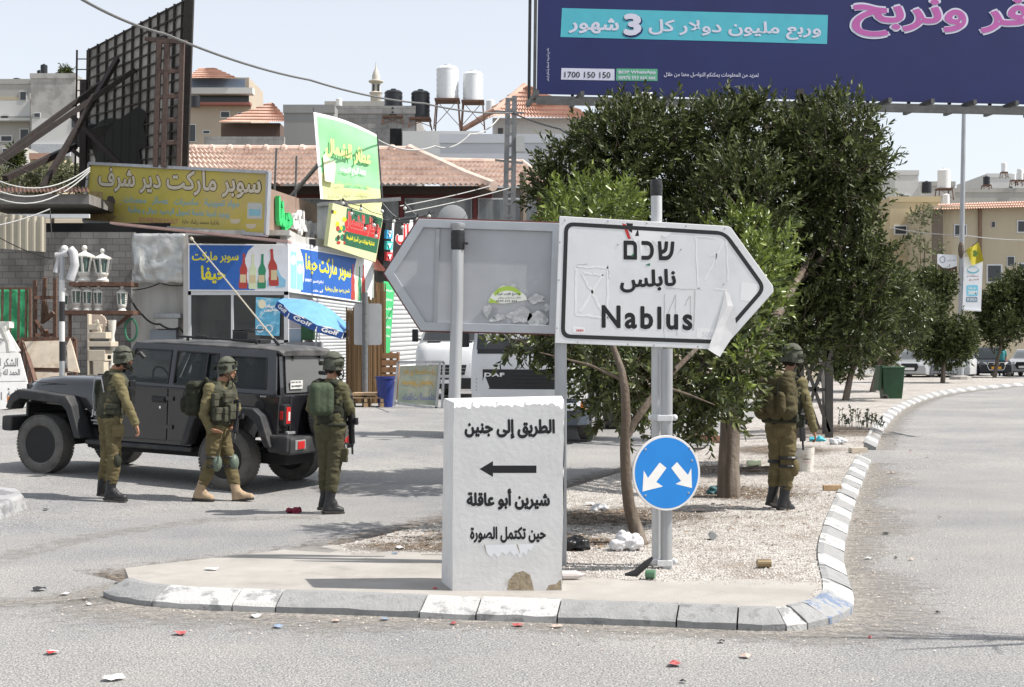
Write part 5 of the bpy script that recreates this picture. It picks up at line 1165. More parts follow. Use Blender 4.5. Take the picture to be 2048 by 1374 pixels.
def person(px, py, label, J, facing, hface, boots, helm, vest, beard=True, trous=M_trous, shirt=M_shirt):
    g = G(px, py); Y0 = g.y; t = thing('person', label, 'person', g)
    def L(p): return P(p[0], p[1], Y0 + (p[2] if len(p) > 2 else 0)) - g
    j = {k: L(v) for k, v in J.items() if k != 'extra'}
    caps = []; f = Vector((*facing, 0)).normalized(); r = Vector((f.y, -f.x, 0)); z = Vector((0, 0, 1))
    c, hf, hr = head(caps, j['head'], (*hface, 0), j['neck'])
    sl_, sr_, hl, hrp = j['sl'], j['sr'], j['hl'], j['hr']; mid_s = (sl_ + sr_) / 2; mid_h = (hl + hrp) / 2
    caps += [(sl_, sr_, .072, .072, 0), (j['neck'] - z * .02, mid_s + z * .01, .062, .08, 0)]
    for a, b in ((sl_, hl), (sr_, hrp)):
        q = a.lerp(mid_s, .35); q2 = b.lerp(mid_h, .1) + z * .06
        caps += [(q - z * .05 + f * .02, q2 + z * .12, .105, .102, 0), (q2 + z * .14, q2 - z * .01, .104, .112, 0)]
    caps += [(mid_s - z * .1 + f * .03, mid_h + z * .1 + f * .01, .115, .11, 0), (hl, hrp, .104, .104, 2), (mid_h - f * .03, mid_h - f * .03 + z * .08, .115, .11, 2)]
    for s_ in ('l', 'r'):
        sh, e, w_, hd = j['s' + s_], j['e' + s_], j['w' + s_], j['h_' + s_]
        caps += [(sh, e, .066, .052, 0), (e, w_, .054, .042, 0), (w_, w_.lerp(hd, .1), .041, .03, 0)]
        th_ = J.get('thumb' + s_); hand(caps, w_ + (hd - w_).normalized() * .01, hd - w_, j_n(J, 'n' + s_, f), j_n(J, 't' + s_, f), J.get('extra', {}).get('curl' + s_, .6))
        h_, k_, a_ = j['h' + s_], j['k' + s_], j['a' + s_]
        caps += [(h_, k_, .100, .076, 2), (k_, k_.lerp(a_, .45), .078, .074, 2), (k_.lerp(a_, .45), a_ + (k_ - a_).normalized() * .10, .074, .068, 2), (a_ + (k_ - a_).normalized() * .14, a_, .05, .045, 3)]
        caps += [(a_, j['toe' + s_].lerp(j['heel' + s_], .3) + z * .05, .04, .032, 3)]
    body = organic('body', caps, .0085, [shirt, M_skin, trous, boots], t, wrinkle=.016, wscale=8.5)
    for s_ in ('l', 'r'): boot(t, j['a' + s_], j['heel' + s_], j['toe' + s_], j['k' + s_].lerp(j['a' + s_], .60), boots, M_sole)
    face(t, c, hf, hr, beard); helmet(t, c + z * .055, (*hface, 0), **helm)
    vc = []
    for a, b in ((sl_, hl), (sr_, hrp)):
        q = a.lerp(mid_s, .42); q2 = b.lerp(mid_h, .2); vc += [(q - z * .06 + f * .03, q2 + z * vest.get('low', .16) + f * .02, .122, .126), (q + z * .055 - f * .06, q + z * .045 + f * .06, .045, .045)]
    vc += [(mid_s - z * .12 + f * .05, mid_h + z * vest.get('low', .16) + f * .03, .128, .128), (mid_s - z * .1 - f * .05, mid_h + z * vest.get('low', .16) - f * .04, .124, .124)]
    v = organic('vest', vc, .011, [vest['mat']], t, wrinkle=.012, wscale=14)
    mb = MB(); bel = mid_h + z * .085; mb.tube([bel + f * .115 * math.cos(a) + r * .19 * math.sin(a) for a in np.linspace(0, 6.28, 25)], .022, 8); mb.build('belt', M_green, t)
    return t, j, f, r, L, g
def j_n(J, k, f): return Vector(J['extra'][k]) if k in J.get('extra', {}) else f
def rifle(label, A, B, up, stock=True, mag=True):     # A muzzle, B butt
    A = Vector(A); B = Vector(B); t = thing('assault_rifle', label, 'rifle', B); d = (A - B); Ln = d.length; d = d / Ln; u = Vector(up); u = (u - d * u.dot(d)).normalized(); w_ = d.cross(u); M = Matrix((d, w_, u)).transposed(); k = Ln / .85
    def q(x, zz, y=0): return M @ Vector((x * k, y, zz))
    def bx(mb, x0, x1, z0, z1, w2): mb.box(q((x0 + x1) / 2, (z0 + z1) / 2), ((x1 - x0) * k, w2, z1 - z0), M); return mb
    bx(MB(), .24, .46, -.02, .045, .045).build('receiver', M_gun, t, bevel=.005)
    bx(bx(MB(), .46, .70, -.012, .04, .05), .48, .68, .04, .05, .02).build('handguard', M_gun, t, bevel=.008)
    MB().cyl(q(.68, .015), q(.85, .015), .011, .012, 8).build('barrel', M_gun, t)
    bx(bx(MB(), .0, .06, -.06, .04, .04), .05, .25, .0, .035, .03).build('stock', M_gun, t, bevel=.008)
    m = MB(); m.bar(q(.30, -.01), q(.27, -.10), .03, .035); m.build('grip', M_gun, t, bevel=.006)
    m = MB(); m.bar(q(.40, -.01), q(.42, -.10), .028, .055); m.bar(q(.42, -.10), q(.45, -.17), .028, .055); m.build('magazine', M_gun, t, bevel=.005)
    m = bx(MB(), .32, .42, .06, .11, .04); bx(m, .35, .40, .04, .065, .025); m.build('optic', M_gun, t, bevel=.008); return t
def backpack(label, c, sz, f, m):
    c = Vector(c); f = Vector((*f, 0)).normalized(); r = Vector((f.y, -f.x, 0)); z = Vector((0, 0, 1)); w_, d_, h_ = [x / 2 for x in sz]; rr = min(w_, d_, h_) * .75
    t = thing('backpack', label, 'backpack', c - z * h_); o0 = z * h_
    caps = []
    for i in (-1, 0, 1):
        for k in (-1, 1): caps.append((o0 + r * i * (w_ - rr) + f * k * (d_ - rr) - z * (h_ - rr), o0 + r * i * (w_ - rr) * .85 + f * k * (d_ - rr) + z * (h_ - rr), rr, rr * .92))
    organic('bag', caps, .012, [m], t, wrinkle=.022, wscale=9)
    caps = [(o0 - f * (d_ + .02) + r * i * w_ * .5 - z * h_ * .55, o0 - f * (d_ + .02) + r * i * w_ * .5 - z * h_ * .0, .05, .05) for i in (-1, 0, 1)]; organic('pocket', caps, .012, [m], t, wrinkle=.012, wscale=12)
    caps = [(o0 + r * i * w_ * .6 + z * h_ * .85 - f * d_ * .4, o0 + r * i * w_ * .6 + z * h_ * .9 + f * d_ * .5, .05, .05) for i in (-1, 0, 1)]; organic('lid', caps, .012, [m], t, wrinkle=.014, wscale=12)
    for i in (-1, 1):
        mb = MB(); mb.tube([o0 + r * i * w_ * .55 + f * d_ + z * h_ * .8, o0 + r * i * w_ * .6 + f * (d_ + .10) + z * (h_ + .06), o0 + r * i * w_ * .65 + f * (d_ + .22) + z * h_ * .6], .02, 6); mb.build('strap', M_green, t)
        mb = MB(); mb.bar(o0 - f * (d_ + .03) + r * i * w_ * .4 + z * h_ * .7, o0 - f * (d_ + .055) + r * i * w_ * .4 - z * h_ * .1, .018, .006); mb.build('buckle_strap', M_black, t)
    return t
# soldier by the front of the jeep
J = dict(head=(246, 720, 0), neck=(232, 737, .02), sr=(236, 760, -.14), sl=(222, 757, .17), er=(253, 805, -.2), wr=(271, 847, -.14), h_r=(277, 866, -.12), el=(236, 806, .28), wl=(256, 822, .18), h_l=(266, 820, .12),
         hr=(226, 846, -.08), hl=(215, 845, .09), kr=(229, 915, -.10), kl=(215, 917, .10), ar=(222, 976, -.08), al=(204, 969, .14), heelr=(209, 1000, -.08), toer=(255, 1003, -.10), heell=(194, 991, .16), toel=(228, 996, .2),
         extra=dict(nr=(-.3, -.2, 0), tr=(.8, -.4, 0), nl=(0, -1, 0), tl=(0, 0, 1), curlr=.7, curll=.9))
t, j, f, r, L, g = person(232, 1002, 'bearded soldier in olive uniform with black boots, standing before the front half of the jeep', J, (.95, .3), (1, .12), M_bootb, dict(kind='nvg', tilt=R(2)), dict(mat=M_vest, low=.13))
pouchbox(t, 'radio_pouch', L((199, 790, .02)), (.20, .10, .36), (-.95, -.3, 0), M_green, .03)
pouchbox(t, 'hip_pouch', L((226, 818, -.20)), (.17, .07, .13), (.2, -1, 0), M_green); pouchbox(t, 'chest_pouch', L((262, 790, -.02)), (.18, .07, .20), (1, .1, 0), M_black); pouchbox(t, 'chest_pouch', L((265, 772, -.05)), (.10, .06, .14), (1, .1, 0), M_black)
mb = MB(); mb.tube([L((190, 752, 0)), L((186, 790, -.02)), L((188, 826, .0)), L((200, 838, 0))], .006, 5); mb.bar(L((202, 752, -.12)), L((208, 785, -.14)), .012); mb.build('radio_cable', M_galv, t)
mb = MB(); kp = j['kr']; mb.ball(kp + Vector((.035, -.02, -.03)), (.055, .07, .10), 10, 8); mb.build('knee_pad', M_green, t, smooth=True)
pouchbox(t, 'thigh_pocket', L((236, 862, -.17)), (.14, .03, .15), (.3, -1, 0), M_trous, .008)
# soldier walking past the rear wheel
J = dict(head=(454, 741, 0), neck=(444, 762, 0), sr=(419, 778, -.16), sl=(458, 774, .16), er=(407, 829, -.22), wr=(421, 860, -.20), h_r=(440, 863, -.24), el=(473, 815, .22), wl=(468, 842, .08), h_l=(465, 856, .02),
         hr=(430, 862, -.08), hl=(443, 862, .09), kr=(425, 924, -.10), kl=(459, 923, .08), ar=(401, 976, -.06), al=(472, 980, .05), heelr=(386, 1000, -.06), toer=(429, 1003, -.08), heell=(464, 1005, .05), toel=(508, 999, .02),
         extra=dict(nr=(0, -.6, -1), tr=(0, -.5, 1), nl=(-.5, -.8, 0), tl=(.3, 0, .8), curlr=.15, curll=1.1))
t, j, f, r, L, g = person(440, 1003, 'soldier with tan boots, green knee pads and chest rig, walking past the jeep rear wheel', J, (.93, -.36), (1, -.18), M_boott, dict(kind='patch', tilt=R(3)), dict(mat=M_vest, low=.15), beard=False)
for n_, p, sz in (('magazine_pouch', (452, 829, -.20), (.09, .07, .18)), ('magazine_pouch', (463, 824, -.17), (.09, .07, .18)), ('chest_pouch', (456, 795, -.19), (.13, .06, .12)), ('side_pouch', (436, 828, -.24), (.11, .08, .16)), ('radio_pouch', (431, 800, -.25), (.08, .06, .16))): pouchbox(t, n_, L(p), sz, (.75, -.65, 0), M_vest)
for k in ('kr', 'kl'):
    mb = MB(); d = Vector((.055, -.02, -.01)); mb.ball(j[k] + d, (.066, .085, .105), 12, 8); o = mb.build('knee_pad', M_pad, t, smooth=True); mb = MB()
    for dz in (-.05, .06): mb.tube([j[k] + Vector((.086 * math.cos(a), .09 * math.sin(a), dz)) for a in np.linspace(0, 6.28, 15)], .012, 5)
    mb.build('pad_strap', M_black, o)
backpack('small olive backpack on the soldier walking past the jeep', L((393, 799, .03)) + g, (.30, .20, .40), (.93, -.36), M_green)
rifle('black rifle slung across the front of the walking soldier', L((467, 880, -.22)) + g, L((474, 800, .02)) + g, (1, -.4, 0))
# soldier seen from behind at the rear of the jeep
J = dict(head=(667, 733, .05), neck=(663, 757, .02), sr=(684, 776, -.03), sl=(632, 774, .05), er=(699, 816, -.03), wr=(704, 838, .10), h_r=(703, 850, .14), el=(621, 815, .12), wl=(645, 842, .28), h_l=(665, 846, .30),
         hr=(673, 864, -.02), hl=(647, 864, .04), kr=(670, 925, -.03), kl=(651, 925, .06), ar=(660, 996, -.05), al=(650, 990, .10), heelr=(645, 1027, -.08), toer=(689, 1028, .0), heell=(637, 1020, .10), toel=(672, 1019, .22),
         extra=dict(nr=(-.8, .4, 0), tr=(0, 1, .5), nl=(0, -1, 0), tl=(0, 0, 1), curlr=1.1, curll=1.0))
M_tr3 = mat('dark_olive_trousers', (.072, .066, .04), .9, .2, 8, .25, 90, spec=.15)
t, j, f, r, L, g = person(664, 1027, 'soldier seen from behind with dark green back plate, standing by the jeep spare wheel', J, (.5, .87), (.8, .6), M_bootb, dict(tilt=R(0)), dict(mat=M_green, low=.17), trous=M_tr3, shirt=mat('dark_olive_shirt', (.095, .09, .05), .9, .18, 9, .25, 90, spec=.15))
caps = []
for i in (-1, 0, 1): caps.append((L((643 + i * 11, 778, -.20 + i * .03)), L((643 + i * 11, 818, -.21 + i * .03)), .075, .075))
o = organic('back_plate', caps, .011, [mat('plain_green_plate', (.045, .062, .036), .85, .1, 10, .2, 60)], t, wrinkle=.006)
pouchbox(t, 'thigh_pocket', L((685, 910, -.06)), (.05, .12, .16), (1, -.2, 0), M_tr3, .01)
rifle('black rifle hanging muzzle down at the right hip of the soldier behind the jeep', L((703, 908, .04)) + g, L((699, 790, -.02)) + g, (.8, -.6, 0))
# soldier under the trees on the island
J = dict(head=(1584, 718, .06), neck=(1580, 742, .02), sr=(1602, 767, .0), sl=(1556, 764, .10), er=(1616, 817, -.06), wr=(1627, 858, -.05), h_r=(1631, 876, -.02), el=(1545, 815, .26), wl=(1570, 838, .34), h_l=(1590, 840, .36),
         hr=(1575, 855, -.02), hl=(1550, 855, .05), kr=(1576, 928, -.05), kl=(1554, 928, .05), ar=(1569, 990, -.06), al=(1546, 983, .08), heelr=(1556, 1020, -.10), toer=(1588, 1024, .04), heell=(1535, 1010, .06), toel=(1560, 1016, .22),
         extra=dict(nr=(-.9, .1, 0), tr=(.1, .9, 0), nl=(0, -1, 0), tl=(0, 0, 1), curlr=.6, curll=1))
g4 = G(1567, 1018, .115); _G = G
def G(x, y, h=0): return g4.copy() if (x, y) == (1567, 1018) else _G(x, y, h)
t, j, f, r, L, g = person(1567, 1018, 'soldier in black boots standing on the gravel beside the thick tree trunk', J, (.55, .84), (.75, .66), M_bootb, dict(tilt=R(-2)), dict(mat=M_green, low=.12))
mb = MB(); d = Vector((.06, -.03, -.03)); mb.ball(j['kr'] + d, (.06, .075, .105), 12, 8); o = mb.build('knee_pad', M_trous, t, smooth=True); mb = MB()
for dz in (-.02, .07): mb.tube([j['kr'] + Vector((.09 * math.cos(a), .095 * math.sin(a), dz)) for a in np.linspace(0, 6.28, 15)], .016, 5)
mb.build('pad_strap', M_black, o)
mb = MB(); mb.tube([j['kl'] + Vector((.088 * math.cos(a), .09 * math.sin(a), .03)) for a in np.linspace(0, 6.28, 15)], .02, 5); mb.build('pad_strap', M_black, t)
pouchbox(t, 'side_pouch', L((1598, 842, -.05)), (.08, .10, .14), (1, -.1, 0), M_green); mb = MB(); mb.box(L((1610, 797, -.06)), (.012, .09, .06)); mb.build('sleeve_patch', M_green, t)
pouchbox(t, 'waist_pouch', L((1560, 836, -.17)), (.40, .10, .11), (-.4, -.9, 0), M_green, .03)
backpack('large olive backpack worn by the soldier under the trees', L((1552, 792, -.20)) + g, (.46, .26, .50), (.55, .84), mat('olive_pack', (.07, .06, .032), .9, .2, 9, .3, 70, spec=.15))
rifle('black rifle hanging in front of the soldier under the trees', L((1604, 900, .12)) + g, L((1598, 800, .25)) + g, (1, .2, 0))
G = _G
# ---------------------------------------------------------------- shops on the left
def brick(name, c1, c2, mo, w_, h_, rough=.9):
    m = bpy.data.materials.new(name); MATS[name] = m; m.use_nodes = True; n = m.node_tree.nodes; l = m.node_tree.links
    tc = n.new('ShaderNodeTexCoord'); sp = n.new('ShaderNodeSeparateXYZ'); l.new(tc.outputs['Object'], sp.inputs[0]); ad = n.new('ShaderNodeMath'); l.new(sp.outputs[0], ad.inputs[0]); l.new(sp.outputs[1], ad.inputs[1])
    cb = n.new('ShaderNodeCombineXYZ'); l.new(ad.outputs[0], cb.inputs[0]); l.new(sp.outputs[2], cb.inputs[1])
    b = n.new('ShaderNodeTexBrick'); l.new(cb.outputs[0], b.inputs['Vector']); b.inputs['Scale'].default_value = 1; b.inputs['Brick Width'].default_value = w_; b.inputs['Row Height'].default_value = h_; b.inputs['Mortar Size'].default_value = .012
    b.inputs['Color1'].default_value = (*c1, 1); b.inputs['Color2'].default_value = (*c2, 1); b.inputs['Mortar'].default_value = (*mo, 1)
    nz = n.new('ShaderNodeTexNoise'); nz.inputs['Scale'].default_value = 1.5; nz.inputs['Detail'].default_value = 7; l.new(tc.outputs['Object'], nz.inputs['Vector'])
    r = n.new('ShaderNodeMapRange'); r.inputs[1].default_value = .3; r.inputs[2].default_value = .7; r.inputs[3].default_value = .72; r.inputs[4].default_value = 1.15; l.new(nz.outputs['Fac'], r.inputs[0])
    mx = n.new('ShaderNodeMix'); mx.data_type = 'RGBA'; mx.blend_type = 'MULTIPLY'; mx.inputs[0].default_value = 1; l.new(b.outputs['Color'], mx.inputs[6]); l.new(r.outputs[0], mx.inputs[7])
    l.new(mx.outputs[2], n['Principled BSDF'].inputs['Base Color']); n['Principled BSDF'].inputs['Roughness'].default_value = rough; return m
M_blockw = brick('concrete_block_wall', (.2, .19, .18), (.27, .255, .24), (.13, .12, .115), .42, .21)
M_plast = mat('stained_plaster', (.5, .49, .465), .9, .1, 2, .1, 20, col2=(.33, .3, .27), thr=(.5, .7), s2=1.2, streak=True)
M_tin = mat('crumpled_tin', (.5, .51, .5), .35, .2, 3, .6, 6, metal=.5)
M_frame = flat('white_frame', (.6, .61, .62), .5)
M_dglass = glass('shop_glass', (.05, .055, .055), .55, .08)
def frustum(mb, x0, y0, x1, y1, Y, th): a = P(x0, y0, Y); b = P(x1, y1, Y); mb.box(((a.x + b.x) / 2, Y + th / 2, (a.z + b.z) / 2), (abs(b.x - a.x), th, abs(a.z - b.z))); return mb
def plank(name, label, cat, x0, y0, x1, y1, Y, th, m, bevel=.0, group=None): o = frustum(MB(), x0, y0, x1, y1, Y, th).build(name, m, bevel=bevel); tag(o, label, cat, group); return o
def base(x, Y): X = (x - 1024) / FPX * Y; return Vector((X, Y, gz(X, Y) if Y < 100 else 0))
def wire(name, label, pts, r=.012, sag=0, m=None, cat='cable'):
    q = [P(*p) for p in pts]; out = []
    for a, b in zip(q, q[1:]):
        for k in range(12): t = k / 12; out.append(a.lerp(b, t) - Vector((0, 0, sag * 4 * t * (1 - t))))
    o = MB().tube(out + [q[-1]], r, 6).build(name, m or flat('black_cable', (.02, .02, .02), .6), smooth=True); tag(o, label, cat); return o
M_pcable = flat('pale_cable', (.42, .42, .41), .6)
# --- building shells
bA = thing('corner_shop', 'corner supermarket with glazed front and blue fascia signs above it', 'shop', base(480, 46))
cA = [P(376, 0, 45.1), P(577, 0, 45.1), P(745, 0, 50.8)]
z0, zt = 0.0, P(0, 470, 45).z
mb = MB(); mb.box(((cA[0].x + cA[1].x) / 2, 48, zt + .08), (cA[1].x - cA[0].x + .1, 6, .16)); mb.box((cA[0].x - .05, 48, (zt + z0) / 2), (.15, 6, zt)); mb.box(((cA[0].x + cA[1].x) / 2, 51, zt / 2), (cA[1].x - cA[0].x, .15, zt)); mb.build('shell', M_plast, bA, world=True)
mb = MB(); q = [P(575, 470, 45.2), P(575, 800, 45.2), P(748, 775, 50.9), P(748, 490, 50.9)]; mb.prism(q, (-.25, .08, 0)); mb.build('side_wall', mat('side_wall_plaster', (.4, .39, .37), .9, .1, 2), bA, world=True)
mb = MB()
for x0, x1, y0, y1 in ((376, 382, 582, 800), (462, 467, 590, 800), (568, 577, 582, 800), (376, 577, 582, 590), (376, 577, 680, 686)): frustum(mb, x0, y0, x1, y1, 45, .1)
mb.build('shopfront_frame', M_frame, bA, world=True)
for x0, x1 in ((382, 462), (467, 568)): frustum(MB(), x0, 590, x1, 800, 45.06, .012).build('window', M_dglass, bA, world=True)
mb = MB(); random.seed(5)
for x, w_, h in ((390, 30, 30), (430, 22, 50), (480, 26, 46), (520, 24, 30), (548, 14, 60)):
    frustum(mb, x, 690 - h, x + w_, 800, 47 + random.random() * 2, .5)
mb.build('shop_shelves', mat('shelf_goods', (.16, .12, .09), .8, .6, 5, col2=(.06, .1, .16), thr=(.5, .52), s2=4), bA, world=True)
M_shut = mat('pale_shutter', (.52, .53, .54), .45, .06, 3, metal=.2, streak=True)
def shutter(par, a, b, c, d, n, nm='roller_shutter'):   # a tl, b tr, c br, d bl; horizontal slats as real ridges
    vs = []; no = (b - a).cross(d - a).normalized(); no = no if no.y < 0 else -no
    for i in range(n * 3 + 1):
        t = i / (n * 3); o = no * (.0 if i % 3 == 0 else .035); vs += [a.lerp(d, t) + o, b.lerp(c, t) + o]
    return MB().add(vs, [(2 * i, 2 * i + 1, 2 * i + 3, 2 * i + 2) for i in range(n * 3)]).build(nm, M_shut, par, world=True)
shutter(bA, P(622, 596, 46.3) + Vector((.06, -.12, 0)), P(742, 612, 50.4) + Vector((.06, -.12, 0)), P(742, 778, 50.4) + Vector((.06, -.12, 0)), P(622, 806, 46.3) + Vector((.06, -.12, 0)), 30)
# --- blue fascia signs
def bottle(pl, mb, x, y0, y1, w_, lean=0):
    h = y1 - y0; pr = [(.14, 0), (.16, .06), (.13, .09), (.17, .28), (.42, .42), (.46, .5), (.40, .58), (.42, .72), (.5, .8), (.5, .96), (.42, 1)]
    pl.shape(mb, [(x - w_ * a + lean * (1 - b), y0 + h * b) for a, b in pr] + [(x + w_ * a + lean * (1 - b), y0 + h * b) for a, b in pr[::-1]], .016)
def put(t, pl, nm, m, pts, off=.012): mb = MB(); pl.shape(mb, pts, off); return mb.build(nm, m, t, world=True)
def write(t, pl, nm, m, rows): mb = MB(); [pl.text(mb, *r[:5], **(r[5] if len(r) > 5 else {})) for r in rows]; return mb.build(nm, m, t, world=True)
M_bl = flat('sign_blue', (.022, .115, .42), .4); M_yel = flat('sign_yellow', (.72, .66, .03), .5); M_wh2 = flat('sign_white', (.72, .74, .77), .45); M_bred = flat('bottle_red', (.42, .05, .04), .3); M_bgrn = flat('bottle_green', (.03, .24, .12), .3); M_bpal = flat('bottle_pale', (.62, .68, .45), .3); M_sky = flat('pale_blue_print', (.25, .52, .68), .5)
s1 = Panel(P(376, 488, 44.95), P(577, 489, 44.95), P(376, 581, 44.95)); t = thing('fascia_sign', 'blue supermarket sign with yellow arabic writing and four bottles above the glass front', 'sign', s1.hit(476, 581))
mb = MB(); s1.plate(mb, [(376, 487), (577, 489), (577, 583), (376, 582)], .18); mb.build('panel', M_wh2, t, bevel=.01, world=True)
put(t, s1, 'blue_field', M_bl, [(379, 490), (508, 491), (496, 502), (489, 520), (487, 545), (492, 562), (505, 577), (511, 580), (379, 579)])
put(t, s1, 'splash', M_sky, [(546, 530), (556, 538), (562, 552), (572, 560), (570, 574), (552, 575), (546, 566), (534, 574), (535, 562), (541, 548)], .013)
write(t, s1, 'yellow_writing', M_yel, [('سوبر ماركت', 384, 503, 477, 526, dict(bold=.03, off=.014)), ('حيفا', 402, 531, 451, 567, dict(bold=.04, off=.014))])
for nm, m, xs in (('red_bottles', M_bred, ((486, 507, 577, 17, 2), (548, 498, 572, 20, -5))), ('pale_bottle', M_bpal, ((505, 508, 578, 16, 1),)), ('green_bottle', M_bgrn, ((523, 508, 577, 17, 2),))):
    for k, a in enumerate(xs): mb = MB(); bottle(s1, mb, a[0], a[1], a[2], a[3], a[4]); o = mb.build('bottle_print', m, t, world=True); mb = MB(); s1.shape(mb, [(a[0] - 6, a[1] + 42), (a[0] + 6, a[1] + 42), (a[0] + 6, a[2] - 12), (a[0] - 6, a[2] - 12)], .019); mb.build('bottle_label', flat('label_cream', (.6, .5, .3), .5), o, world=True)
s2 = Panel(P(577, 488, 45), P(747, 521, 50.7), P(577, 583, 45)); t = thing('fascia_sign', 'blue and white supermarket sign running along the side street above the pale shutter', 'sign', s2.hit(660, 590))
mb = MB(); s2.plate(mb, [(577, 487), (747, 520), (743, 608), (577, 584)], .2); mb.build('panel', M_wh2, t, bevel=.01, world=True)
mb = MB(); s2.plate(mb, [(575, 481), (748, 513), (747, 521), (575, 489)], .4); mb.build('coping', M_frame, t, world=True)
put(t, s2, 'blue_field', M_bl, [(600, 497), (713, 517), (708, 540), (706, 560), (710, 590), (714, 600), (601, 584), (608, 560), (609, 540), (606, 515)])
write(t, s2, 'yellow_writing', M_yel, [('سوبر ماركت حيفا', 611, 506, 702, 548, dict(bold=.03, dy=17, off=.014)), ('شحن رصيد جوال و وطنية', 650, 571, 699, 583, dict(bold=.03, dy=5, off=.014))])
write(t, s2, 'white_writing', M_white, [('تم الفرع للتنسيق', 626, 559, 647, 567, dict(bold=.03, dy=2, off=.014)), ('0599854771', 610, 557, 624, 563, dict(bold=.03, dy=1, off=.014)), ('أبو علاء', 626, 577, 646, 584, dict(bold=.03, dy=2, off=.014))])
for x, y0, y1 in ((587, 502, 578), (600, 520, 580)): put(t, s2, 'carton_print', M_sky, [(x - 6, y0), (x + 6, y0 + 2), (x + 6, y1), (x - 6, y1 - 1)], .014); put(t, s2, 'carton_label', M_wh2, circ(x, y0 + 18, 5, 10), .018)
for m, x, y0, y1 in ((M_bred, 706, 528, 600), (M_bpal, 714, 530, 601), (M_bgrn, 719, 533, 602), (M_bred, 727, 530, 602)): mb = MB(); bottle(s2, mb, x, y0, y1, 8); mb.build('bottle_print', m, t, world=True)
t = thing('window_poster', 'light blue ice cream poster with white arabic writing in the shop window', 'poster', P(536, 672, 44.9)); pp = Panel(P(512, 594, 44.96), P(560, 596, 44.96), P(511, 671, 44.96))
put(t, pp, 'sheet', mat('poster_blue', (.12, .42, .62), .4, .25, 6, col2=(.4, .62, .74), thr=(.5, .62), s2=3), [(512, 594), (561, 597), (559, 672), (510, 670)], .01)
write(t, pp, 'writing', M_white, [('صيفنا', 530, 607, 553, 617, dict(bold=.06, off=.02)), ('المليون', 528, 615, 557, 624, dict(bold=.06, off=.02))])
put(t, pp, 'sun_print', flat('sun_cream', (.75, .7, .5), .5), circ(524, 608, 8, 9), .016); mb = MB()
for cx in (520, 538): mb.holes(circ(cx, 657, 8, 8, 16), [circ(cx, 657, 6, 6, 16)[::-1]], lambda u, v, d: pp.hit(u, v, .018) + pp.n * d, .002)
mb.build('bicycle_print', M_white, t, world=True)
# --- yellow roof sign
ys = Panel(P(180, 327, 50), P(538, 345, 44.5), P(169, 443, 50)); t = thing('roof_sign', 'large faded yellow supermarket sign with outlined arabic lettering on the left roof', 'sign', ys.hit(350, 450))
M_ysign = mat('faded_yellow_print', (.44, .37, .06), .55, .10, 1.2, col2=(.42, .33, .16), thr=(.48, .72), s2=.35)
mb = MB(); ys.plate(mb, [(180, 327), (538, 345), (533, 470), (169, 443)], .1); mb.build('panel', M_ysign, t, world=True)
mb = MB()
for a, b in (((180, 327), (538, 345)), ((538, 345), (533, 470)), ((533, 470), (169, 443)), ((169, 443), (180, 327))): mb.bar(ys.hit(*a), ys.hit(*b), .10, .14, up=ys.n)
mb.build('frame', M_galv, t, world=True)
M_dbr = flat('dark_brown_outline', (.06, .04, .03), .6)
write(t, ys, 'lettering_outline', M_dbr, [('سوبر ماركت دير شرف', 195, 332, 524, 384, dict(bold=.062, dy=17, off=.012))])
write(t, ys, 'lettering', flat('beige_letter', (.52, .47, .36), .6), [('سوبر ماركت دير شرف', 197, 334, 522, 382, dict(bold=.028, dy=17, off=.06))])
write(t, ys, 'blue_writing', flat('faded_blue_print', (.16, .36, .46), .6), [('مواد تموينية - مكسرات - عصائر - مجمدات', 248, 391, 478, 408, dict(bold=.02, dy=10, off=.012)), ('يوجد لدينا خدمة تحويل الرصيد جوال و وطنية', 256, 412, 459, 427, dict(bold=.02, dy=11, off=.012))])
write(t, ys, 'owner_writing', M_dbr, [('بادارة محمد رشاد حارة', 364, 438, 438, 449, dict(bold=.01, dy=3, off=.012))]); write(t, ys, 'phone_number', flat('pinkish_print', (.42, .2, .14), .6), [('0598283567', 277, 434, 357, 445, dict(bold=.02, dy=4, off=.012))])
put(t, ys, 'jar_print', flat('jar_print', (.42, .45, .42), .5), [(497, 405), (522, 406), (525, 412), (524, 438), (494, 437), (495, 411)]); put(t, ys, 'jar_label', flat('jar_label', (.2, .42, .5), .5), [(498, 418), (521, 419), (520, 432), (497, 431)], .02)
for x, y in ((470, 442), (502, 452)): put(t, ys, 'bowl_print', flat('bowl_print', (.5, .45, .33), .5), [(x - 11, y - 4), (x + 11, y - 4), (x + 8, y + 4), (x, y + 6), (x - 8, y + 4)])
for q in ([(181, 382), (206, 384), (204, 408), (180, 405)], [(182, 420), (215, 422), (232, 432), (228, 446), (181, 440)]): put(t, ys, 'food_print', mat('faded_food_print', (.3, .19, .07), .6, .3, 6, col2=(.42, .33, .14), thr=(.45, .6), s2=8), q)
mb = MB(); ys.shape(mb, [(212, 403), (216, 392), (226, 392), (231, 403), (228, 409), (214, 409)], .014); mb.build('badge_print', M_dbr, t, world=True)
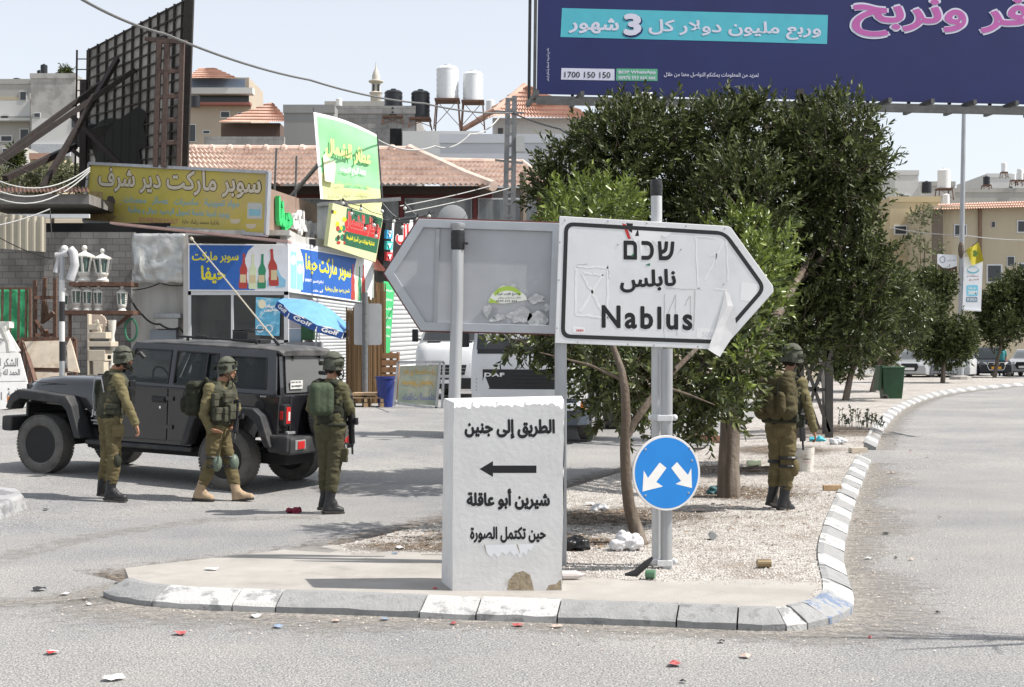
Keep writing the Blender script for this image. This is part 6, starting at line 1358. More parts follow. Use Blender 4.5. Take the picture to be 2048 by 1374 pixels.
# --- brown fascia with raised letters
fs = Panel(P(538, 377, 45.6), P(640, 412, 49.5), P(536, 472, 45.6)); t = thing('fascia_board', 'brown fascia board with raised green and white arabic letters', 'sign', fs.hit(590, 490))
mb = MB(); fs.plate(mb, [(536, 376), (640, 411), (633, 494), (534, 474)], .3); mb.build('board', mat('brown_board', (.27, .19, .15), .7, .1, 3), t, world=True)
def raised(t, pl, nm, m, rows, th):
    o = write(t, pl, nm, m, rows); sd = o.modifiers.new('s', 'SOLIDIFY'); sd.thickness = th; sd.offset = 0; return o
raised(t, fs, 'green_letters', flat('sign_green', (.05, .5, .16), .4), [('حيفا', 554, 391, 582, 462, dict(bold=.07, dy=12, off=.1))], .14)
raised(t, fs, 'white_letters', M_white, [('سوبر ماركت', 583, 414, 634, 467, dict(bold=.07, dy=16, off=.1))], .14)
# --- spice shop sign and hanging banner
M_dkg = mat('dark_green_print', (.02, .12, .06), .5, .1, 4)
ss = Panel(P(666, 406, 46.8), P(766, 436, 50), P(656, 493, 46.8)); t = thing('shop_sign', 'red, green and yellow spice shop sign with printed food, above the blue side sign', 'sign', ss.hit(708, 510))
mb = MB(); ss.plate(mb, [(666, 406), (766, 436), (751, 524), (655, 492)], .15); mb.build('panel', flat('cream_print', (.62, .62, .36), .5), t, world=True)
put(t, ss, 'green_field', M_dkg, [(694, 416), (765, 437), (753, 507), (687, 489)]); put(t, ss, 'red_band', M_red, [(692, 438), (762, 456), (758, 478), (689, 462)], .016)
write(t, ss, 'red_writing_edge', flat('pink_edge', (.62, .3, .26), .5), [('عطار الشمال', 689, 419, 759, 462, dict(bold=.07, dy=17, off=.022))]); write(t, ss, 'red_writing', M_red, [('عطار الشمال', 690, 420, 758, 461, dict(bold=.04, dy=17, off=.03))])
write(t, ss, 'yellow_writing', M_yel, [('تشكيلة بهارات من أسرار الطبيعة', 693, 467, 749, 480, dict(bold=.04, dy=14, off=.02))])
random.seed(2)
for k in range(16): x = random.uniform(664, 690); y = random.uniform(422, 482) + (x - 666) * .3; put(t, ss, 'spice_print', (M_bred, M_dbr, M_bgrn, M_yel)[k % 4], circ(x, y, random.uniform(2, 5), random.uniform(3, 6), 9), .014 + k * .002)
gb = Panel(P(627, 224, 48), P(753, 268, 50.4), P(640, 396, 48)); t = thing('cloth_banner', 'sun-bleached green and yellow cloth banner hanging above the shops', 'banner', gb.hit(700, 400))
M_clg = mat('bleached_green_cloth', (.27, .60, .30), .8, .08, 2); M_cly = mat('bleached_yellow_cloth', (.64, .66, .33), .8, .06, 2)
nx, ny = 22, 26; vs = []; mi = MB()
def bz(u, v):
    x = (1 - v) * (627 + 126 * u) + v * (641 + 121 * u); y = (1 - v) * (224 + 45 * u - 6 * math.sin(math.pi * u)) + v * (398 + 7 * u)
    return x, y, .03 * math.sin(7 * u + 4 * v) + .025 * math.sin(11 * v - 3 * u + 1) + .02 * math.sin(math.pi * u) * (1 - v)
for j in range(ny + 1):
    for i in range(nx + 1): x, y, d = bz(i / nx, j / ny); vs.append(gb.hit(x, y, .18 + d))
for j in range(ny):
    for i in range(nx):
        u = (i + .5) / nx; v = (j + .5) / ny; edge = (i == 0 or j == 0)
        mi.cm = 2 if edge else (1 if v > .70 + .16 * u + .06 * math.sin(4 * u) - .25 * max(0, .25 - u) else 0); k = j * (nx + 1) + i; mi.add([vs[k], vs[k + 1], vs[k + nx + 2], vs[k + nx + 1]], [(0, 1, 2, 3)])
ob = mi.build('cloth', [M_clg, M_cly, M_white], t, world=True); 
write(t, gb, 'yellow_writing', flat('banner_yellow', (.72, .72, .26), .6), [('عطار الشمال', 652, 274, 742, 312, dict(bold=.035, dy=26, off=.27))]); write(t, gb, 'white_writing', M_white, [('كافة أنواع الزيوت', 681, 328, 732, 346, dict(bold=.03, dy=10, off=.27))])
put(t, gb, 'bottle_print', flat('pale_print', (.72, .74, .5), .6), [(646, 312), (651, 306), (656, 314), (662, 322), (668, 318), (672, 330), (668, 366), (650, 362)], .26)
write(t, gb, 'small_writing', flat('faded_print', (.42, .55, .2), .6), [('عطارة - بهارات - أعشاب طبية', 674, 360, 742, 368, dict(bold=.02, dy=10, off=.27)), ('حلويات - مواد غذائية', 664, 378, 740, 386, dict(bold=.02, dy=6, off=.27))])
mb = MB(); mb.add([gb.hit(690, 404, .15), gb.hit(763, 404, .15), gb.hit(765, 436, .2), gb.hit(740, 428, .12), gb.hit(700, 414, .12)], [(0, 1, 2, 3, 4)]); mb.build('lower_flap', M_cly, t, world=True)
t = thing('banner_frame', 'grey steel frame of poles and struts carrying the green banner', 'frame', P(690, 405, 48.5)); mb = MB()
for a, b, w_ in (((632, 409, 47.9), (800, 398, 49.6), .13), ((655, 405, 48.3), (638, 490, 48.3), .10), ((627, 215, 48.2), (646, 410, 48.2), .05), ((754, 262, 50.5), (765, 400, 50.5), .05), ((636, 330, 48.6), (580, 395, 52), .10), ((553, 296, 47), (548, 400, 47), .06), ((593, 312, 47.6), (590, 420, 47.6), .06)): mb.bar(P(*a), P(*b), w_)
mb.build('poles', mat('painted_steel', (.12, .125, .13), .5, .2, 10), t, world=True)
plank('duct_box', 'grey galvanised metal cabinet between the brown fascia and the spice shop sign', 'cabinet', 634, 405, 668, 492, 48.2, .5, M_galv)
# --- black restaurant sign, green vertical banner, awning, second shutter
bs = Panel(P(772, 440, 51.5), P(860, 432, 55), P(766, 530, 51.5)); t = thing('black_sign', 'black shop sign with red and white arabic letters and small pictogram tiles', 'sign', bs.hit(800, 530))
mb = MB(); bs.plate(mb, [(772, 440), (862, 430), (862, 560), (766, 532)], .2); mb.build('board', flat('sign_black', (.015, .015, .017), .4), t, world=True)
put(t, bs, 'red_letters_edge', M_white, circ(806, 474, 13, 14, 12, 170, 370) + [(826, 455), (826, 440), (820, 440), (815, 470)], .02)
write(t, bs, 'letters_edge', M_white, [('المال', 791, 446, 850, 490, dict(bold=.07, off=.05))]); write(t, bs, 'letters', M_red, [('المال', 792, 447, 849, 489, dict(bold=.03, off=.07))])
mb = MB(); bs.plate(mb, [(785, 441), (789, 441), (784, 524), (780, 522)], .02, .05); mb.build('white_edge', M_white, t, world=True)
for y, m, nm in ((460, flat('tile_blue', (.05, .35, .6), .5), 'goblet'), (482, flat('tile_teal', (.05, .45, .42), .5), 'dish'), (504, flat('tile_red', (.5, .05, .06), .5), 'cup')):
    mb = MB(); bs.plate(mb, [(774, y), (786, y + 1), (785, y + 18), (773, y + 17)], .1, .12); o = mb.build('pictogram_tile', m, t, world=True); put(t, bs, 'pictogram', M_white, [(776, y + 5), (784, y + 5), (781, y + 11), (781, y + 14), (779, y + 14), (779, y + 11)], .16)
gv = Panel(P(767, 563, 50.5), P(790, 563, 51.5), P(766, 700, 50.5)); t = thing('wall_banner', 'narrow bright green vertical banner with white arabic lines beside the shutter', 'banner', gv.hit(778, 720))
mb = MB(); gv.plate(mb, [(768, 562), (790, 566), (779, 712), (766, 710)], .04); mb.build('sheet', flat('banner_green', (.06, .46, .16), .5), t, world=True)
write(t, gv, 'writing', M_white, [(s_, 772, 578 + i * 18, 786 - i * 1.2, 584 + i * 18, dict(bold=.04, dy=1)) for i, s_ in enumerate(('مشاوي طازجة', 'شاورما وفلافل', 'كباب', 'عصائر', 'سلطات', 'وجبات'))])
bB = thing('side_street_shop', 'shop with pale roller shutter behind the green vertical banner', 'shop', base(800, 54))
mb = MB(); mb.prism([P(755, 470, 52.6), P(870, 470, 56.6), P(870, 770, 56.6), P(755, 770, 52.6)], (-.4, 3, 0)); mb.build('wall', mat('dark_shop_wall', (.07, .065, .06), .8), bB, world=True)
shutter(bB, P(772, 566, 53) + Vector((0, -.2, 0)), P(868, 570, 56.3) + Vector((0, -.2, 0)), P(868, 758, 56.3) + Vector((0, -.2, 0)), P(772, 770, 53) + Vector((0, -.2, 0)), 22)
t = thing('awning', 'small faded red corrugated awning beside the blue side sign', 'awning', P(760, 545, 50)); vs = []
for i in range(25): u = i / 24; o = .04 * (i % 2); vs += [P(744 + 10 * u, 512 + 8 * u, 51.5) + Vector((0, 0, o)), P(748 + 28 * u, 541 + 4 * u, 49.6) + Vector((0, 0, o))]
MB().add(vs, [(2 * i, 2 * i + 1, 2 * i + 3, 2 * i + 2) for i in range(24)]).build('sheet', mat('faded_red_tin', (.34, .16, .13), .6, .15, 5), t, world=True)
# --- string lights and small wires
t = thing('string_lights', 'festoon of clear bulbs strung on black cable in front of the shop signs', 'lights', P(720, 470, 46)); cab = MB()
bulbs = [(686, 404), (703, 425), (722, 416), (730, 455), (748, 448), (764, 420), (752, 470), (788, 440), (805, 452), (810, 414), (835, 436), (858, 430), (780, 462)]
seq = [(655, 400), (686, 398), (703, 420), (730, 450), (752, 438), (790, 445), (830, 442)]; seq2 = [(686, 398), (722, 412), (764, 430), (800, 440), (870, 425)]
for sq in (seq, seq2, [(764, 405), (800, 440)], [(810, 405), (834, 430)]):
    for a, b in zip(sq, sq[1:]): cab.tube([P(*a, 46.2), P((a[0] + b[0]) / 2, (a[1] + b[1]) / 2 + 3, 46.2), P(*b, 46.2)], .012, 4)
cab.build('cable', M_black, t, world=True)
for x, y in bulbs: c = P(x, y, 46.2); mb = MB(); mb.cyl(c + Vector((0, 0, .12)), c + Vector((0, 0, .02)), .03, n=8); mb.build('bulb_holder', M_black, t, world=True); mb = MB(); mb.ball(c - Vector((0, 0, .04)), .06, 8, 6); mb.build('bulb', flat('clear_bulb', (.6, .6, .55), .15), t, world=True, smooth=True)
# --- parasol
uc = P(641, 607, 43.2); t = thing('parasol', 'tilted blue parasol with the word Golf on its valance by the shop corner', 'parasol', P(650, 760, 43.2)); Mt = Matrix.Rotation(R(24), 3, 'Y') @ Matrix.Rotation(R(10), 3, 'X')
vs = [uc]; rim = []; val = []; nseg = 8; rad = 1.22
for i in range(nseg): a = 2 * math.pi * (i + .35) / nseg; rim.append(uc + Mt @ Vector((rad * math.cos(a), rad * math.sin(a), -.40))); val.append(uc + Mt @ Vector((rad * 1.03 * math.cos(a), rad * 1.03 * math.sin(a), -.60)))
mb = MB()
for i in range(nseg):
    a, b = rim[i], rim[(i + 1) % nseg]; m1 = uc.lerp(a, .5) + Vector((0, 0, .06)); m2 = uc.lerp(b, .5) + Vector((0, 0, .06)); mm = (a + b) / 2 + Vector((0, 0, .05)); mb.add([uc, m1, m2, a, mm, b], [(0, 1, 2), (1, 3, 4), (1, 4, 2), (2, 4, 5)])
mb.build('canopy', mat('sunlit_blue_cloth', (.12, .30, .62), .7, .1, 4), t, world=True)  # canopy blue is lighter than the navy valance
for i in range(nseg):
    j = (i + 1) % nseg; mb = MB(); mb.add([rim[i], rim[j], val[j].lerp(val[i], .04), val[i].lerp(val[j], .04)], [(0, 1, 2, 3)]); v = mb.build('valance', flat('navy_cloth', (.02, .07, .26), .7), t, world=True)
    if (rim[i].y + rim[j].y) / 2 < uc.y - .2:
        L_, R_ = (i, j) if rim[i].x < rim[j].x else (j, i); o = val[L_].lerp(val[R_], .18).lerp(rim[L_].lerp(rim[R_], .18), .3) - Vector((0, .015, 0)); mb = MB(); u_ = (val[R_] - val[L_]); ltext(mb, 'Golf', o, u_.normalized(), (rim[L_] - val[L_]).normalized(), u_.length * .62, .13, .03); mb.build('valance_writing', M_white, v, world=True)
mb = MB(); mb.cyl(uc, Vector((uc.x - .35, uc.y, gz(uc.x, uc.y))), .025, n=8); mb.build('pole', M_galv, t, world=True)
for nm, lb, x0, y0, x1, y1, m in (('carton', 'white carton with pink print stacked under the parasol', 578, 634, 602, 656, flat('white_carton', (.55, .52, .55), .6)), ('carton', 'pale blue carton below the white one under the parasol', 578, 657, 602, 684, flat('blue_carton', (.4, .48, .56), .6)), ('carton', 'dark green carton with a tree print under the parasol', 602, 646, 627, 680, mat('green_carton', (.05, .14, .06), .6, .3, 6))): plank(nm, lb, 'box', x0, y0, x1, y1, 44.2, .4, m, .01)
plank('display_table', 'low covered table holding cartons under the parasol', 'table', 572, 684, 640, 800, 44, .8, mat('grey_cover', (.3, .3, .31), .8))
plank('speaker_box', 'small black floodlight box hanging below the brown fascia', 'lamp', 613, 478, 630, 492, 46.5, .25, M_black)
# --- block walls and stone yard further left
bC = thing('block_building', 'rough grey block building with flat roof behind the stone yard', 'building', base(140, 47))
frustum(MB(), 88, 464, 268, 830, 46.5, .3).build('block_wall', M_blockw, bC, world=True); frustum(MB(), -40, 495, 92, 830, 47.2, .3).build('block_wall', M_blockw, bC, world=True); frustum(MB(), 262, 560, 380, 830, 46, .3).build('plaster_wall', M_plast, bC, world=True)
frustum(MB(), -60, 388, 178, 408, 46.2, 4).build('roof_slab', mat('old_slab', (.2, .19, .18), .9, .2, 3), bC, world=True); frustum(MB(), -60, 428, 178, 436, 45.2, .12).build('roof_gutter', M_frame, bC, world=True)
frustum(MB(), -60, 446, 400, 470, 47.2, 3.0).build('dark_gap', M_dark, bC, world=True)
mb = MB(); vs = []
for i in range(61): u = i / 60; vs += [P(-60 + 238 * u, 386, 46) + Vector((0, 0, .07 * (i % 2))), P(-60 + 238 * u, 376, 49) + Vector((0, 0, .07 * (i % 2)))]
mb.add(vs, [(2 * i, 2 * i + 1, 2 * i + 3, 2 * i + 2) for i in range(60)]).build('tin_roof', M_rust, bC, world=True)
mb = MB(); mb.bar(P(226, 447, 44.6), P(580, 484, 44.3), .6, .07, up=(0, 0, 1)); mb.build('pink_eave', mat('faded_pink_tin', (.42, .28, .25), .7, .15, 6), bC, world=True)
mb = MB(); vs = []
for i in range(37): u = i / 36; o = -.05 * (i % 4 in (1, 2)); vs += [P(-40 + 132 * u, 424 + 10 * u, 44.8) + Vector((0, o, 0)), P(-40 + 132 * u, 494 + 10 * u, 44.8) + Vector((0, o, 0))]
o = mb.add(vs, [(2 * i, 2 * i + 1, 2 * i + 3, 2 * i + 2) for i in range(36)]).build('tin_screen', mat('beige_tin', (.42, .38, .30), .6, .15, 3, streak=True)); tag(o, 'beige corrugated tin screen hung under the roof edge at far left', 'screen')
def crumple(name, label, cat, x0, y0, x1, y1, Y, m, amp, n=14, ground=None):
    vs = []; random.seed(n + x0)
    for jj in range(n + 1):
        for i in range(n + 1): u, v = i / n, jj / n; e = min(u, 1 - u, v, 1 - v) * 4; vs.append(P(x0 + (x1 - x0) * u + random.uniform(-1, 1), y0 + (y1 - y0) * v + random.uniform(-1, 1), Y - abs(mnoise.noise(Vector((u * 4, v * 4, n)))) * amp))
    o = MB().add(vs, [(jj * (n + 1) + i, jj * (n + 1) + i + 1, (jj + 1) * (n + 1) + i + 1, (jj + 1) * (n + 1) + i) for jj in range(n) for i in range(n)]).build(name, m, smooth=True); sd = o.modifiers.new('s', 'SOLIDIFY'); sd.thickness = .02; tag(o, label, cat); return o
crumple('tin_sheet', 'crumpled silver tin sheet fixed to the wall left of the blue sign', 'metal sheet', 264, 467, 372, 566, 45.6, M_tin, .22)
t = thing('meter_box', 'grey electric meter box on the plaster wall below the tin sheet', 'box', P(333, 660, 45.7)); frustum(MB(), 310, 636, 356, 658, 45.6, .35).build('box', flat('box_cream', (.5, .5, .48), .6), t, bevel=.02, world=True); frustum(MB(), 308, 627, 361, 636, 45.55, .4).build('lid', M_galv, t, bevel=.01, world=True)
plank('cabinet', 'blue grey metal cabinet standing against the plaster wall below the meter box', 'cabinet', 300, 660, 352, 720, 45.6, .35, flat('blue_grey_metal', (.25, .28, .32), .6), .01)
wire('wall_cable', 'thick black cable looping along the plaster wall to the shop window', [(256, 585, 45.5), (285, 630, 45.4), (320, 648, 45.4), (360, 655, 45.4), (380, 668, 45.3)], .035, .1); wire('wall_cable', 'thin black cable sagging under the tin sheet', [(265, 580, 45.6), (320, 566, 45.6), (368, 570, 45.5)], .02, .05)
# stone lanterns
M_ston = mat('white_cast_stone', (.60, .59, .55), .8, .08, 6, .1, 40); M_lgl = flat('lantern_glass', (.12, .18, .16), .1)
def lantern(x, y0, y1, Y, label, kind, grp):
    b = P(x, y1, Y); H = (y1 - y0) / FPX * Y; t = thing('stone_lantern', label, 'lantern', b, group=grp); q = H
    mb = MB(); pr = [(.16, 0), (.17, .05), (.13, .09), (.11, .13), (.15, .2), (.16, .24), (.15, .27)]; pr = [(r_ * q * (1.15 if kind else 1), z * q) for r_, z in pr]; mb.lathe(pr, n=16)
    n = 6; w0 = .15 if not kind else .17; w1 = .17 if not kind else .25; z0_, z1_ = .27, .66
    for k in range(n):
        a = 2 * math.pi * (k + .5) / n; p0 = Vector((w0 * q * math.cos(a), w0 * q * math.sin(a), z0_ * q)); p1 = Vector((w1 * q * math.cos(a), w1 * q * math.sin(a), z1_ * q))
        if kind: mb.bar(p0, p1, .05 * q)
        else:
            for i in range(6): mb.ball(p0.lerp(p1, (i + .5) / 6), (.028 * q, .028 * q, .036 * q), 6, 5)
    pr = [(w1 * 1.15, .66), (w1 * 1.2, .70), (w1 * .9, .74), (.09, .80), (.05, .83), (.05, .86)]; mb.lathe([(r_ * q, z * q) for r_, z in pr], n=16 if not kind else 6); mb.ball((0, 0, .92 * q), .075 * q, 10, 8); mb.build('stonework', M_ston, t, smooth=True)
    mb = MB(); mb.lathe([(w0 * .86 * q, z0_ * q), (w1 * .86 * q, z1_ * q)], n=6); mb.build('glass_panes', M_lgl, t); return t
g_ = 'cast stone lanterns on the yard shelves'
for a in ((169, 490, 564, 44.4, 'large white stone lantern on the upper shelf, nearer the striped pole', 1), (205, 496, 564, 44.4, 'large white stone lantern on the upper shelf, right one of the pair', 1), (131, 577, 621, 44.2, 'white stone lantern half hidden behind the striped pole', 0), (154, 563, 621, 44.2, 'white stone lantern just right of the striped pole on the lower shelf', 0), (176, 565, 622, 44.2, 'middle white stone lantern of the lower shelf row', 0), (197, 567, 622, 44.2, 'white stone lantern below the right large lantern', 0), (244, 568, 624, 44.2, 'white stone lantern alone at the right end of the lower shelf', 0)): lantern(*a, g_)
plank('shelf', 'dark brown upper shelf carrying the two large stone lanterns', 'shelf', 138, 564, 262, 572, 44, .9, M_rust); t = thing('shelf', 'dark brown lower shelf carrying the row of small stone lanterns', 'shelf', P(195, 660, 44)); frustum(MB(), 118, 621, 266, 629, 43.8, .9).build('board', M_rust, t, world=True); mb = MB(); mb.bar(P(262, 628, 44), P(228, 655, 44.6), .08); mb.bar(P(140, 628, 44), P(140, 760, 44), .08); mb.build('bracket', M_rust, t, world=True)
# yard goods
t = thing('striped_pole', 'black and white banded pole behind the jeep bonnet', 'pole', base(123, 37)); xb = P(124, 0, 37).x
for i, (ya, yb, m) in enumerate(((560, 603, flat('chipped_white', (.55, .55, .54), .7)), (603, 643, M_black), (643, 683, MATS['chipped_white']), (683, 722, M_black), (722, 990, M_galv), (500, 560, M_galv))): mb = MB(); mb.cyl((xb, 37, max(P(0, yb, 37).z, .1)), (xb, 37, P(0, ya, 37).z), .072, n=12); mb.build('band', m, t, smooth=True, world=True)
mb = MB(); mb.cyl(P(112, 512, 37), P(136, 506, 37), .09, n=10); mb.cyl(P(112, 545, 37), P(117, 515, 37), .08, .04); mb.tube([P(140, 560, 37), P(150, 530, 37), P(147, 505, 37), P(140, 498, 37)], .11, 10); mb.build('horn_lamp', mat('grey_lamp', (.45, .45, .46), .5), t, smooth=True, world=True); mb = MB(); mb.ball(P(129, 498, 37.2), .1, 10, 8); mb.build('ball_finial', M_ston, t, smooth=True, world=True)
t = thing('yard_gate', 'rusty barred gate backed with bright green sheet at the far left', 'gate', P(30, 800, 42)); crm = crumple('green_sheet', None, None, -10, 576, 60, 700, 42.1, mat('green_tarp', (.05, .36, .16), .5, .25, 4), .12); crm.parent = t; crm.location = crm.location - t.location
mb = MB()
for x in (2, 18, 35, 50): mb.bar(P(x + 3, 578, 41.9), P(x, 800, 41.9), .06)
mb.bar(P(-10, 577, 41.9), P(60, 577, 41.9), .06); mb.bar(P(-10, 684, 41.9), P(60, 684, 41.9), .06); mb.bar(P(60, 577, 41.9), P(60, 800, 41.9), .08); mb.build('bars', M_rust, t, world=True)
t = thing('steel_frame', 'rusty steel frame of angle bars standing in the stone yard', 'frame', P(95, 800, 43)); mb = MB()
for a, b in (((70, 560), (70, 760)), ((110, 555), (110, 760)), ((68, 595), (112, 595)), ((70, 670), (112, 670)), ((90, 555), (86, 640)), ((72, 640), (95, 680)), ((108, 625), (84, 645)), ((88, 600), (97, 640)), ((93, 660), (95, 684))): mb.bar(P(*a, 43), P(*b, 43.2), .10)
mb.build('bars', M_rust, t, world=True)
t = thing('slab_trestle', 'brown steel trestle holding leaning beige marble slabs', 'trestle', P(95, 812, 40)); mb = MB()
for a, b in (((42, 678, 40), (150, 678, 40)), ((42, 678, 40), (40, 830, 39.6)), ((46, 682, 40), (72, 770, 39.4)), ((64, 737, 39.8), (150, 741, 39.8)), ((150, 678, 40), (152, 830, 40))): mb.bar(P(*a), P(*b), .10)
mb.build('frame', M_rust, t, world=True)
M_marb = mat('beige_marble', (.52, .45, .36), .5, .12, 4, col2=(.42, .33, .24), thr=(.55, .65), s2=3)
for nm, lb, pts in (('marble_slab', 'upper beige marble slab leaning on the brown trestle', [(48, 683), (118, 681), (120, 736), (66, 735)]), ('marble_slab', 'lower beige marble slab behind the jeep bonnet', [(70, 744), (132, 746), (134, 800), (88, 800)]), ('marble_slab', 'narrow tilted marble offcut right of the striped pole', [(134, 690), (140, 676), (158, 745), (136, 742)])): o = MB().prism([P(x, y, 39.9 - (y - 683) * .004) for x, y in pts], (0, .1, 0)).build(nm, M_marb); tag(o, lb, 'slab')
M_slab = mat('white_marble', (.66, .655, .64), .5, .05, 5, col2=(.55, .54, .53), thr=(.55, .7), s2=3)
for k, (pts, tx) in enumerate((([(-30, 640), (8, 646), (40, 700), (34, 706), (-30, 706)], [('بسم الله', -14, 672, 14, 686)]), ([(-30, 706), (39, 706), (54, 762), (-30, 764)], [('الشكر لله', -12, 716, 36, 738), ('الحمد لله رب', -10, 738, 40, 754)]), ([(-30, 765), (54, 763), (64, 812), (-30, 823)], [('الفاتحة', 14, 776, 50, 800), ('الله', -16, 784, 4, 800)]))):
    pl = Panel(P(-30, 640, 38.6), P(60, 640, 38.6), P(-30, 800, 37.9)); lb = ('small white marble slab with black calligraphy, topmost of the leaning stack', 'wide white marble slab with two lines of calligraphy, middle of the leaning stack', 'lowest white marble slab with calligraphy, resting on the ground')[k]
    t = thing('engraved_slab', lb, 'slab', pl.hit(10, pts[-1][1]), group='engraved marble slabs leaning at far left'); mb = MB(); pl.plate(mb, pts, .08); mb.build('slab', M_slab, t, bevel=.01, world=True); write(t, pl, 'calligraphy', flat('engraved_grey', (.13, .13, .135), .7), [(a, b, c, d, e, dict(off=.02, bold=.015)) for a, b, c, d, e in tx])
t = thing('stone_baluster', 'thick white carved stone leg standing before the green gate', 'ornament', P(14, 706, 38.2)); mb = MB(); mb.tube([P(22, 704, 38), P(18, 685, 38), P(10, 665, 38), P(7, 655, 38)], [.13, .10, .12, .16], 10); frustum(mb, -6, 643, 19, 656, 37.9, .35); mb.build('carving', M_ston, t, bevel=.01, world=True)
t = thing('carved_stonework', 'stack of beige carved stone steps and a scalloped shell panel', 'stonework', P(196, 760, 43)); mb = MB()
for x0, y0, x1, y1, d in ((174, 628, 178, 750, .3), (176, 648, 196, 660, .5), (176, 664, 212, 677, .6), (176, 683, 222, 693, .8), (174, 700, 210, 722, .7), (186, 722, 208, 760, .5)): frustum(mb, x0, y0, x1, y1, 42.8, d)
mb.bar(P(192, 640, 42.9), P(201, 668, 42.9), .12); mb.build('steps', mat('beige_stone', (.5, .44, .35), .8, .1, 5), t, bevel=.015, world=True)
mb = MB(); sc = [(178, 628)] + [(196 + (15 + 1.5 * (k % 2)) * math.cos(R(80 - k * 9)), 646 - (17 + 1.5 * (k % 2)) * math.sin(R(80 - k * 9))) for k in range(14)] + [(205, 670), (180, 664)]; mb.prism([P(x, y, 43.4) for x, y in sc], (0, .15, 0)); mb.build('shell_panel', mat('pinkish_stone', (.45, .37, .31), .85, .1, 6), t, world=True)
for x, h, lb in ((224, 640, 'turned stone baluster in shade under the lower shelf'), (140, 690, 'short carved stone baluster behind the striped pole')): t = thing('stone_baluster', lb, 'ornament', P(x, 745, 43.6)); mb = MB(); H = (745 - h) / FPX * 43.6; mb.lathe([(.14, 0), (.14, .1 * H), (.08, .16 * H), (.14, .4 * H), (.07, .7 * H), (.12, .85 * H), (.13, H)], n=12); mb.build('carving', M_ston, t, smooth=True)
o = MB().tube([P(262 + 12 * math.cos(a), 660 + 22 * math.sin(a), 44 + .05 * a) for a in np.linspace(0, 18, 60)], .035, 6).build('hose_coil', flat('green_hose', (.03, .14, .08), .5), smooth=True); tag(o, 'coiled green hose hanging on the wall right of the stonework', 'hose')
t = thing('reed_screen', 'rolled brown reed screen standing behind the grey sign post', 'reed screen', base(733, 43)); mb = MB(); random.seed(8)
for i in range(170): x = random.uniform(693, 771); d = 43 + .35 * math.cos((x - 732) / 39 * 1.4) * -1 + random.uniform(-.05, .05); y0 = 590 + random.uniform(-8, 14) + (30 if x < 735 else 10) - (30 if x > 750 else 0); a = P(x, y0, d); mb.bar(a, Vector((a.x + random.uniform(-.05, .05), d, base(x, 43).z)), .035)
mb.build('reeds', isleramp('reed_straw', [(.10, .055, .025), (.22, .135, .065), (.32, .21, .11)]), t, world=True)
t = thing('road_sign_back', 'blank grey back of a small road sign on a post before the reed screen', 'road sign', base(730, 41)); pl = Panel(P(708, 608, 41), P(763, 608, 41), P(708, 690, 41)); mb = MB(); pl.plate(mb, rrect(708, 607, 763, 690, 5), .03); mb.build('panel', mat('dull_aluminium', (.42, .425, .43), .5, .05, 4), t, world=True); mb = MB(); mb.cyl(P(730, 585, 40.9), Vector((P(730, 0, 40.9).x, 40.9, base(730, 41).z)), .085, n=12); mb.build('post', MATS['painted_steel'], t, smooth=True, world=True)
t = thing('pallet', 'wooden pallet lying on the forecourt beside the blue tub', 'pallet', G(733, 814)); mb = MB(); b0 = OFF[t.name]
for i in range(6): mb.box((b0.x, b0.y + .1 * i * 1.6 - .1, b0.z + .26), (1.05, .12, .025))
for dx in (-.45, 0, .45): mb.box((b0.x + dx, b0.y + .3, b0.z + .19), (.09, 1.0, .10)); mb.box((b0.x + dx, b0.y + .3, b0.z + .06), (.12, 1.0, .12))
mb.build('boards', M_wood, t, world=True)
o = frustum(MB(), 704, 786, 752, 791, G(733, 814).y - .05, .9).build('cardboard', mat('cardboard', (.38, .27, .17), .9, .1, 5)); tag(o, 'flat brown cardboard sheet lying on the pallet', 'cardboard')
t = thing('wooden_crate', 'stack of brown slatted crate sides behind the blue tub', 'crate', base(778, 43)); mb = MB()
for k in range(6): frustum(mb, 763, 706 + k * 14, 797, 717 + k * 14, 42.8, .05)
for x in (764, 779, 793): frustum(mb, x, 704, x + 4, 800, 42.86, .5)
mb.build('slats', mat('brown_crate_wood', (.26, .14, .07), .8, .25, 6), t, world=True)
c = G(771, 814); t = thing('plastic_tub', 'dark blue plastic tub on the forecourt beside the pallet', 'tub', c); mb = MB(); mb.lathe([(.20, 0), (.265, .80), (.29, .80), (.29, .86), (.25, .86), (.19, .03), (0, .03)], n=24); mb.build('tub', flat('navy_plastic', (.02, .035, .18), .4), t, smooth=True)
pa = G(790, 816); Yp = pa.y; pl = Panel(P(795, 725, Yp), P(886, 722, Yp), P(788, 816, Yp)); t = thing('sandwich_board', 'glazed sandwich board with faded mirrored arabic writing before the white van', 'board', P(838, 818, Yp))
mb = MB(); pl.plate(mb, [(800, 732), (880, 730), (876, 812), (794, 806)], .02); mb.build('panel', mat('faded_green_glass', (.26, .30, .24), .3, .15, 2, col2=(.4, .38, .3), thr=(.45, .6), s2=.8), t, world=True)
mb = MB()
for a, b in (((796, 724), (888, 724)), ((888, 724), (884, 820)), ((796, 724), (788, 812)), ((790, 806), (884, 818)), ((880, 726), (872, 822))): mb.bar(pl.hit(*a, .03), pl.hit(*b, .03), .07, .05, up=(0, 1, 0))
mb.build('frame', M_galv, t, world=True)
def mirror(rows, m, nm):
    mb = MB()
    for s_, x0, y0, x1, y1 in rows: pl.text(mb, s_, x1, y0, x0, y1, off=.02, bold=.03)
    mb.build(nm, m, t, world=True)
mirror([('علاج للمفاصل', 806, 738, 872, 752), ('مسخون ومجمر', 804, 757, 868, 774)], flat('faded_ochre', (.45, .30, .08), .6), 'ochre_writing'); mirror([('خلطات للسمك', 804, 786, 872, 800)], flat('faded_blue_ink', (.16, .18, .28), .6), 'blue_writing')
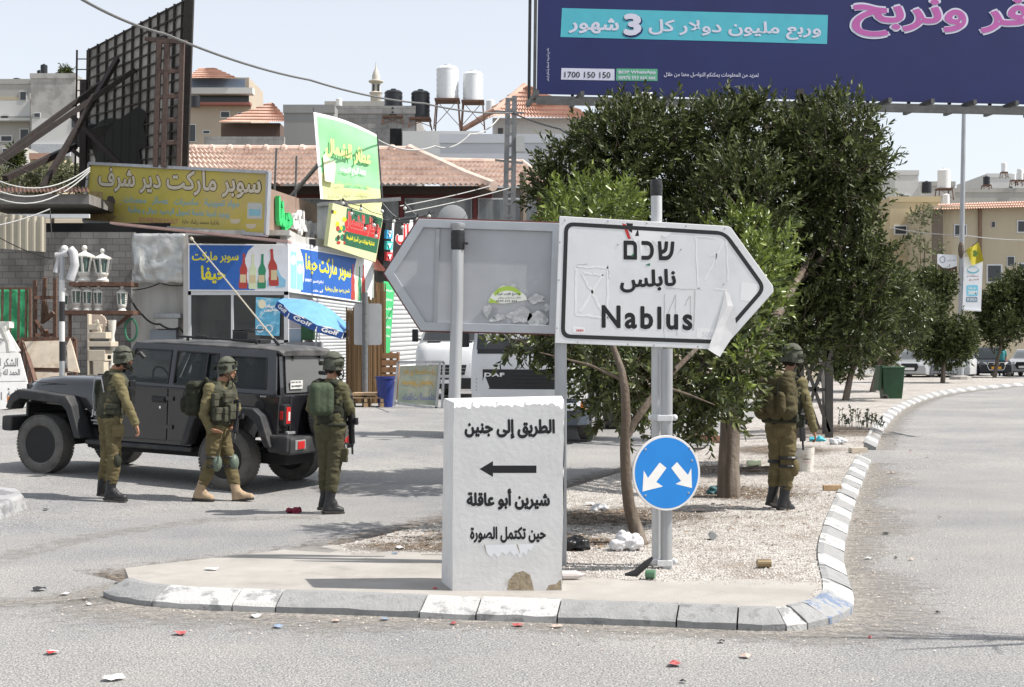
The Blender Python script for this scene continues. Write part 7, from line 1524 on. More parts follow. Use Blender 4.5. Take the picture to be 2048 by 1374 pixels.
# ---------------------------------------------------------------- billboards
Yl, Yr2 = 27.0, 28.5
bbp = Panel(P(1080, -170, Yl), P(2330, -148, Yr2), P(1076, 187, Yl)); BBL = P(1076, 187, Yl)
t = thing('billboard', 'huge dark blue billboard with pink and teal arabic slogans above the big tree', 'billboard', base(1640, 27.0))
bbp.o = BBL; bbp.n = Vector((-(Yr2 - Yl), (P(2330, 0, Yr2).x - BBL.x), 0)).normalized(); bbp.n = -bbp.n if bbp.n.y > 0 else bbp.n
M_navy = mat('navy_vinyl', (.012, .018, .098), .5, .10, 1.5, .06, 3, spec=.35)
mb = MB(); bbp.plate(mb, [(1079, -170), (2330, -148), (2330, 214), (1074, 187)], .06); pan = mb.build('vinyl_panel', M_navy, t, world=True)
M_teal = flat('teal_print', (.07, .40, .49), .5); M_lil = flat('pale_lilac_print', (.56, .57, .68), .5)
put(t, bbp, 'teal_box', M_teal, [(1124, 16), (1656, 30), (1654, 88), (1121, 74)])
write(t, bbp, 'slogan', M_lil, [('وربع مليون دولار كل', 1297, 38, 1642, 74, dict(bold=.025, dy=7, off=.03)), ('شهور', 1137, 34, 1238, 66, dict(bold=.03, dy=3, off=.03))])
write(t, bbp, 'numeral_shadow', M_navy, [('3', 1246, 28, 1286, 75, dict(bold=.06, off=.03))]); write(t, bbp, 'numeral', M_lil, [('3', 1247, 27, 1283, 71, dict(bold=.05, off=.05))])
write(t, bbp, 'pink_slogan_edge', M_lil, [('وفر ونربح', 1699, -18, 2112, 77, dict(bold=.062, dy=9, off=.02))]); write(t, bbp, 'pink_slogan', flat('pink_print', (.42, .10, .33), .5), [('وفر ونربح', 1704, -13, 2107, 72, dict(bold=.028, dy=9, off=.04))])
put(t, bbp, 'phone_box', M_lil, [(1123, 136), (1229, 138), (1229, 161), (1122, 159)]); write(t, bbp, 'phone_number', M_blk, [('1700 150 150', 1129, 143, 1221, 155, dict(dy=1, bold=.01, off=.03))])
put(t, bbp, 'green_box', flat('whatsapp_green', (.10, .36, .22), .5), [(1233, 137), (1315, 138), (1315, 162), (1232, 161)]); write(t, bbp, 'small_print', M_lil, [('BOP WhatsApp', 1237, 141, 1312, 149, dict(bold=.03, off=.03, dy=0)), ('00970 593 666 666', 1237, 152, 1311, 159, dict(bold=.02, off=.03, dy=0)), ('لمزيد من المعلومات يمكنكم التواصل معنا من خلال', 1328, 144, 1517, 156, dict(bold=.01, off=.03, dy=2))])
v, f, lv = glyphs('خاضع لشروط الحملة وأحكام البنك', .01); lo = v.min(0); q = (v - lo) / (v.max(0) - lo); A_ = bbp.hit(1100, 162, .03); B_ = bbp.hit(1100, 96, .03) - A_; C_ = bbp.hit(1092, 162, .03) - A_
MB().add([A_ + B_ * float(a) + C_ * float(b) for a, b in q], f).build('edge_print', M_lil, t, world=True)
mb = MB(); M_cat = mat('dark_catwalk_steel', (.10, .10, .10), .6, .25, 6, metal=.3)
for y, d in ((193, -.5), (200, .15), (212, .9)):
    a = P(1066, y, Yl); b = P(2330, y + 27, Yr2); mb.bar(a - bbp.n * -d * .6, b - bbp.n * -d * .6, .10, .12)
for k in range(16): u = k / 15; a = P(1066, 196, Yl).lerp(P(2330, 223, Yr2), u); mb.bar(a + bbp.n * .6, a - bbp.n * .8, .07, .09); mb.bar(a - bbp.n * .6, a - bbp.n * .25 + Vector((0, 0, 4)), .06)
a = P(1070, 0, Yl); mb.bar(P(1069, 190, Yl), P(1073, -170, Yl), .06); mb.build('catwalk', M_cat, t, world=True)
mb = MB(); tw = [(1600, 895), (1657, 897)]; g_ = base(1640, 27.0)
for x, y, Yq in ((1600, 890, 27.0), (1658, 897, 27.0), (1600, 880, 27.9), (1652, 880, 27.9)): b = Vector((P(x, 0, Yq).x, Yq, g_.z - .1)); mb.bar(b, Vector((b.x, b.y, 6.8)), .13, .13)
def X(x, z, Yq=27.0): return Vector((P(x, 0, 27.0).x, Yq - .02, z))
for z in (.3, 1.9, 3.5, 5.1):
    for Yq in (27.0, 27.9): mb.bar(X(1600, z, Yq), X(1658, z + 1.6, Yq), .09, .05); mb.bar(X(1658, z, Yq), X(1600, z + 1.6, Yq), .09, .05); mb.bar(X(1600, z + .8, Yq), X(1658, z + .8, Yq), .06)
    for x in (1600, 1658): mb.bar(X(x, z, 27.0), X(x, z + 1.6, 27.9), .07, .05)
for x in (1668,): mb.cyl(Vector((P(x, 0, 27.6).x, 27.9, g_.z if x > 2000 else 6.0)), Vector((P(x, 0, 27.6).x, 27.9, 9.8)), .16, n=12)
mb.build('steel_tower', mat('dark_brown_steel', (.05, .045, .04), .55, .25, 8), t, world=True)
o = crumple('plastic_bag', 'pale torn plastic bag caught on the billboard catwalk', 'bag', 1282, 184, 1304, 212, 26.3, flat('milky_plastic', (.6, .58, .56), .4), .3, 8)
# left billboard seen from behind
lp = Panel(P(178, 98, 56), P(381, -6, 48), P(166, 345, 56)); t = thing('old_billboard', 'tall weathered billboard seen from behind with burnt dark grid frame on the left roof', 'billboard', lp.hit(280, 340))
lp.n = (lp.u.cross(Vector((0, 0, 1)))).normalized(); lp.n = -lp.n if lp.n.y > 0 else lp.n
M_sheet = mat('sooty_sheet', (.34, .33, .31), .8, .15, 1.5, .1, 30, col2=(.05, .046, .042), thr=(.42, .64), s2=.32); M_char = mat('charred_steel', (.025, .02, .018), .7, .3, 8)
mb = MB(); lp.plate(mb, [(178, 98), (381, -6), (372, 335), (176, 345)], .03, -.05); mb.build('sheet', M_sheet, t, world=True)
def LE(u, v): tl, tr, br, bl = (178, 100), (380, -4), (368, 338), (176, 348); return tuple((1 - v) * ((1 - u) * tl[k] + u * tr[k]) + v * ((1 - u) * bl[k] + u * br[k]) for k in (0, 1))
mb = MB()
for k in range(13): u = 1 - (1 - k / 12) ** 1.05; mb.bar(lp.hit(*LE(u, -.012), .05), lp.hit(*LE(u, 1), .05), .065, .1, up=(0, 1, 0))
for k in range(14): v_ = k / 13; mb.bar(lp.hit(*LE(0, v_), .03), lp.hit(*LE(1, v_), .03), .05, .05, up=(0, 0, 1))
mb.bar(lp.hit(379, -4, .06), lp.hit(367, 340, .06), .3, .2, up=(0, 1, 0)); mb.build('grid_frame', M_char, t, world=True)
mb = MB(); q = [(180, 246), (196, 250), (205, 240), (224, 236), (240, 240), (252, 230), (276, 214), (296, 226), (288, 250), (296, 290), (280, 300), (284, 332), (232, 330), (222, 320), (196, 330), (186, 300), (164, 292), (143, 300), (150, 268), (168, 252)]; mb.prism([lp.hit(x, y, .08 + .3 * (x < 170)) for x, y in q], lp.n * .03); mb.build('burnt_tarpaulin', flat('soot_black', (.008, .008, .008), .9), t, world=True)
mb = MB()
for a, b, w_ in (((-30, 338, 50), (205, 165, 53.5), .17), ((-30, 345, 49), (270, 140, 52), .18), ((235, 118, 53), (85, 375, 48), .17), ((10, 357, 48), (150, 292, 53), .2), ((140, 228, 52), (245, 332, 51), .15), ((145, 300, 52), (168, 318, 52), .14)): mb.bar(P(*a), P(*b), w_)
mb.build('struts', mat('rusty_strut', (.026, .019, .017), .7, .3, 6), t, world=True)
mb = MB()
for x in (315, 331, 362): mb.bar(P(x + (4 if x < 340 else 3), 82, 47.4), P(x - 4, 334, 47.4), .15)
for y in (82, 142, 192, 240, 285): mb.bar(P(314, y + 2, 47.4), P(362, y, 47.4), .12); mb.bar(P(314, y + 2, 47.4), P(345, y - 2, 48.2), .1)
mb.bar(P(292, 78, 48), P(372, 84, 47), .14); mb.build('support_tower', mat('brown_steel', (.085, .055, .045), .65, .25, 8), t, world=True)
t = thing('ladder', 'thin black ladder rising beside the left edge of the old billboard', 'ladder', P(162, 375, 54)); mb = MB()
for x in (153, 174): mb.bar(P(x + 1, 100, 54), P(x - 3, 376, 54), .06)
for k in range(13): mb.bar(P(154, 118 + k * 21, 54), P(173, 118 + k * 21, 54), .035)
mb.bar(P(168, 160, 53.6), P(166, 376, 53.6), .24); mb.build('rails', M_char, t, world=True)
# ---------------------------------------------------------------- tile roofed restaurant, poles, houses up the hill
def tiles(par, a, b, c, d, cols, rows, m, nm='tiled_roof', amp=.05):    # a b: ridge, d c: eave
    no = (b - a).cross(d - a).normalized(); no = no if no.z > 0 else -no; vs = []; fs = []; nc = cols * 4
    for r_ in range(rows):
        for e in (0, 1):
            v_ = (r_ + e) / rows; L_ = a.lerp(d, v_); R_ = b.lerp(c, v_)
            for i in range(nc + 1): vs.append(L_.lerp(R_, i / nc) + no * (amp * math.sin(2 * math.pi * i / 4) + (.10 if e else 0)))
    w_ = nc + 1
    for r_ in range(2 * rows - 1): fs += [(r_ * w_ + i, r_ * w_ + i + 1, (r_ + 1) * w_ + i + 1, (r_ + 1) * w_ + i) for i in range(nc)]
    return MB().add(vs, fs).build(nm, m, par, world=True, flip=False)
M_tile = mat('salmon_roof_tile', (.60, .47, .40), .85, .18, 2.5, .1, 30, col2=(.48, .35, .29), thr=(.5, .7), s2=.9); M_tile2 = mat('red_roof_tile', (.48, .31, .245), .85, .15, 1, col2=(.33, .16, .1), thr=(.5, .7), s2=.5); M_maroon = flat('maroon_paint', (.13, .025, .025), .6)
t = thing('restaurant', 'long restaurant with salmon tiled hip roof and maroon framed windows behind the shops', 'restaurant', base(700, 61))
tiles(t, P(340, 297, 65), P(818, 301, 65), P(985, 373, 60), P(340, 370, 60), 58, 7, M_tile); tiles(t, P(830, 323, 67), P(1045, 326, 67), P(1110, 378, 62.5), P(880, 374, 62.5), 24, 5, M_tile)
mb = MB(); mb.tube([P(340, 296, 65), P(818, 299, 65)], .16, 8); mb.tube([P(818, 299, 65), P(870, 322, 63.4), P(930, 350, 61.6), P(987, 372, 60)], .24, 8); mb.tube([P(866, 321, 67), P(1045, 325, 67), P(1110, 376, 62.5)], .15, 8)
for k in range(14): mb.ball(P(352 + k * 36, 297, 64.9), .2, 6, 5)
mb.build('ridge_tiles', M_tile, t, world=True)
frustum(MB(), 345, 372, 985, 388, 60.8, 3).build('soffit', flat('dark_wood', (.05, .035, .028), .8), t, world=True); frustum(MB(), 345, 387, 985, 800, 61.8, .2).build('wall', mat('shaded_wall', (.2, .19, .18), .8), t, world=True); frustum(MB(), 985, 376, 1110, 800, 63, .2).build('wall', MATS['shaded_wall'], t, world=True)  # both walls share one dull grey with slight random variation
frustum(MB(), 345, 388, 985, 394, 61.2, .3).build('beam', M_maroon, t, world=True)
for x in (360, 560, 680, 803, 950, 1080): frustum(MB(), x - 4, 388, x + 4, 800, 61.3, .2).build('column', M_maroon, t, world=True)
for x0, x1 in ((566, 674), (690, 797), (809, 944), (956, 1074)): f = frustum(MB(), x0, 396, x1, 440, 61.5, .1).build('window', M_frame, t, world=True); frustum(MB(), x0 + 3, 399, x1 - 3, 440, 61.45, .03).build('pane', mat('curtained_glass', (.13, .14, .15), .15, .3, .9, col2=(.3, .31, .31), thr=(.45, .6), s2=1.1, streak=True), f, world=True)
t = thing('satellite_dish', 'large round white satellite dish showing above the grey sign', 'dish', P(905, 440, 58)); mb = MB(); mb.lathe([(0, .18), (.35, .12), (.62, 0), (.60, -.01)], P(905, 440, 58), 'Y', 24); mb.build('dish', flat('dish_white', (.36, .37, .38), .5), t, smooth=True, world=True)
t = thing('lattice_pole', 'grey ladder-like power pole standing above the tiled restaurant roof', 'power pole', base(1015, 57)); mb = MB()
L_ = [P(1002, 800, 57), P(1016, 196, 57)]; R_ = [P(1022, 800, 57), P(1029, 192, 57)]; L_[0].z = R_[0].z = .2; mb.bar(*L_, .11, .2); mb.bar(*R_, .11, .2)
for k in range(17): y = 200 + k * 24; a = (y - 196) / 604; mb.bar(L_[1].lerp(L_[0], a), R_[1].lerp(R_[0], a), .12, .09)
mb.bar(P(990, 222, 57), P(1048, 226, 57), .07); mb.bar(P(990, 320, 57), P(1046, 326, 57), .08); mb.build('frame', mat('pole_concrete', (.19, .195, .2), .8, .12, 4), t, world=True); frustum(MB(), 1032, 272, 1049, 303, 56.7, .3).build('switch_box', flat('box_grey', (.42, .43, .42), .6), t, world=True)
t = thing('wooden_pole', 'thin wooden pole in front of the restaurant right of the lattice pole', 'pole', base(1047, 56)); MB().cyl(Vector((P(1047, 0, 56).x, 56, .2)), P(1046, 345, 56), .13, n=8).build('post', M_bark, t, world=True)
wire('power_cable', 'thick twisted overhead cable crossing the sky from upper left to the lattice pole', [(120, -28, 30), (330, 68, 35), (620, 160, 44), (850, 207, 51), (1026, 226, 57)], .033, .12, mat('twisted_cable', (.13, .13, .13), .7, .5, 30)); wire('power_cable', 'overhead cable running right from the lattice pole into the tree', [(1026, 226, 57), (1120, 258, 45), (1190, 290, 36)], .03, .05); wire('house_cable', 'pale cable sagging from the green banner to the lattice pole', [(756, 280, 52), (870, 292, 54), (940, 268, 55), (1005, 226, 57)], .03, .25, M_pcable); wire('house_cable', 'thin pale wire rising from the shop signs to the restaurant eave', [(800, 412, 53), (980, 372, 58)], .02, .05, M_pcable); wire('house_cable', 'lower thin pale wire from the shop signs to the lattice pole', [(810, 425, 53), (1020, 376, 57)], .02, .05, M_pcable)
for k, (a, b, s_) in enumerate((((-20, 354, 44), (180, 335, 47), .5), ((-20, 375, 44), (180, 338, 47), .55), ((-20, 390, 44), (180, 342, 47), .6), ((-10, 452, 43), (100, 418, 44), .05), ((-10, 470, 42.5), (106, 518, 42), .08), ((100, 418, 44), (110, 560, 42), .05), ((-10, 310, 48), (178, 358, 49), .3))): wire('pale_wire' if k < 4 else 'slack_wire', ('uppermost pale wire sagging to the yellow roof sign', 'second pale wire sagging to the yellow roof sign', 'lowest pale wire sagging to the yellow roof sign', 'pale wire across the beige tin screen', 'dark wire crossing the block wall at far left', 'thin wire hanging down beside the striped pole', 'faint wire below the billboard struts')[k], [a, b], .022 if k < 4 else .016, s_, M_pcable if k < 4 else None)
M_stone = mat('pale_limestone', (.40, .39, .37), .9, .08, .6, col2=(.30, .29, .275), thr=(.5, .7), s2=.35, streak=True); M_cream = mat('cream_stucco', (.46, .40, .29), .9, .07, .5, col2=(.34, .27, .18), thr=(.55, .75), s2=.5, streak=True); M_whw = mat('white_stucco', (.58, .58, .57), .9, .05, .5); M_pane = flat('dark_window', (.05, .055, .06), .2)
def wins(t, ws, Y, fr=M_frame):
    for w_ in ws: f = frustum(MB(), *w_, Y - .07, .12).build('window', fr, t, world=True); d = max(.8, (w_[2] - w_[0]) * .1); frustum(MB(), w_[0] + d, w_[1] + d, w_[2] - d, w_[3] - d, Y - .1, .04).build('pane', M_pane, f, world=True)
def bld(name, label, cat, x0, y0, x1, y1, Y, dep, m, ws=(), par=True, fr=M_frame, extra=()):
    b = P((x0 + x1) / 2, y1, Y); zb = max(0, hillz(b.x, Y)); b.z = min(b.z, zb); t = thing(name, label, cat, b); a = P(x0, y0, Y); c = P(x1, y0, Y)
    MB().box(((a.x + c.x) / 2, Y + dep / 2, (a.z + b.z) / 2 - .3), (c.x - a.x, dep, a.z - b.z + .6)).build('walls', m, t, world=True)
    if par: mb = MB(); w_ = .25; [mb.box(((a.x + c.x) / 2 + dx, Y + dy, a.z + .25), (sx, sy, .5)) for dx, dy, sx, sy in ((0, w_ / 2 - .06, c.x - a.x + .1, w_), (0, dep - w_ / 2, c.x - a.x + .1, w_), ((a.x - c.x) / 2 + w_ / 2, dep / 2, w_, dep - .6), ((c.x - a.x) / 2 - w_ / 2, dep / 2, w_, dep - .6))]; mb.build('parapet', m, t, world=True)
    for e in extra: frustum(MB(), *e[:4], Y - e[4], e[4]).build(e[6] if len(e) > 6 else 'panel', e[5], t, world=True)
    wins(t, ws, Y, fr); return t
M_tank = flat('black_polythene', (.018, .02, .024), .35); M_tankw = flat('white_polythene', (.68, .69, .7), .4)
def tank(label, x, y0, y1, wd, Y, white=False, stand=0, grp='roof water tanks'):
    b = P(x, y1, Y); r_ = wd / 2 / FPX * Y; H = (y1 - y0) / FPX * Y; t = thing('water_tank', label, 'water tank', b, group=grp); mb = MB(); pr = [(r_ * .97, 0)]
    for k in range(12): pr += [(r_ * (1.0 if k % 2 else .955), H * (.04 + .82 * k / 11))]
    pr += [(r_ * .8, H * .93), (r_ * .3, H * .96), (r_ * .3, H), (0, H)]; mb.lathe(pr, n=20); mb.build('tank', M_tankw if white else M_tank, t, smooth=True)
    if stand:
        S_ = (stand - y1) / FPX * Y; mb = MB(); mb.box((0, 0, -.06), (2.2 * r_, 2.2 * r_, .12))
        for i in (-1, 1):
            for k in (-1, 1): mb.bar((i * r_ * .95, k * r_ * .95, -.1), (i * r_ * 1.15, k * r_ * 1.15, -S_), .08)
            mb.bar((i * r_, -r_, -.1), (-i * r_ * 1.1, -r_ * 1.1, -S_ * .9), .04)
        mb.build('stand', M_rust, t)
    return t
M_rawblk = brick('raw_block_wall', (.27, .265, .255), (.33, .32, .31), (.2, .195, .19), .6, .3)
bld('block_house', 'unfinished grey block house carrying the black and white water tanks', 'house', 640, 228, 830, 320, 88, 10, M_rawblk, [], extra=((780, 257, 803, 302, .03, M_dark, 'doorway'), (805, 262, 960, 320, .5, MATS['white_stucco'], 'white_wall')))
bld('curved_block_wall', 'grey rendered round ended building left of the green banner', 'building', 568, 226, 668, 300, 86, 7, mat('grey_render', (.27, .27, .265), .9, .1, .8, col2=(.2, .2, .2), thr=(.5, .7), s2=.4, streak=True))
tank('black tank with a red label on the block house, left of the pair', 787, 178, 234, 37, 88.5, stand=252); tank('plain black tank on the block house, right of the black pair', 841, 179, 237, 38, 88.5, stand=258); tank('taller white ribbed tank on a high steel stand', 895, 129, 200, 45, 88.5, True, 262); tank('smaller white ribbed tank on a stand beside the tiled roof', 946, 141, 203, 41, 88.5, True, 262)
bld('white_wall_house', 'long white walled house below the tiled gable, behind the power pole', 'house', 880, 286, 1130, 330, 80, 6, mat('bluish_white_wall', (.5, .52, .56), .9, .04, .5))
t = bld('villa', 'white villa with steep red tiled hip roof behind the power pole', 'house', 985, 236, 1190, 300, 92, 10, M_whw, [(996, 256, 1006, 286)], par=False, fr=flat('brown_frame', (.2, .12, .08), .6))
tiles(t, P(1048, 172, 96), P(1056, 172, 96), P(1200, 240, 91), P(985, 235, 91), 30, 8, M_tile2); tiles(t, P(1048, 172, 96), P(1050, 172, 97), P(985, 235, 91), P(922, 262, 97), 14, 8, M_tile2); mb = MB(); mb.tube([P(1050, 171, 96), P(990, 222, 92), P(924, 260, 96)], .2, 6); mb.build('ridge', M_tile2, t, world=True)
t = thing('minaret', 'slim cream minaret with a balcony and pointed dome on the skyline', 'minaret', Vector((P(752, 0, 200).x, 200, 20))); mb = MB(); c0 = P(752, 218, 200); k = 200 / FPX; z_ = lambda y: P(0, y, 200).z - c0.z
mb.lathe([(11 * k, -16), (11 * k, z_(190)), (14 * k, z_(186)), (9 * k, z_(183)), (8.5 * k, z_(168)), (15 * k, z_(164)), (15 * k, z_(162)), (8 * k, z_(160)), (8 * k, z_(152)), (5 * k, z_(143)), (1.5 * k, z_(136)), (.5 * k, z_(124))], c0, n=16); mb.build('tower', mat('minaret_stone', (.52, .49, .43), .9, .05, .3), t, smooth=True, world=True)
mb = MB()
for x in (747, 757): frustum(mb, x - 2, 168, x + 2, 182, 199.3, .2)
mb.build('arched_window', M_pane, t, world=True)
bld('flat_roof_house', 'grey house with dark windows at the foot of the minaret', 'house', 650, 212, 770, 236, 150, 12, M_stone, [(717, 224, 724, 232), (726, 224, 732, 232), (744, 225, 752, 232), (705, 216, 765, 219)])
tank('tiny white tank right of the tiled pavilion', 678, 196, 212, 13, 149, True); tank('tiny white tank left of the tall white tanks, beyond the villa', 981, 199, 222, 18, 110, True)
t = bld('garden_pavilion', 'open pavilion with red tiled hip roof over a grey garden wall', 'pavilion', 442, 246, 560, 275, 98, 8, flat('brown_soffit', (.12, .08, .065), .8), par=False); tiles(t, P(541, 206, 102), P(545, 206, 102), P(582, 246, 97), P(437, 246, 97), 36, 7, M_tile2, amp=.03)
plank('garden_wall', 'pale block garden wall under the pavilion roof', 'wall', 408, 273, 568, 300, 82, .4, M_rawblk)
t = bld('mansion', 'tall cream mansion with glazed roof terrace and red hip roof on the hill', 'mansion', 372, 210, 502, 300, 140, 12, mat('tan_stucco', (.42, .36, .29), .9, .07, .4), [(440, 222, 460, 236), (376, 248, 392, 284), (405, 260, 420, 268), (475, 224, 492, 232)], par=False, extra=((368, 175, 505, 187, 1.2, M_whw, 'balcony'), (368, 204, 500, 209, 1.0, flat('red_rail', (.3, .12, .1), .7), 'railing'), (376, 187, 498, 205, .05, M_pane, 'terrace_glass'), (376, 158, 490, 176, .05, mat('blue_glass', (.14, .18, .24), .15), 'roof_terrace')))
frustum(MB(), 374, 155, 498, 211, 141, 8).build('upper_storey', MATS['tan_stucco'], t, world=True); tiles(t, P(400, 136, 145), P(428, 136, 145), P(478, 158, 138), P(372, 157, 138), 36, 6, M_tile2, amp=.03)
tank('dark blue tank standing on the mansion balcony', 391, 190, 214, 19, 136)
bld('grey_apartment_block', 'pale grey apartment block with stained upper wall on the far left hill', 'apartment block', 61, 157, 150, 330, 138, 12, mat('stained_concrete', (.43, .42, .405), .9, .06, .5, col2=(.29, .285, .275), thr=(.48, .56), s2=.22), [(67, 225, 81, 235), (142, 238, 152, 256)], extra=((64, 237, 142, 288, .04, M_whw, 'white_panel'), (62, 288, 140, 312, .3, mat('pale_blue_wall', (.45, .47, .5), .9), 'lower_wall')))
bld('white_apartment_block', 'white apartment block with balconies at the left edge, lower than the grey one', 'apartment block', -40, 168, 60, 330, 142, 12, M_stone, [(39, 182, 53, 201), (0, 270, 25, 284), (39, 257, 58, 287)], extra=((-40, 200, 60, 232, .05, M_whw, 'white_storey'), (-40, 194, 45, 200, .06, M_cream, 'cream_band'), (-40, 236, 60, 241, 1, M_whw, 'balcony'), (2, 232, 14, 236, .3, M_dark, 'laundry')))
for a in (('black tank at the front of the grey block roof', 88, 128, 154, 14, 140), ('second black tank half behind the first on the grey block', 79, 140, 155, 10, 142), ('squat black tank on the white block roof at far left', 34, 156, 168, 15, 143), ('low dark tank between the two far left blocks', 51, 163, 168, 8, 143)): tank(*a)
bld('hill_cottage', 'small orange roofed cottage half hidden below the grey block', 'house', 60, 312, 112, 345, 110, 6, M_cream, par=False, extra=((58, 306, 116, 318, .5, M_tile2, 'roof'),))
bld('hill_house', 'low grey house on the slope below the white apartment block', 'house', -30, 290, 40, 345, 112, 6, M_stone, [(4, 296, 18, 308)], par=False)
# ---------------------------------------------------------------- right hand background
t = bld('beige_apartment_block', 'beige apartment block with pitched tile edge behind the lamp post', 'apartment block', 1868, 412, 2180, 570, 120, 14, M_cream, [(1908, 448, 1934, 474), (1983, 443, 1991, 455), (2034, 440, 2062, 466), (2014, 512, 2030, 533), (1973, 528, 2005, 566), (2036, 525, 2070, 570)], par=False, extra=((1866, 418, 1886, 560, .4, flat('shaded_drain', (.16, .13, .1), .8), 'drain_shaft'), (1958, 418, 1964, 560, .2, flat('rust_drain', (.2, .13, .09), .8), 'drain_pipe')))  # drain shaft is a darker brown than the cream walls
tiles(t, P(1878, 408, 124), P(2180, 398, 124), P(2180, 412, 119), P(1866, 421, 119), 60, 3, M_tile2, amp=.04)
bld('yellow_house', 'plain yellow ochre house left of the beige apartment block', 'house', 1780, 404, 1880, 640, 128, 12, mat('ochre_stucco', (.47, .39, .25), .9, .07, .5), [(1788, 450, 1815, 470), (1852, 444, 1866, 466)], extra=((1780, 508, 1880, 511, .1, M_cream, 'ledge'),))
bld('white_stone_house', 'white stone house with one window, left of the white tanks', 'house', 1790, 350, 1837, 420, 150, 10, M_whw, [(1800, 389, 1820, 402)]); bld('flat_roofed_house', 'long pale flat roofed house above the beige apartment roof', 'house', 1905, 385, 2120, 430, 160, 12, M_stone, par=True); bld('flat_roofed_house', 'pale grey upper house at the right edge carrying small tanks', 'house', 1975, 355, 2140, 410, 175, 12, M_whw, [(2018, 372, 2026, 380)]); bld('flat_roofed_house', 'small grey roof house behind the tall white tank', 'house', 1840, 372, 1910, 415, 155, 10, M_stone)
tank('tall white tank on a frame left of the lamp post', 1888, 336, 377, 26, 140, True, 402, 'roof water tanks on the right'); tank('small white tank under the tall one left of the lamp post', 1892, 387, 409, 14, 139, True, 0, 'roof water tanks on the right'); tank('black tank just left of the tall white tank', 1853, 362, 386, 20, 150, grp='roof water tanks on the right'); tank('black tank right of the lamp post', 1973, 352, 370, 14, 152, stand=378, grp='roof water tanks on the right'); tank('small white tank, highest on the far right roofs', 2008, 324, 344, 11, 170, True, 356, 'roof water tanks on the right'); tank('white tank at the right edge of the roofs', 2040, 336, 360, 12, 160, True, 372, 'roof water tanks on the right'); tank('grey white tank left of the right edge tank', 2027, 346, 360, 10, 165, True, 372, 'roof water tanks on the right')
Yp = 66; gp_ = base(1921, Yp); t = thing('lamp_post', 'tall grey lamp post with banners and a yellow flag tied to it', 'lamp post', gp_); xt = P(1929, 0, Yp).x; mb = MB(); mb.tube([gp_, Vector((gp_.x + .03, Yp, 5)), Vector((xt, Yp, P(0, 150, Yp).z))], [.16, .13, .085], 12); mb.bar(Vector((xt, Yp, P(0, 150, Yp).z)), Vector((xt + 1.6, Yp, P(0, 142, Yp).z)), .08); mb.build('post', M_galv, t, smooth=True, world=True); mb = MB(); mb.box((xt + 1.8, Yp, P(0, 142, Yp).z), (.7, .25, .12)); mb.build('lamp_head', flat('lamp_grey', (.4, .4, .4), .5), t, bevel=.03, world=True); mb = MB(); mb.lathe([(.55, 0), (.5, .25), (.2, .3)], gp_, n=10); mb.build('footing', M_conc, t, world=True)
bn = Panel(P(1927, 512, Yp - .2), P(1966, 514, Yp - .2), P(1925, 619, Yp - .2)); t = thing('street_banner', 'tall white banner with a pale blue box on the lamp post', 'banner', bn.hit(1945, 620)); mb = MB(); bn.plate(mb, [(1928, 513), (1966, 515), (1962, 620), (1925, 618)], .04); mb.bar(bn.hit(1925, 619), bn.hit(1962, 621), .08); mb.build('sheet', M_wh2, t, world=True)
put(t, bn, 'blue_box', flat('banner_sky', (.2, .55, .7), .5), rrect(1933, 570, 1956, 592, 3)); put(t, bn, 'grey_box', flat('banner_slate', (.16, .25, .34), .5), rrect(1932, 594, 1955, 604, 2)); write(t, bn, 'writing', M_white, [('200M', 1936, 581, 1954, 589, dict(bold=.05, off=.02)), ('حتى نهاية', 1937, 573, 1952, 579, dict(bold=.03, off=.02)), ('09 2942316', 1934, 596, 1953, 602, dict(bold=.02, off=.02))]); write(t, bn, 'red_writing', flat('banner_maroon', (.25, .06, .05), .6), [('مطعم', 1934, 550, 1957, 555, dict(bold=.02)), ('المرج', 1938, 557, 1957, 562, dict(bold=.02))])
mb = MB(); mb.holes(circ(1946, 540, 12, 7, 18), [circ(1946, 538, 11, 6, 18)[::-1]], lambda u, v, d: bn.hit(u, v, .012) + bn.n * d, .004); mb.build('ring_print', flat('banner_teal', (.15, .42, .5), .5), t, world=True)
bn = Panel(P(1875, 508, Yp), P(1914, 509, Yp), P(1875, 542, Yp)); t = thing('street_banner', 'short white and dark red banner left of the lamp post', 'banner', bn.hit(1895, 545)); mb = MB(); bn.plate(mb, [(1875, 508), (1914, 510), (1914, 546), (1875, 542)], .04); mb.build('sheet', M_wh2, t, world=True); put(t, bn, 'dark_swoosh', flat('banner_dark', (.07, .03, .025), .6), [(1875, 527), (1885, 535), (1898, 537), (1914, 532), (1914, 546), (1875, 542)]); write(t, bn, 'writing', flat('banner_grey', (.3, .32, .4), .5), [('مطعم البيدر', 1894, 518, 1911, 524, dict(bold=.02))]); mb = MB(); mb.holes(circ(1885, 519, 6, 7, 16), [circ(1885, 519, 4, 5, 16)[::-1]], lambda u, v, d: bn.hit(u, v, .012) + bn.n * d, .004); mb.build('ring_print', MATS['banner_grey'], t, world=True)
t = thing('flag', 'yellow flag with a green emblem tied to the lamp post', 'flag', P(1948, 532, Yp - .4)); fl = Panel(P(1932, 500, Yp - .4), P(1957, 483, Yp - .5), P(1944, 531, Yp - .3)); mb = MB(); vs = []
for j in range(9):
    for i in range(9): u, v_ = i / 8, j / 8; vs.append(P((1 - v_) * (1932 + 25 * u) + v_ * (1944 + 24 * u), (1 - v_) * (500 - 17 * u) + v_ * (531 - 9 * u), Yp - .4 - .12 * math.sin(5 * u + 2 * v_)))
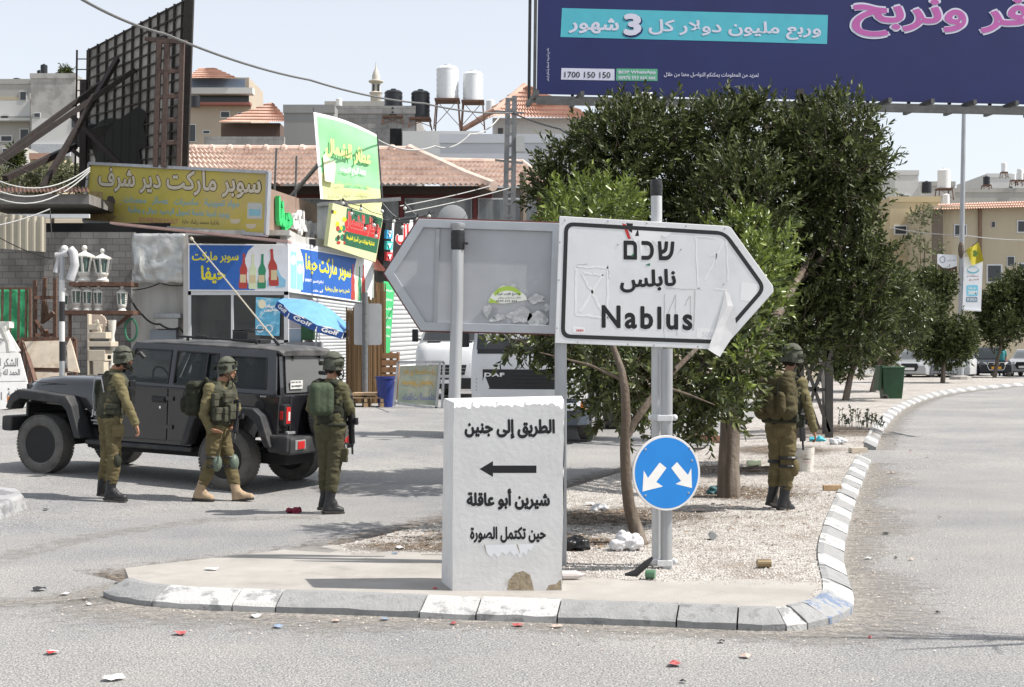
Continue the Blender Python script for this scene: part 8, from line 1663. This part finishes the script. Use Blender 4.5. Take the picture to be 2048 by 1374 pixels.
mb.add(vs, [(j * 9 + i, j * 9 + i + 1, (j + 1) * 9 + i + 1, (j + 1) * 9 + i) for j in range(8) for i in range(8)]); mb.build('cloth', mat('yellow_flag', (.42, .36, .03), .8, .1, 6), t, world=True, smooth=True); mb = MB(); mb.poly([P(1950 + 5 * math.cos(a) * (1 + .3 * math.cos(3 * a)), 507 + 7 * math.sin(a), Yp - .58) for a in np.linspace(0, 6.2, 14)]); mb.build('emblem', flat('flag_green', (.12, .2, .03), .7), t, world=True); mb = MB(); mb.bar(P(1918, 512, Yp - .3), P(1957, 483, Yp - .55), .04); mb.ball(P(1922, 500, Yp - .2), (.14, .14, .4), 8, 6); mb.build('stick', M_bark, t, world=True)
wire('street_cable', 'thin pale cable crossing in front of the yellow houses', [(1780, 455, 80), (1925, 470, 72), (2090, 480, 72)], .025, .1, M_pcable)
# wheeled bin
c = base(1782, 43.5); t = thing('wheeled_bin', 'dark green plastic wheeled bin on the gravel under the row of trees', 'bin', c); M_bin = mat('bin_green', (.025, .075, .035), .5, .12, 5); mb = MB()
loft(mb, [[Vector((x * w_, y * w_ * .9, z)) for x, y in ((-1, -1), (1, -1), (1, 1), (-1, 1))] for w_, z in ((.27, .06), (.31, .5), (.345, 1.05))]); mb.box((0, 0, 1.06), (.74, .68, .05)); mb.build('body', M_bin, t, bevel=.03); mb = MB(); mb.prism([(-.40, -.3, 1.12), (-.34, -.3, 1.12), (-.40, -.3, .35), (-.46, -.3, .35)], (0, .6, 0)); mb.bar((-.36, -.33, 1.1), (-.36, .33, 1.1), .05); mb.build('open_lid', M_bin, t, bevel=.01); wheel(t, (-.27, -.3, .12), .12, .06, 'Y', -1, lugs=False)
# parked cars
def car(name, label, x, y, Yd, yaw, m, plate=None, front=True, sw=1.84, Ln=4.4, Ht=1.5):
    c = base(x, Yd); t = thing(name, label, 'car', c, group='cars parked beyond the trees'); t.rotation_euler = (0, 0, yaw); OFF[t.name] = None; h = sw / 2
    mb = MB(); secs = [(Ln / 2, .30, .68, .86), (Ln / 2 - .12, .24, .82, .94), (Ln / 2 - .9, .22, .96, 1), (.6, .22, 1.0, 1), (-Ln / 2 + .5, .22, 1.02, 1), (-Ln / 2 + .05, .26, .98, .95), (-Ln / 2, .34, .8, .9)]
    loft(mb, [[Vector((px_, -h * k, z0)), Vector((px_, -h * k, z1 - .14)), Vector((px_, -h * k * .93, z1)), Vector((px_, h * k * .93, z1)), Vector((px_, h * k, z1 - .14)), Vector((px_, h * k, z0))] for px_, z0, z1, k in secs]); mb.build('body', m, t, smooth=True)
    mb = MB(); loft(mb, [[Vector((px_, -h * k, .95)), Vector((px2, -h * k * .8, z)), Vector((px2, h * k * .8, z)), Vector((px_, h * k, .95))] for px_, px2, z, k in ((1.15, .35, Ht - .03, .92), (.6, .1, Ht, .94), (-1.2, -1.0, Ht, .94), (-2.0, -1.6, Ht - .08, .88))]); mb.build('cabin', m, t, smooth=True)
    mb = MB(); mb.add([(1.14, -h * .82, 1.0), (1.14, h * .82, 1.0), (.46, h * .7, Ht - .06), (.46, -h * .7, Ht - .06)], [(0, 1, 2, 3)]); mb.v = [(a + .03, b, z + .02) for a, b, z in mb.v]; mb.build('windscreen', M_glass, t)
    for s in (-1, 1):
        mb = MB(); mb.add([(.9, s * h * .935, 1.02), (-1.7, s * h * .93, 1.02), (-1.35, s * h * .79, Ht - .07), (.3, s * h * .79, Ht - .07)], [(0, 1, 2, 3)]); mb.v = [(a, b + s * .012, z) for a, b, z in mb.v]; mb.build('side_window', M_glass, t)
        mb = MB(); mb.prism([(Ln / 2 - .05, s * h * .5, .68), (Ln / 2 - .2, s * h * .93, .72), (Ln / 2 - .25, s * h * .93, .84), (Ln / 2 - .08, s * h * .5, .80)], (.05, 0, 0)); mb.build('headlight', M_hglass, t, bevel=.01)
        for wx in (1.35, -1.35): wheel(t, (wx, s * (h - .12), .33), .33, .22, 'Y', s, dark=False, lugs=False)
    mb = MB(); f = Ln / 2; mb.prism([(f - .02, -.34, .42), (f - .02, .34, .42), (f - .02, .44, .62), (f - .04, .38, .80), (f - .04, -.38, .80), (f - .02, -.44, .62)], (.05, 0, 0)); g_ = mb.build('grille', M_black, t, bevel=.01)
    if plate:
        mb = MB(); q = [(f + .04, -.36, .42), (f + .04, .36, .42), (f + .04, .46, .62), (f + .04, .40, .81), (f + .04, -.40, .81), (f + .04, -.46, .62)]
        for a, b in zip(q, q[1:] + q[:1]): mb.bar(a, b, .025)
        for k in range(4): mb.tube([(f + .05, -.12 + .08 * k + .045 * math.cos(a), .73 + .045 * math.sin(a)) for a in np.linspace(0, 6.28, 13)], .008, 4)
        mb.build('chrome_trim', M_chrome, g_)
    mb = MB(); mb.box((f + .045, 0, .53), (.02, .5, .12)); mb.build('number_plate', plate or M_white, t); return t
M_cblack = mat('black_car_paint', (.008, .009, .014), .35, .1, 3, coat=.2, spec=.3); M_csilv = mat('silver_car_paint', (.38, .39, .4), .3, .05, 3, metal=.3, coat=.5)
car('parked_car', 'black car with chrome grille and orange number plate facing the camera at right', 1970, 750, 76, R(-90 - 4), M_cblack, flat('orange_plate', (.62, .28, .02), .5), Ht=1.6); car('parked_car', 'silver grey car partly hidden at the right edge', 2062, 750, 79, R(-90 - 30), M_csilv); car('parked_car', 'white car half hidden behind the narrow crowned ficus', 1905, 752, 73, R(-90 - 28), M_vwhite); car('parked_car', 'pale grey car showing just right of the wheeled bin', 1838, 756, 72, R(-90 - 28), M_csilv)
c = base(2003, 74); t = thing('person', 'distant person in teal top and dark blue trousers beside the black car', 'person', c); z = Vector((0, 0, 1)); caps = []
for s in (-1, 1): caps += [(Vector((s * .09, 0, .9)), Vector((s * .1, 0, .48)), .09, .07, 1), (Vector((s * .1, 0, .48)), Vector((s * .1, 0, .06)), .07, .05, 1), (Vector((s * .1, 0, .05)), Vector((s * .1, -.13, .04)), .045, .04, 3), (Vector((s * .19, 0, 1.40)), Vector((s * .25, 0, 1.12)), .055, .045, 0), (Vector((s * .25, 0, 1.12)), Vector((s * .23, -.1, .88)), .042, .035, 2), (Vector((s * .23, -.1, .86)), Vector((s * .22, -.12, .76)), .035, .025, 2)]
caps += [(Vector((-.15, 0, 1.40)), Vector((.15, 0, 1.40)), .08, .08, 0), (Vector((0, 0, 1.3)), Vector((0, 0, 1.0)), .17, .15, 0), (Vector((0, 0, 1.5)), Vector((0, 0, 1.55)), .05, .05, 2), (Vector((0, -.01, 1.62)), Vector((0, .01, 1.68)), .09, .095, 4)]
organic('body', caps, .02, [flat('teal_shirt', (.03, .2, .22), .8), flat('navy_trousers', (.02, .03, .07), .8), M_skin, M_black, M_beard], t)
# ---------------------------------------------------------------- litter and loose things
def dropped(name, label, cat, px, py, mb, m, isl_=True, grp=None, **k): c = G(px, py, .118 if isl_ else .006); mb.v = [(a + c.x, b + c.y, d + c.z) for a, b, d in mb.v]; o = mb.build(name, m, **k); tag(o, label, cat, grp); return o
def heap(name, label, cat, px, py, w_, h_, m, seed, isl_=True, vox=.012, wr=.03):
    random.seed(seed); c = G(px, py, .112 if isl_ else 0); caps = []
    for i in range(16): x = random.uniform(-.5, .5) * w_ * .8; y = random.uniform(-.3, .3) * w_ * .7; zz = random.uniform(.2, .72) * h_ * (1 - abs(x) / w_); r_ = h_ * random.uniform(.16, .32); caps.append((Vector((x, y, zz)), Vector((x * .6, y, zz * .7)), r_, r_))
    o = organic(name, caps, vox, [m], None, wrinkle=wr, wscale=22, zmin=-.01); o.location = c; tag(o, label, cat); return o
heap('plastic_bag', 'knotted black rubbish bag lying right of the concrete block', 'bag', 1152, 1100, .22, .15, mat('black_bag', (.015, .015, .016), .3, .2, 20), 1); heap('plastic_bag', 'crumpled white plastic bag at the foot of the leaning sapling', 'bag', 1250, 1100, .26, .19, mat('white_bag', (.62, .62, .63), .4, .08, 16), 2)
heap('red_cloth', 'crumpled dark red cloth lying on the road by the soldiers', 'cloth', 585, 1026, .25, .075, mat('dark_red_cloth', (.16, .012, .03), .8, .3, 14), 3, False, .009, .02); heap('plastic_bag', 'small white crumpled bag in the leaf litter left of the sapling', 'bag', 1200, 1022, .2, .09, MATS['white_bag'], 4); heap('plastic_bag', 'teal plastic scrap beside the thick tree trunk', 'bag', 1432, 988, .22, .1, flat('teal_plastic', (.02, .09, .10), .5), 5); heap('plastic_bag', 'turquoise bag on the gravel behind the paint bucket', 'bag', 1636, 882, .3, .1, flat('turquoise_plastic', (.06, .42, .52), .5), 6); heap('plastic_bag', 'small white bag on the gravel right of the steel tower', 'bag', 1676, 888, .3, .15, MATS['white_bag'], 7)
c = G(1610, 942, .112); t = thing('paint_bucket', 'dirty white paint bucket standing behind the soldier under the trees', 'bucket', c); mb = MB(); mb.lathe([(.115, 0), (.135, .30), (.115, .30), (.115, .34), (.135, .34), (.11, .02), (0, .02)], n=24); mb.build('pail', mat('dirty_white_plastic', (.58, .55, .5), .5, .15, 6, col2=(.4, .36, .3), thr=(.55, .65), s2=9), t, smooth=True); mb = MB(); ltext(mb, 'Gold Bond', (-.06, -.134, .17), (1, 0, 0), (0, 0, 1), .11, .022, .02); mb.build('print', M_blk, t); mb = MB(); ltext(mb, 'Joint Compound', (-.06, -.131, .13), (1, 0, 0), (0, 0, 1), .11, .014, .02); mb.build('red_print', M_red, t)
MBX = lambda sx, sy, sz, rz=0, tilt=0: MB().box((0, 0, sz / 2 + abs(math.sin(tilt)) * sx / 2), (sx, sy, sz), Matrix.Rotation(rz, 3, 'Z') @ Matrix.Rotation(tilt, 3, 'Y'))
dropped('wood_block', 'short pale offcut of wood beside the black and white kerb', 'wood', 1664, 980, MBX(.22, .07, .06, .1), M_wood); dropped('wood_block', 'pale brick shaped block near the kerb gap', 'block', 1716, 905, MBX(.28, .14, .08, .2), M_marb); dropped('cardboard_box', 'flattened brown cardboard box at the far island edge', 'cardboard', 1415, 885, MBX(.55, .4, .12, .2, .08), mat('cardboard_brown', (.22, .115, .075), .9, .15, 6))
mb = MB(); mb.cyl((-.055, 0, .033), (.055, .01, .033), .033, n=14); dropped('drink_can', 'gold drink can lying on the gravel right of the round blue sign', 'can', 1528, 1135, mb, mat('gold_can', (.25, .19, .11), .35, .2, 8, metal=.5)); mb = MB(); mb.cyl((0, -.05, .033), (0, .05, .033), .033, n=14); dropped('drink_can', 'silver can end on the gravel right of the sign pole', 'can', 1425, 1078, mb, M_galv); mb = MB(); mb.cyl((-.03, .02, .035), (.04, 0, .035), .035, n=14); dropped('drink_can', 'green can lying at the foot of the blue sign pole', 'can', 1300, 1158, mb, flat('can_green', (.10, .2, .12), .35)); mb = MB(); mb.tube([(-.1, 0, .04), (-.02, 0, .05), (.06, 0, .12), (.11, 0, .17)], [.01, .03, .028, .01], 6); dropped('shoe_sole', 'dark curled shoe sole leaning by the foot of the sign pole', 'shoe', 1276, 1160, mb, M_black)
mb = MB(); mb.cyl((-.12, 0, .035), (.05, .02, .035), .035, n=12); mb.cyl((.05, .02, .035), (.1, .02, .035), .03, .012, 12); dropped('plastic_bottle', 'clear plastic bottle with red label at the right foot of the concrete block', 'bottle', 1140, 1160, mb, mat('bottle_plastic', (.5, .46, .45), .2, .1, 5, col2=(.5, .1, .1), thr=(.6, .62), s2=9)); mb = MB(); mb.cyl((-.1, 0, .05), (.1, .03, .05), .05, n=12); dropped('plastic_bottle', 'pale plastic bottle in the leaves left of the soldier under the trees', 'bottle', 1508, 934, mb, M_bpal)
mb = MB(); random.seed(6)
for i in range(9): a = random.uniform(-.3, .3); mb.bar((random.uniform(-.4, .1), a, .03), (random.uniform(.1, .5), a + random.uniform(-.3, .3), .06), .02)
dropped('dead_branches', 'heap of dead branches beside the thick trunk', 'branches', 1500, 944, mb, M_bark)
paper = [(104, 1306, .11, 'white and red paper scrap at the lower left of the road', 2), (362, 1268, .13, 'pink paper wrapper on the near road', 1), (228, 1358, .15, 'torn white paper near the bottom left edge', 0), (178, 1210, .06, 'white paper scrap left of the kerb tip', 0), (1350, 1330, .13, 'bright red wrapper on the near road at right', 1), (1490, 1314, .09, 'beige paper scrap on the near road at right', 3), (1366, 1374 - 10, .05, 'tiny dark scrap at the bottom edge', 4), (1443, 1284, .07, 'dark scrap with blue tip below the kerb', 4), (908, 1248, .08, 'red and white wrapper against the kerb, below the concrete block', 1), (1036, 1252, .11, 'red paper lying along the front kerb', 1), (1115, 1255, .1, 'pale wrapper right of the red paper along the kerb', 3), (512, 1234, .12, 'white paper scrap along the left part of the front kerb', 0), (556, 1254, .1, 'blue grey wrapper below the front kerb', 5), (672, 1243, .08, 'pink scrap at the foot of the front kerb', 3), (770, 1240, .09, 'grey scrap below the white kerb section', 5), (1735, 1118, .08, 'white folded paper on the right road by the kerb', 0), (1792, 1116, .05, 'dark scrap on the right road', 4), (1822, 1120, .06, 'pink scrap on the right road', 3), (1772, 1068, .1, 'dark stick on the right road', 4), (1776, 946, .1, 'beige strip of card near the kerb gap', 3), (1875, 1226, .05, 'dark crumb on the right road', 4), (1740, 1276, .04, 'small red cap on the road near the corner', 1), (870, 1188 - 10, .05, 'red scrap on the pavement left of the concrete block', 1), (1820, 904, .05, 'red scrap on the gravel by the curved kerb', 1), (1785, 946, .12, 'pale twig shaped scrap on the right road', 3), (310, 1184, .08, 'dark scrap in the dirt by the kerb tip', 4), (80, 1180, .13, 'dark rubber strip in the dirt left of the kerb tip', 4), (130, 1190, .1, 'pale torn wrapper left of the kerb tip', 0), (92, 1020, .1, 'dark scrap on the road by the broken kerb end', 4), (425, 1140, .14, 'white paper scrap at the dirty edge of the pavement', 0), (800, 1098, .12, 'white paper in the leaf litter left of the concrete block', 0), (790, 1108, .08, 'blue wrapper in the leaf litter left of the concrete block', 5), (1180, 1010, .16, 'flat white sheet in the shaded dirt behind the block', 0), (1310, 1000, .3, 'pale flattened card in the dirt left of the blue sign', 3), (1395, 1022, .2, 'pale cardboard scrap right of the blue sign', 3)]
cols = [flat('paper_white', (.62, .61, .6), .7), flat('paper_red', (.4, .09, .09), .6), mat('paper_red_white', (.6, .58, .56), .6, .05, 5, col2=(.5, .03, .03), thr=(.5, .52), s2=6), flat('paper_beige', (.48, .36, .3), .7), flat('scrap_dark', (.03, .03, .032), .6), flat('paper_blue', (.2, .26, .34), .6)]
for k, (x, y, s_, lb, ci) in enumerate(paper):
    random.seed(k); mb = MB(); n = 8; s_ *= .72; c = [(s_ * .5 * (1 + random.uniform(-.25, .25)) * math.cos(a), s_ * .55 * (1 + random.uniform(-.3, .3)) * math.sin(a), random.uniform(.004, .03) * min(1, s_ * 9)) for a in np.linspace(0, 6.28, n + 1)[:-1]]
    mb.add([(0, 0, .02)] + c, [(0, i + 1, (i + 1) % n + 1) for i in range(n)]); isl_ = 1 < 0 or inpoly(G(x, y, .14).x, G(x, y, .14).y, isl); dropped('paper_scrap', lb, 'paper', x, y, mb, cols[ci], isl_, 'litter on the road and island')
# bare street tree just outside the frame on the right, whose shadow falls on the near road
c = Vector((6.3, 8.7, 0)); t = thing('bare_tree', 'bare street tree outside the right edge casting a branch shadow on the road', 'tree', c); mb = MB(); random.seed(12); mb.tube([(0, 0, -.1), (.03, 0, 1.5), (-.02, .02, 2.8), (.1, 0, 4.0)], [.10, .08, .06, .02], 8)
for k in range(9): h = 2.2 + k * .2; a = Vector((0, 0, h)); d = Vector((random.uniform(-1, .6), random.uniform(-.5, .3), random.uniform(.1, .7))) * 1.1; mb.tube([a, a + d * .5, a + d], [.035, .022, .008], 6); [mb.tube([a + d * .5, a + d * .5 + Vector((random.uniform(-.5, .5), random.uniform(-.3, .3), random.uniform(0, .5)))], [.014, .004], 5) for _ in range(3)]
mb.build('trunk', M_bark, t)
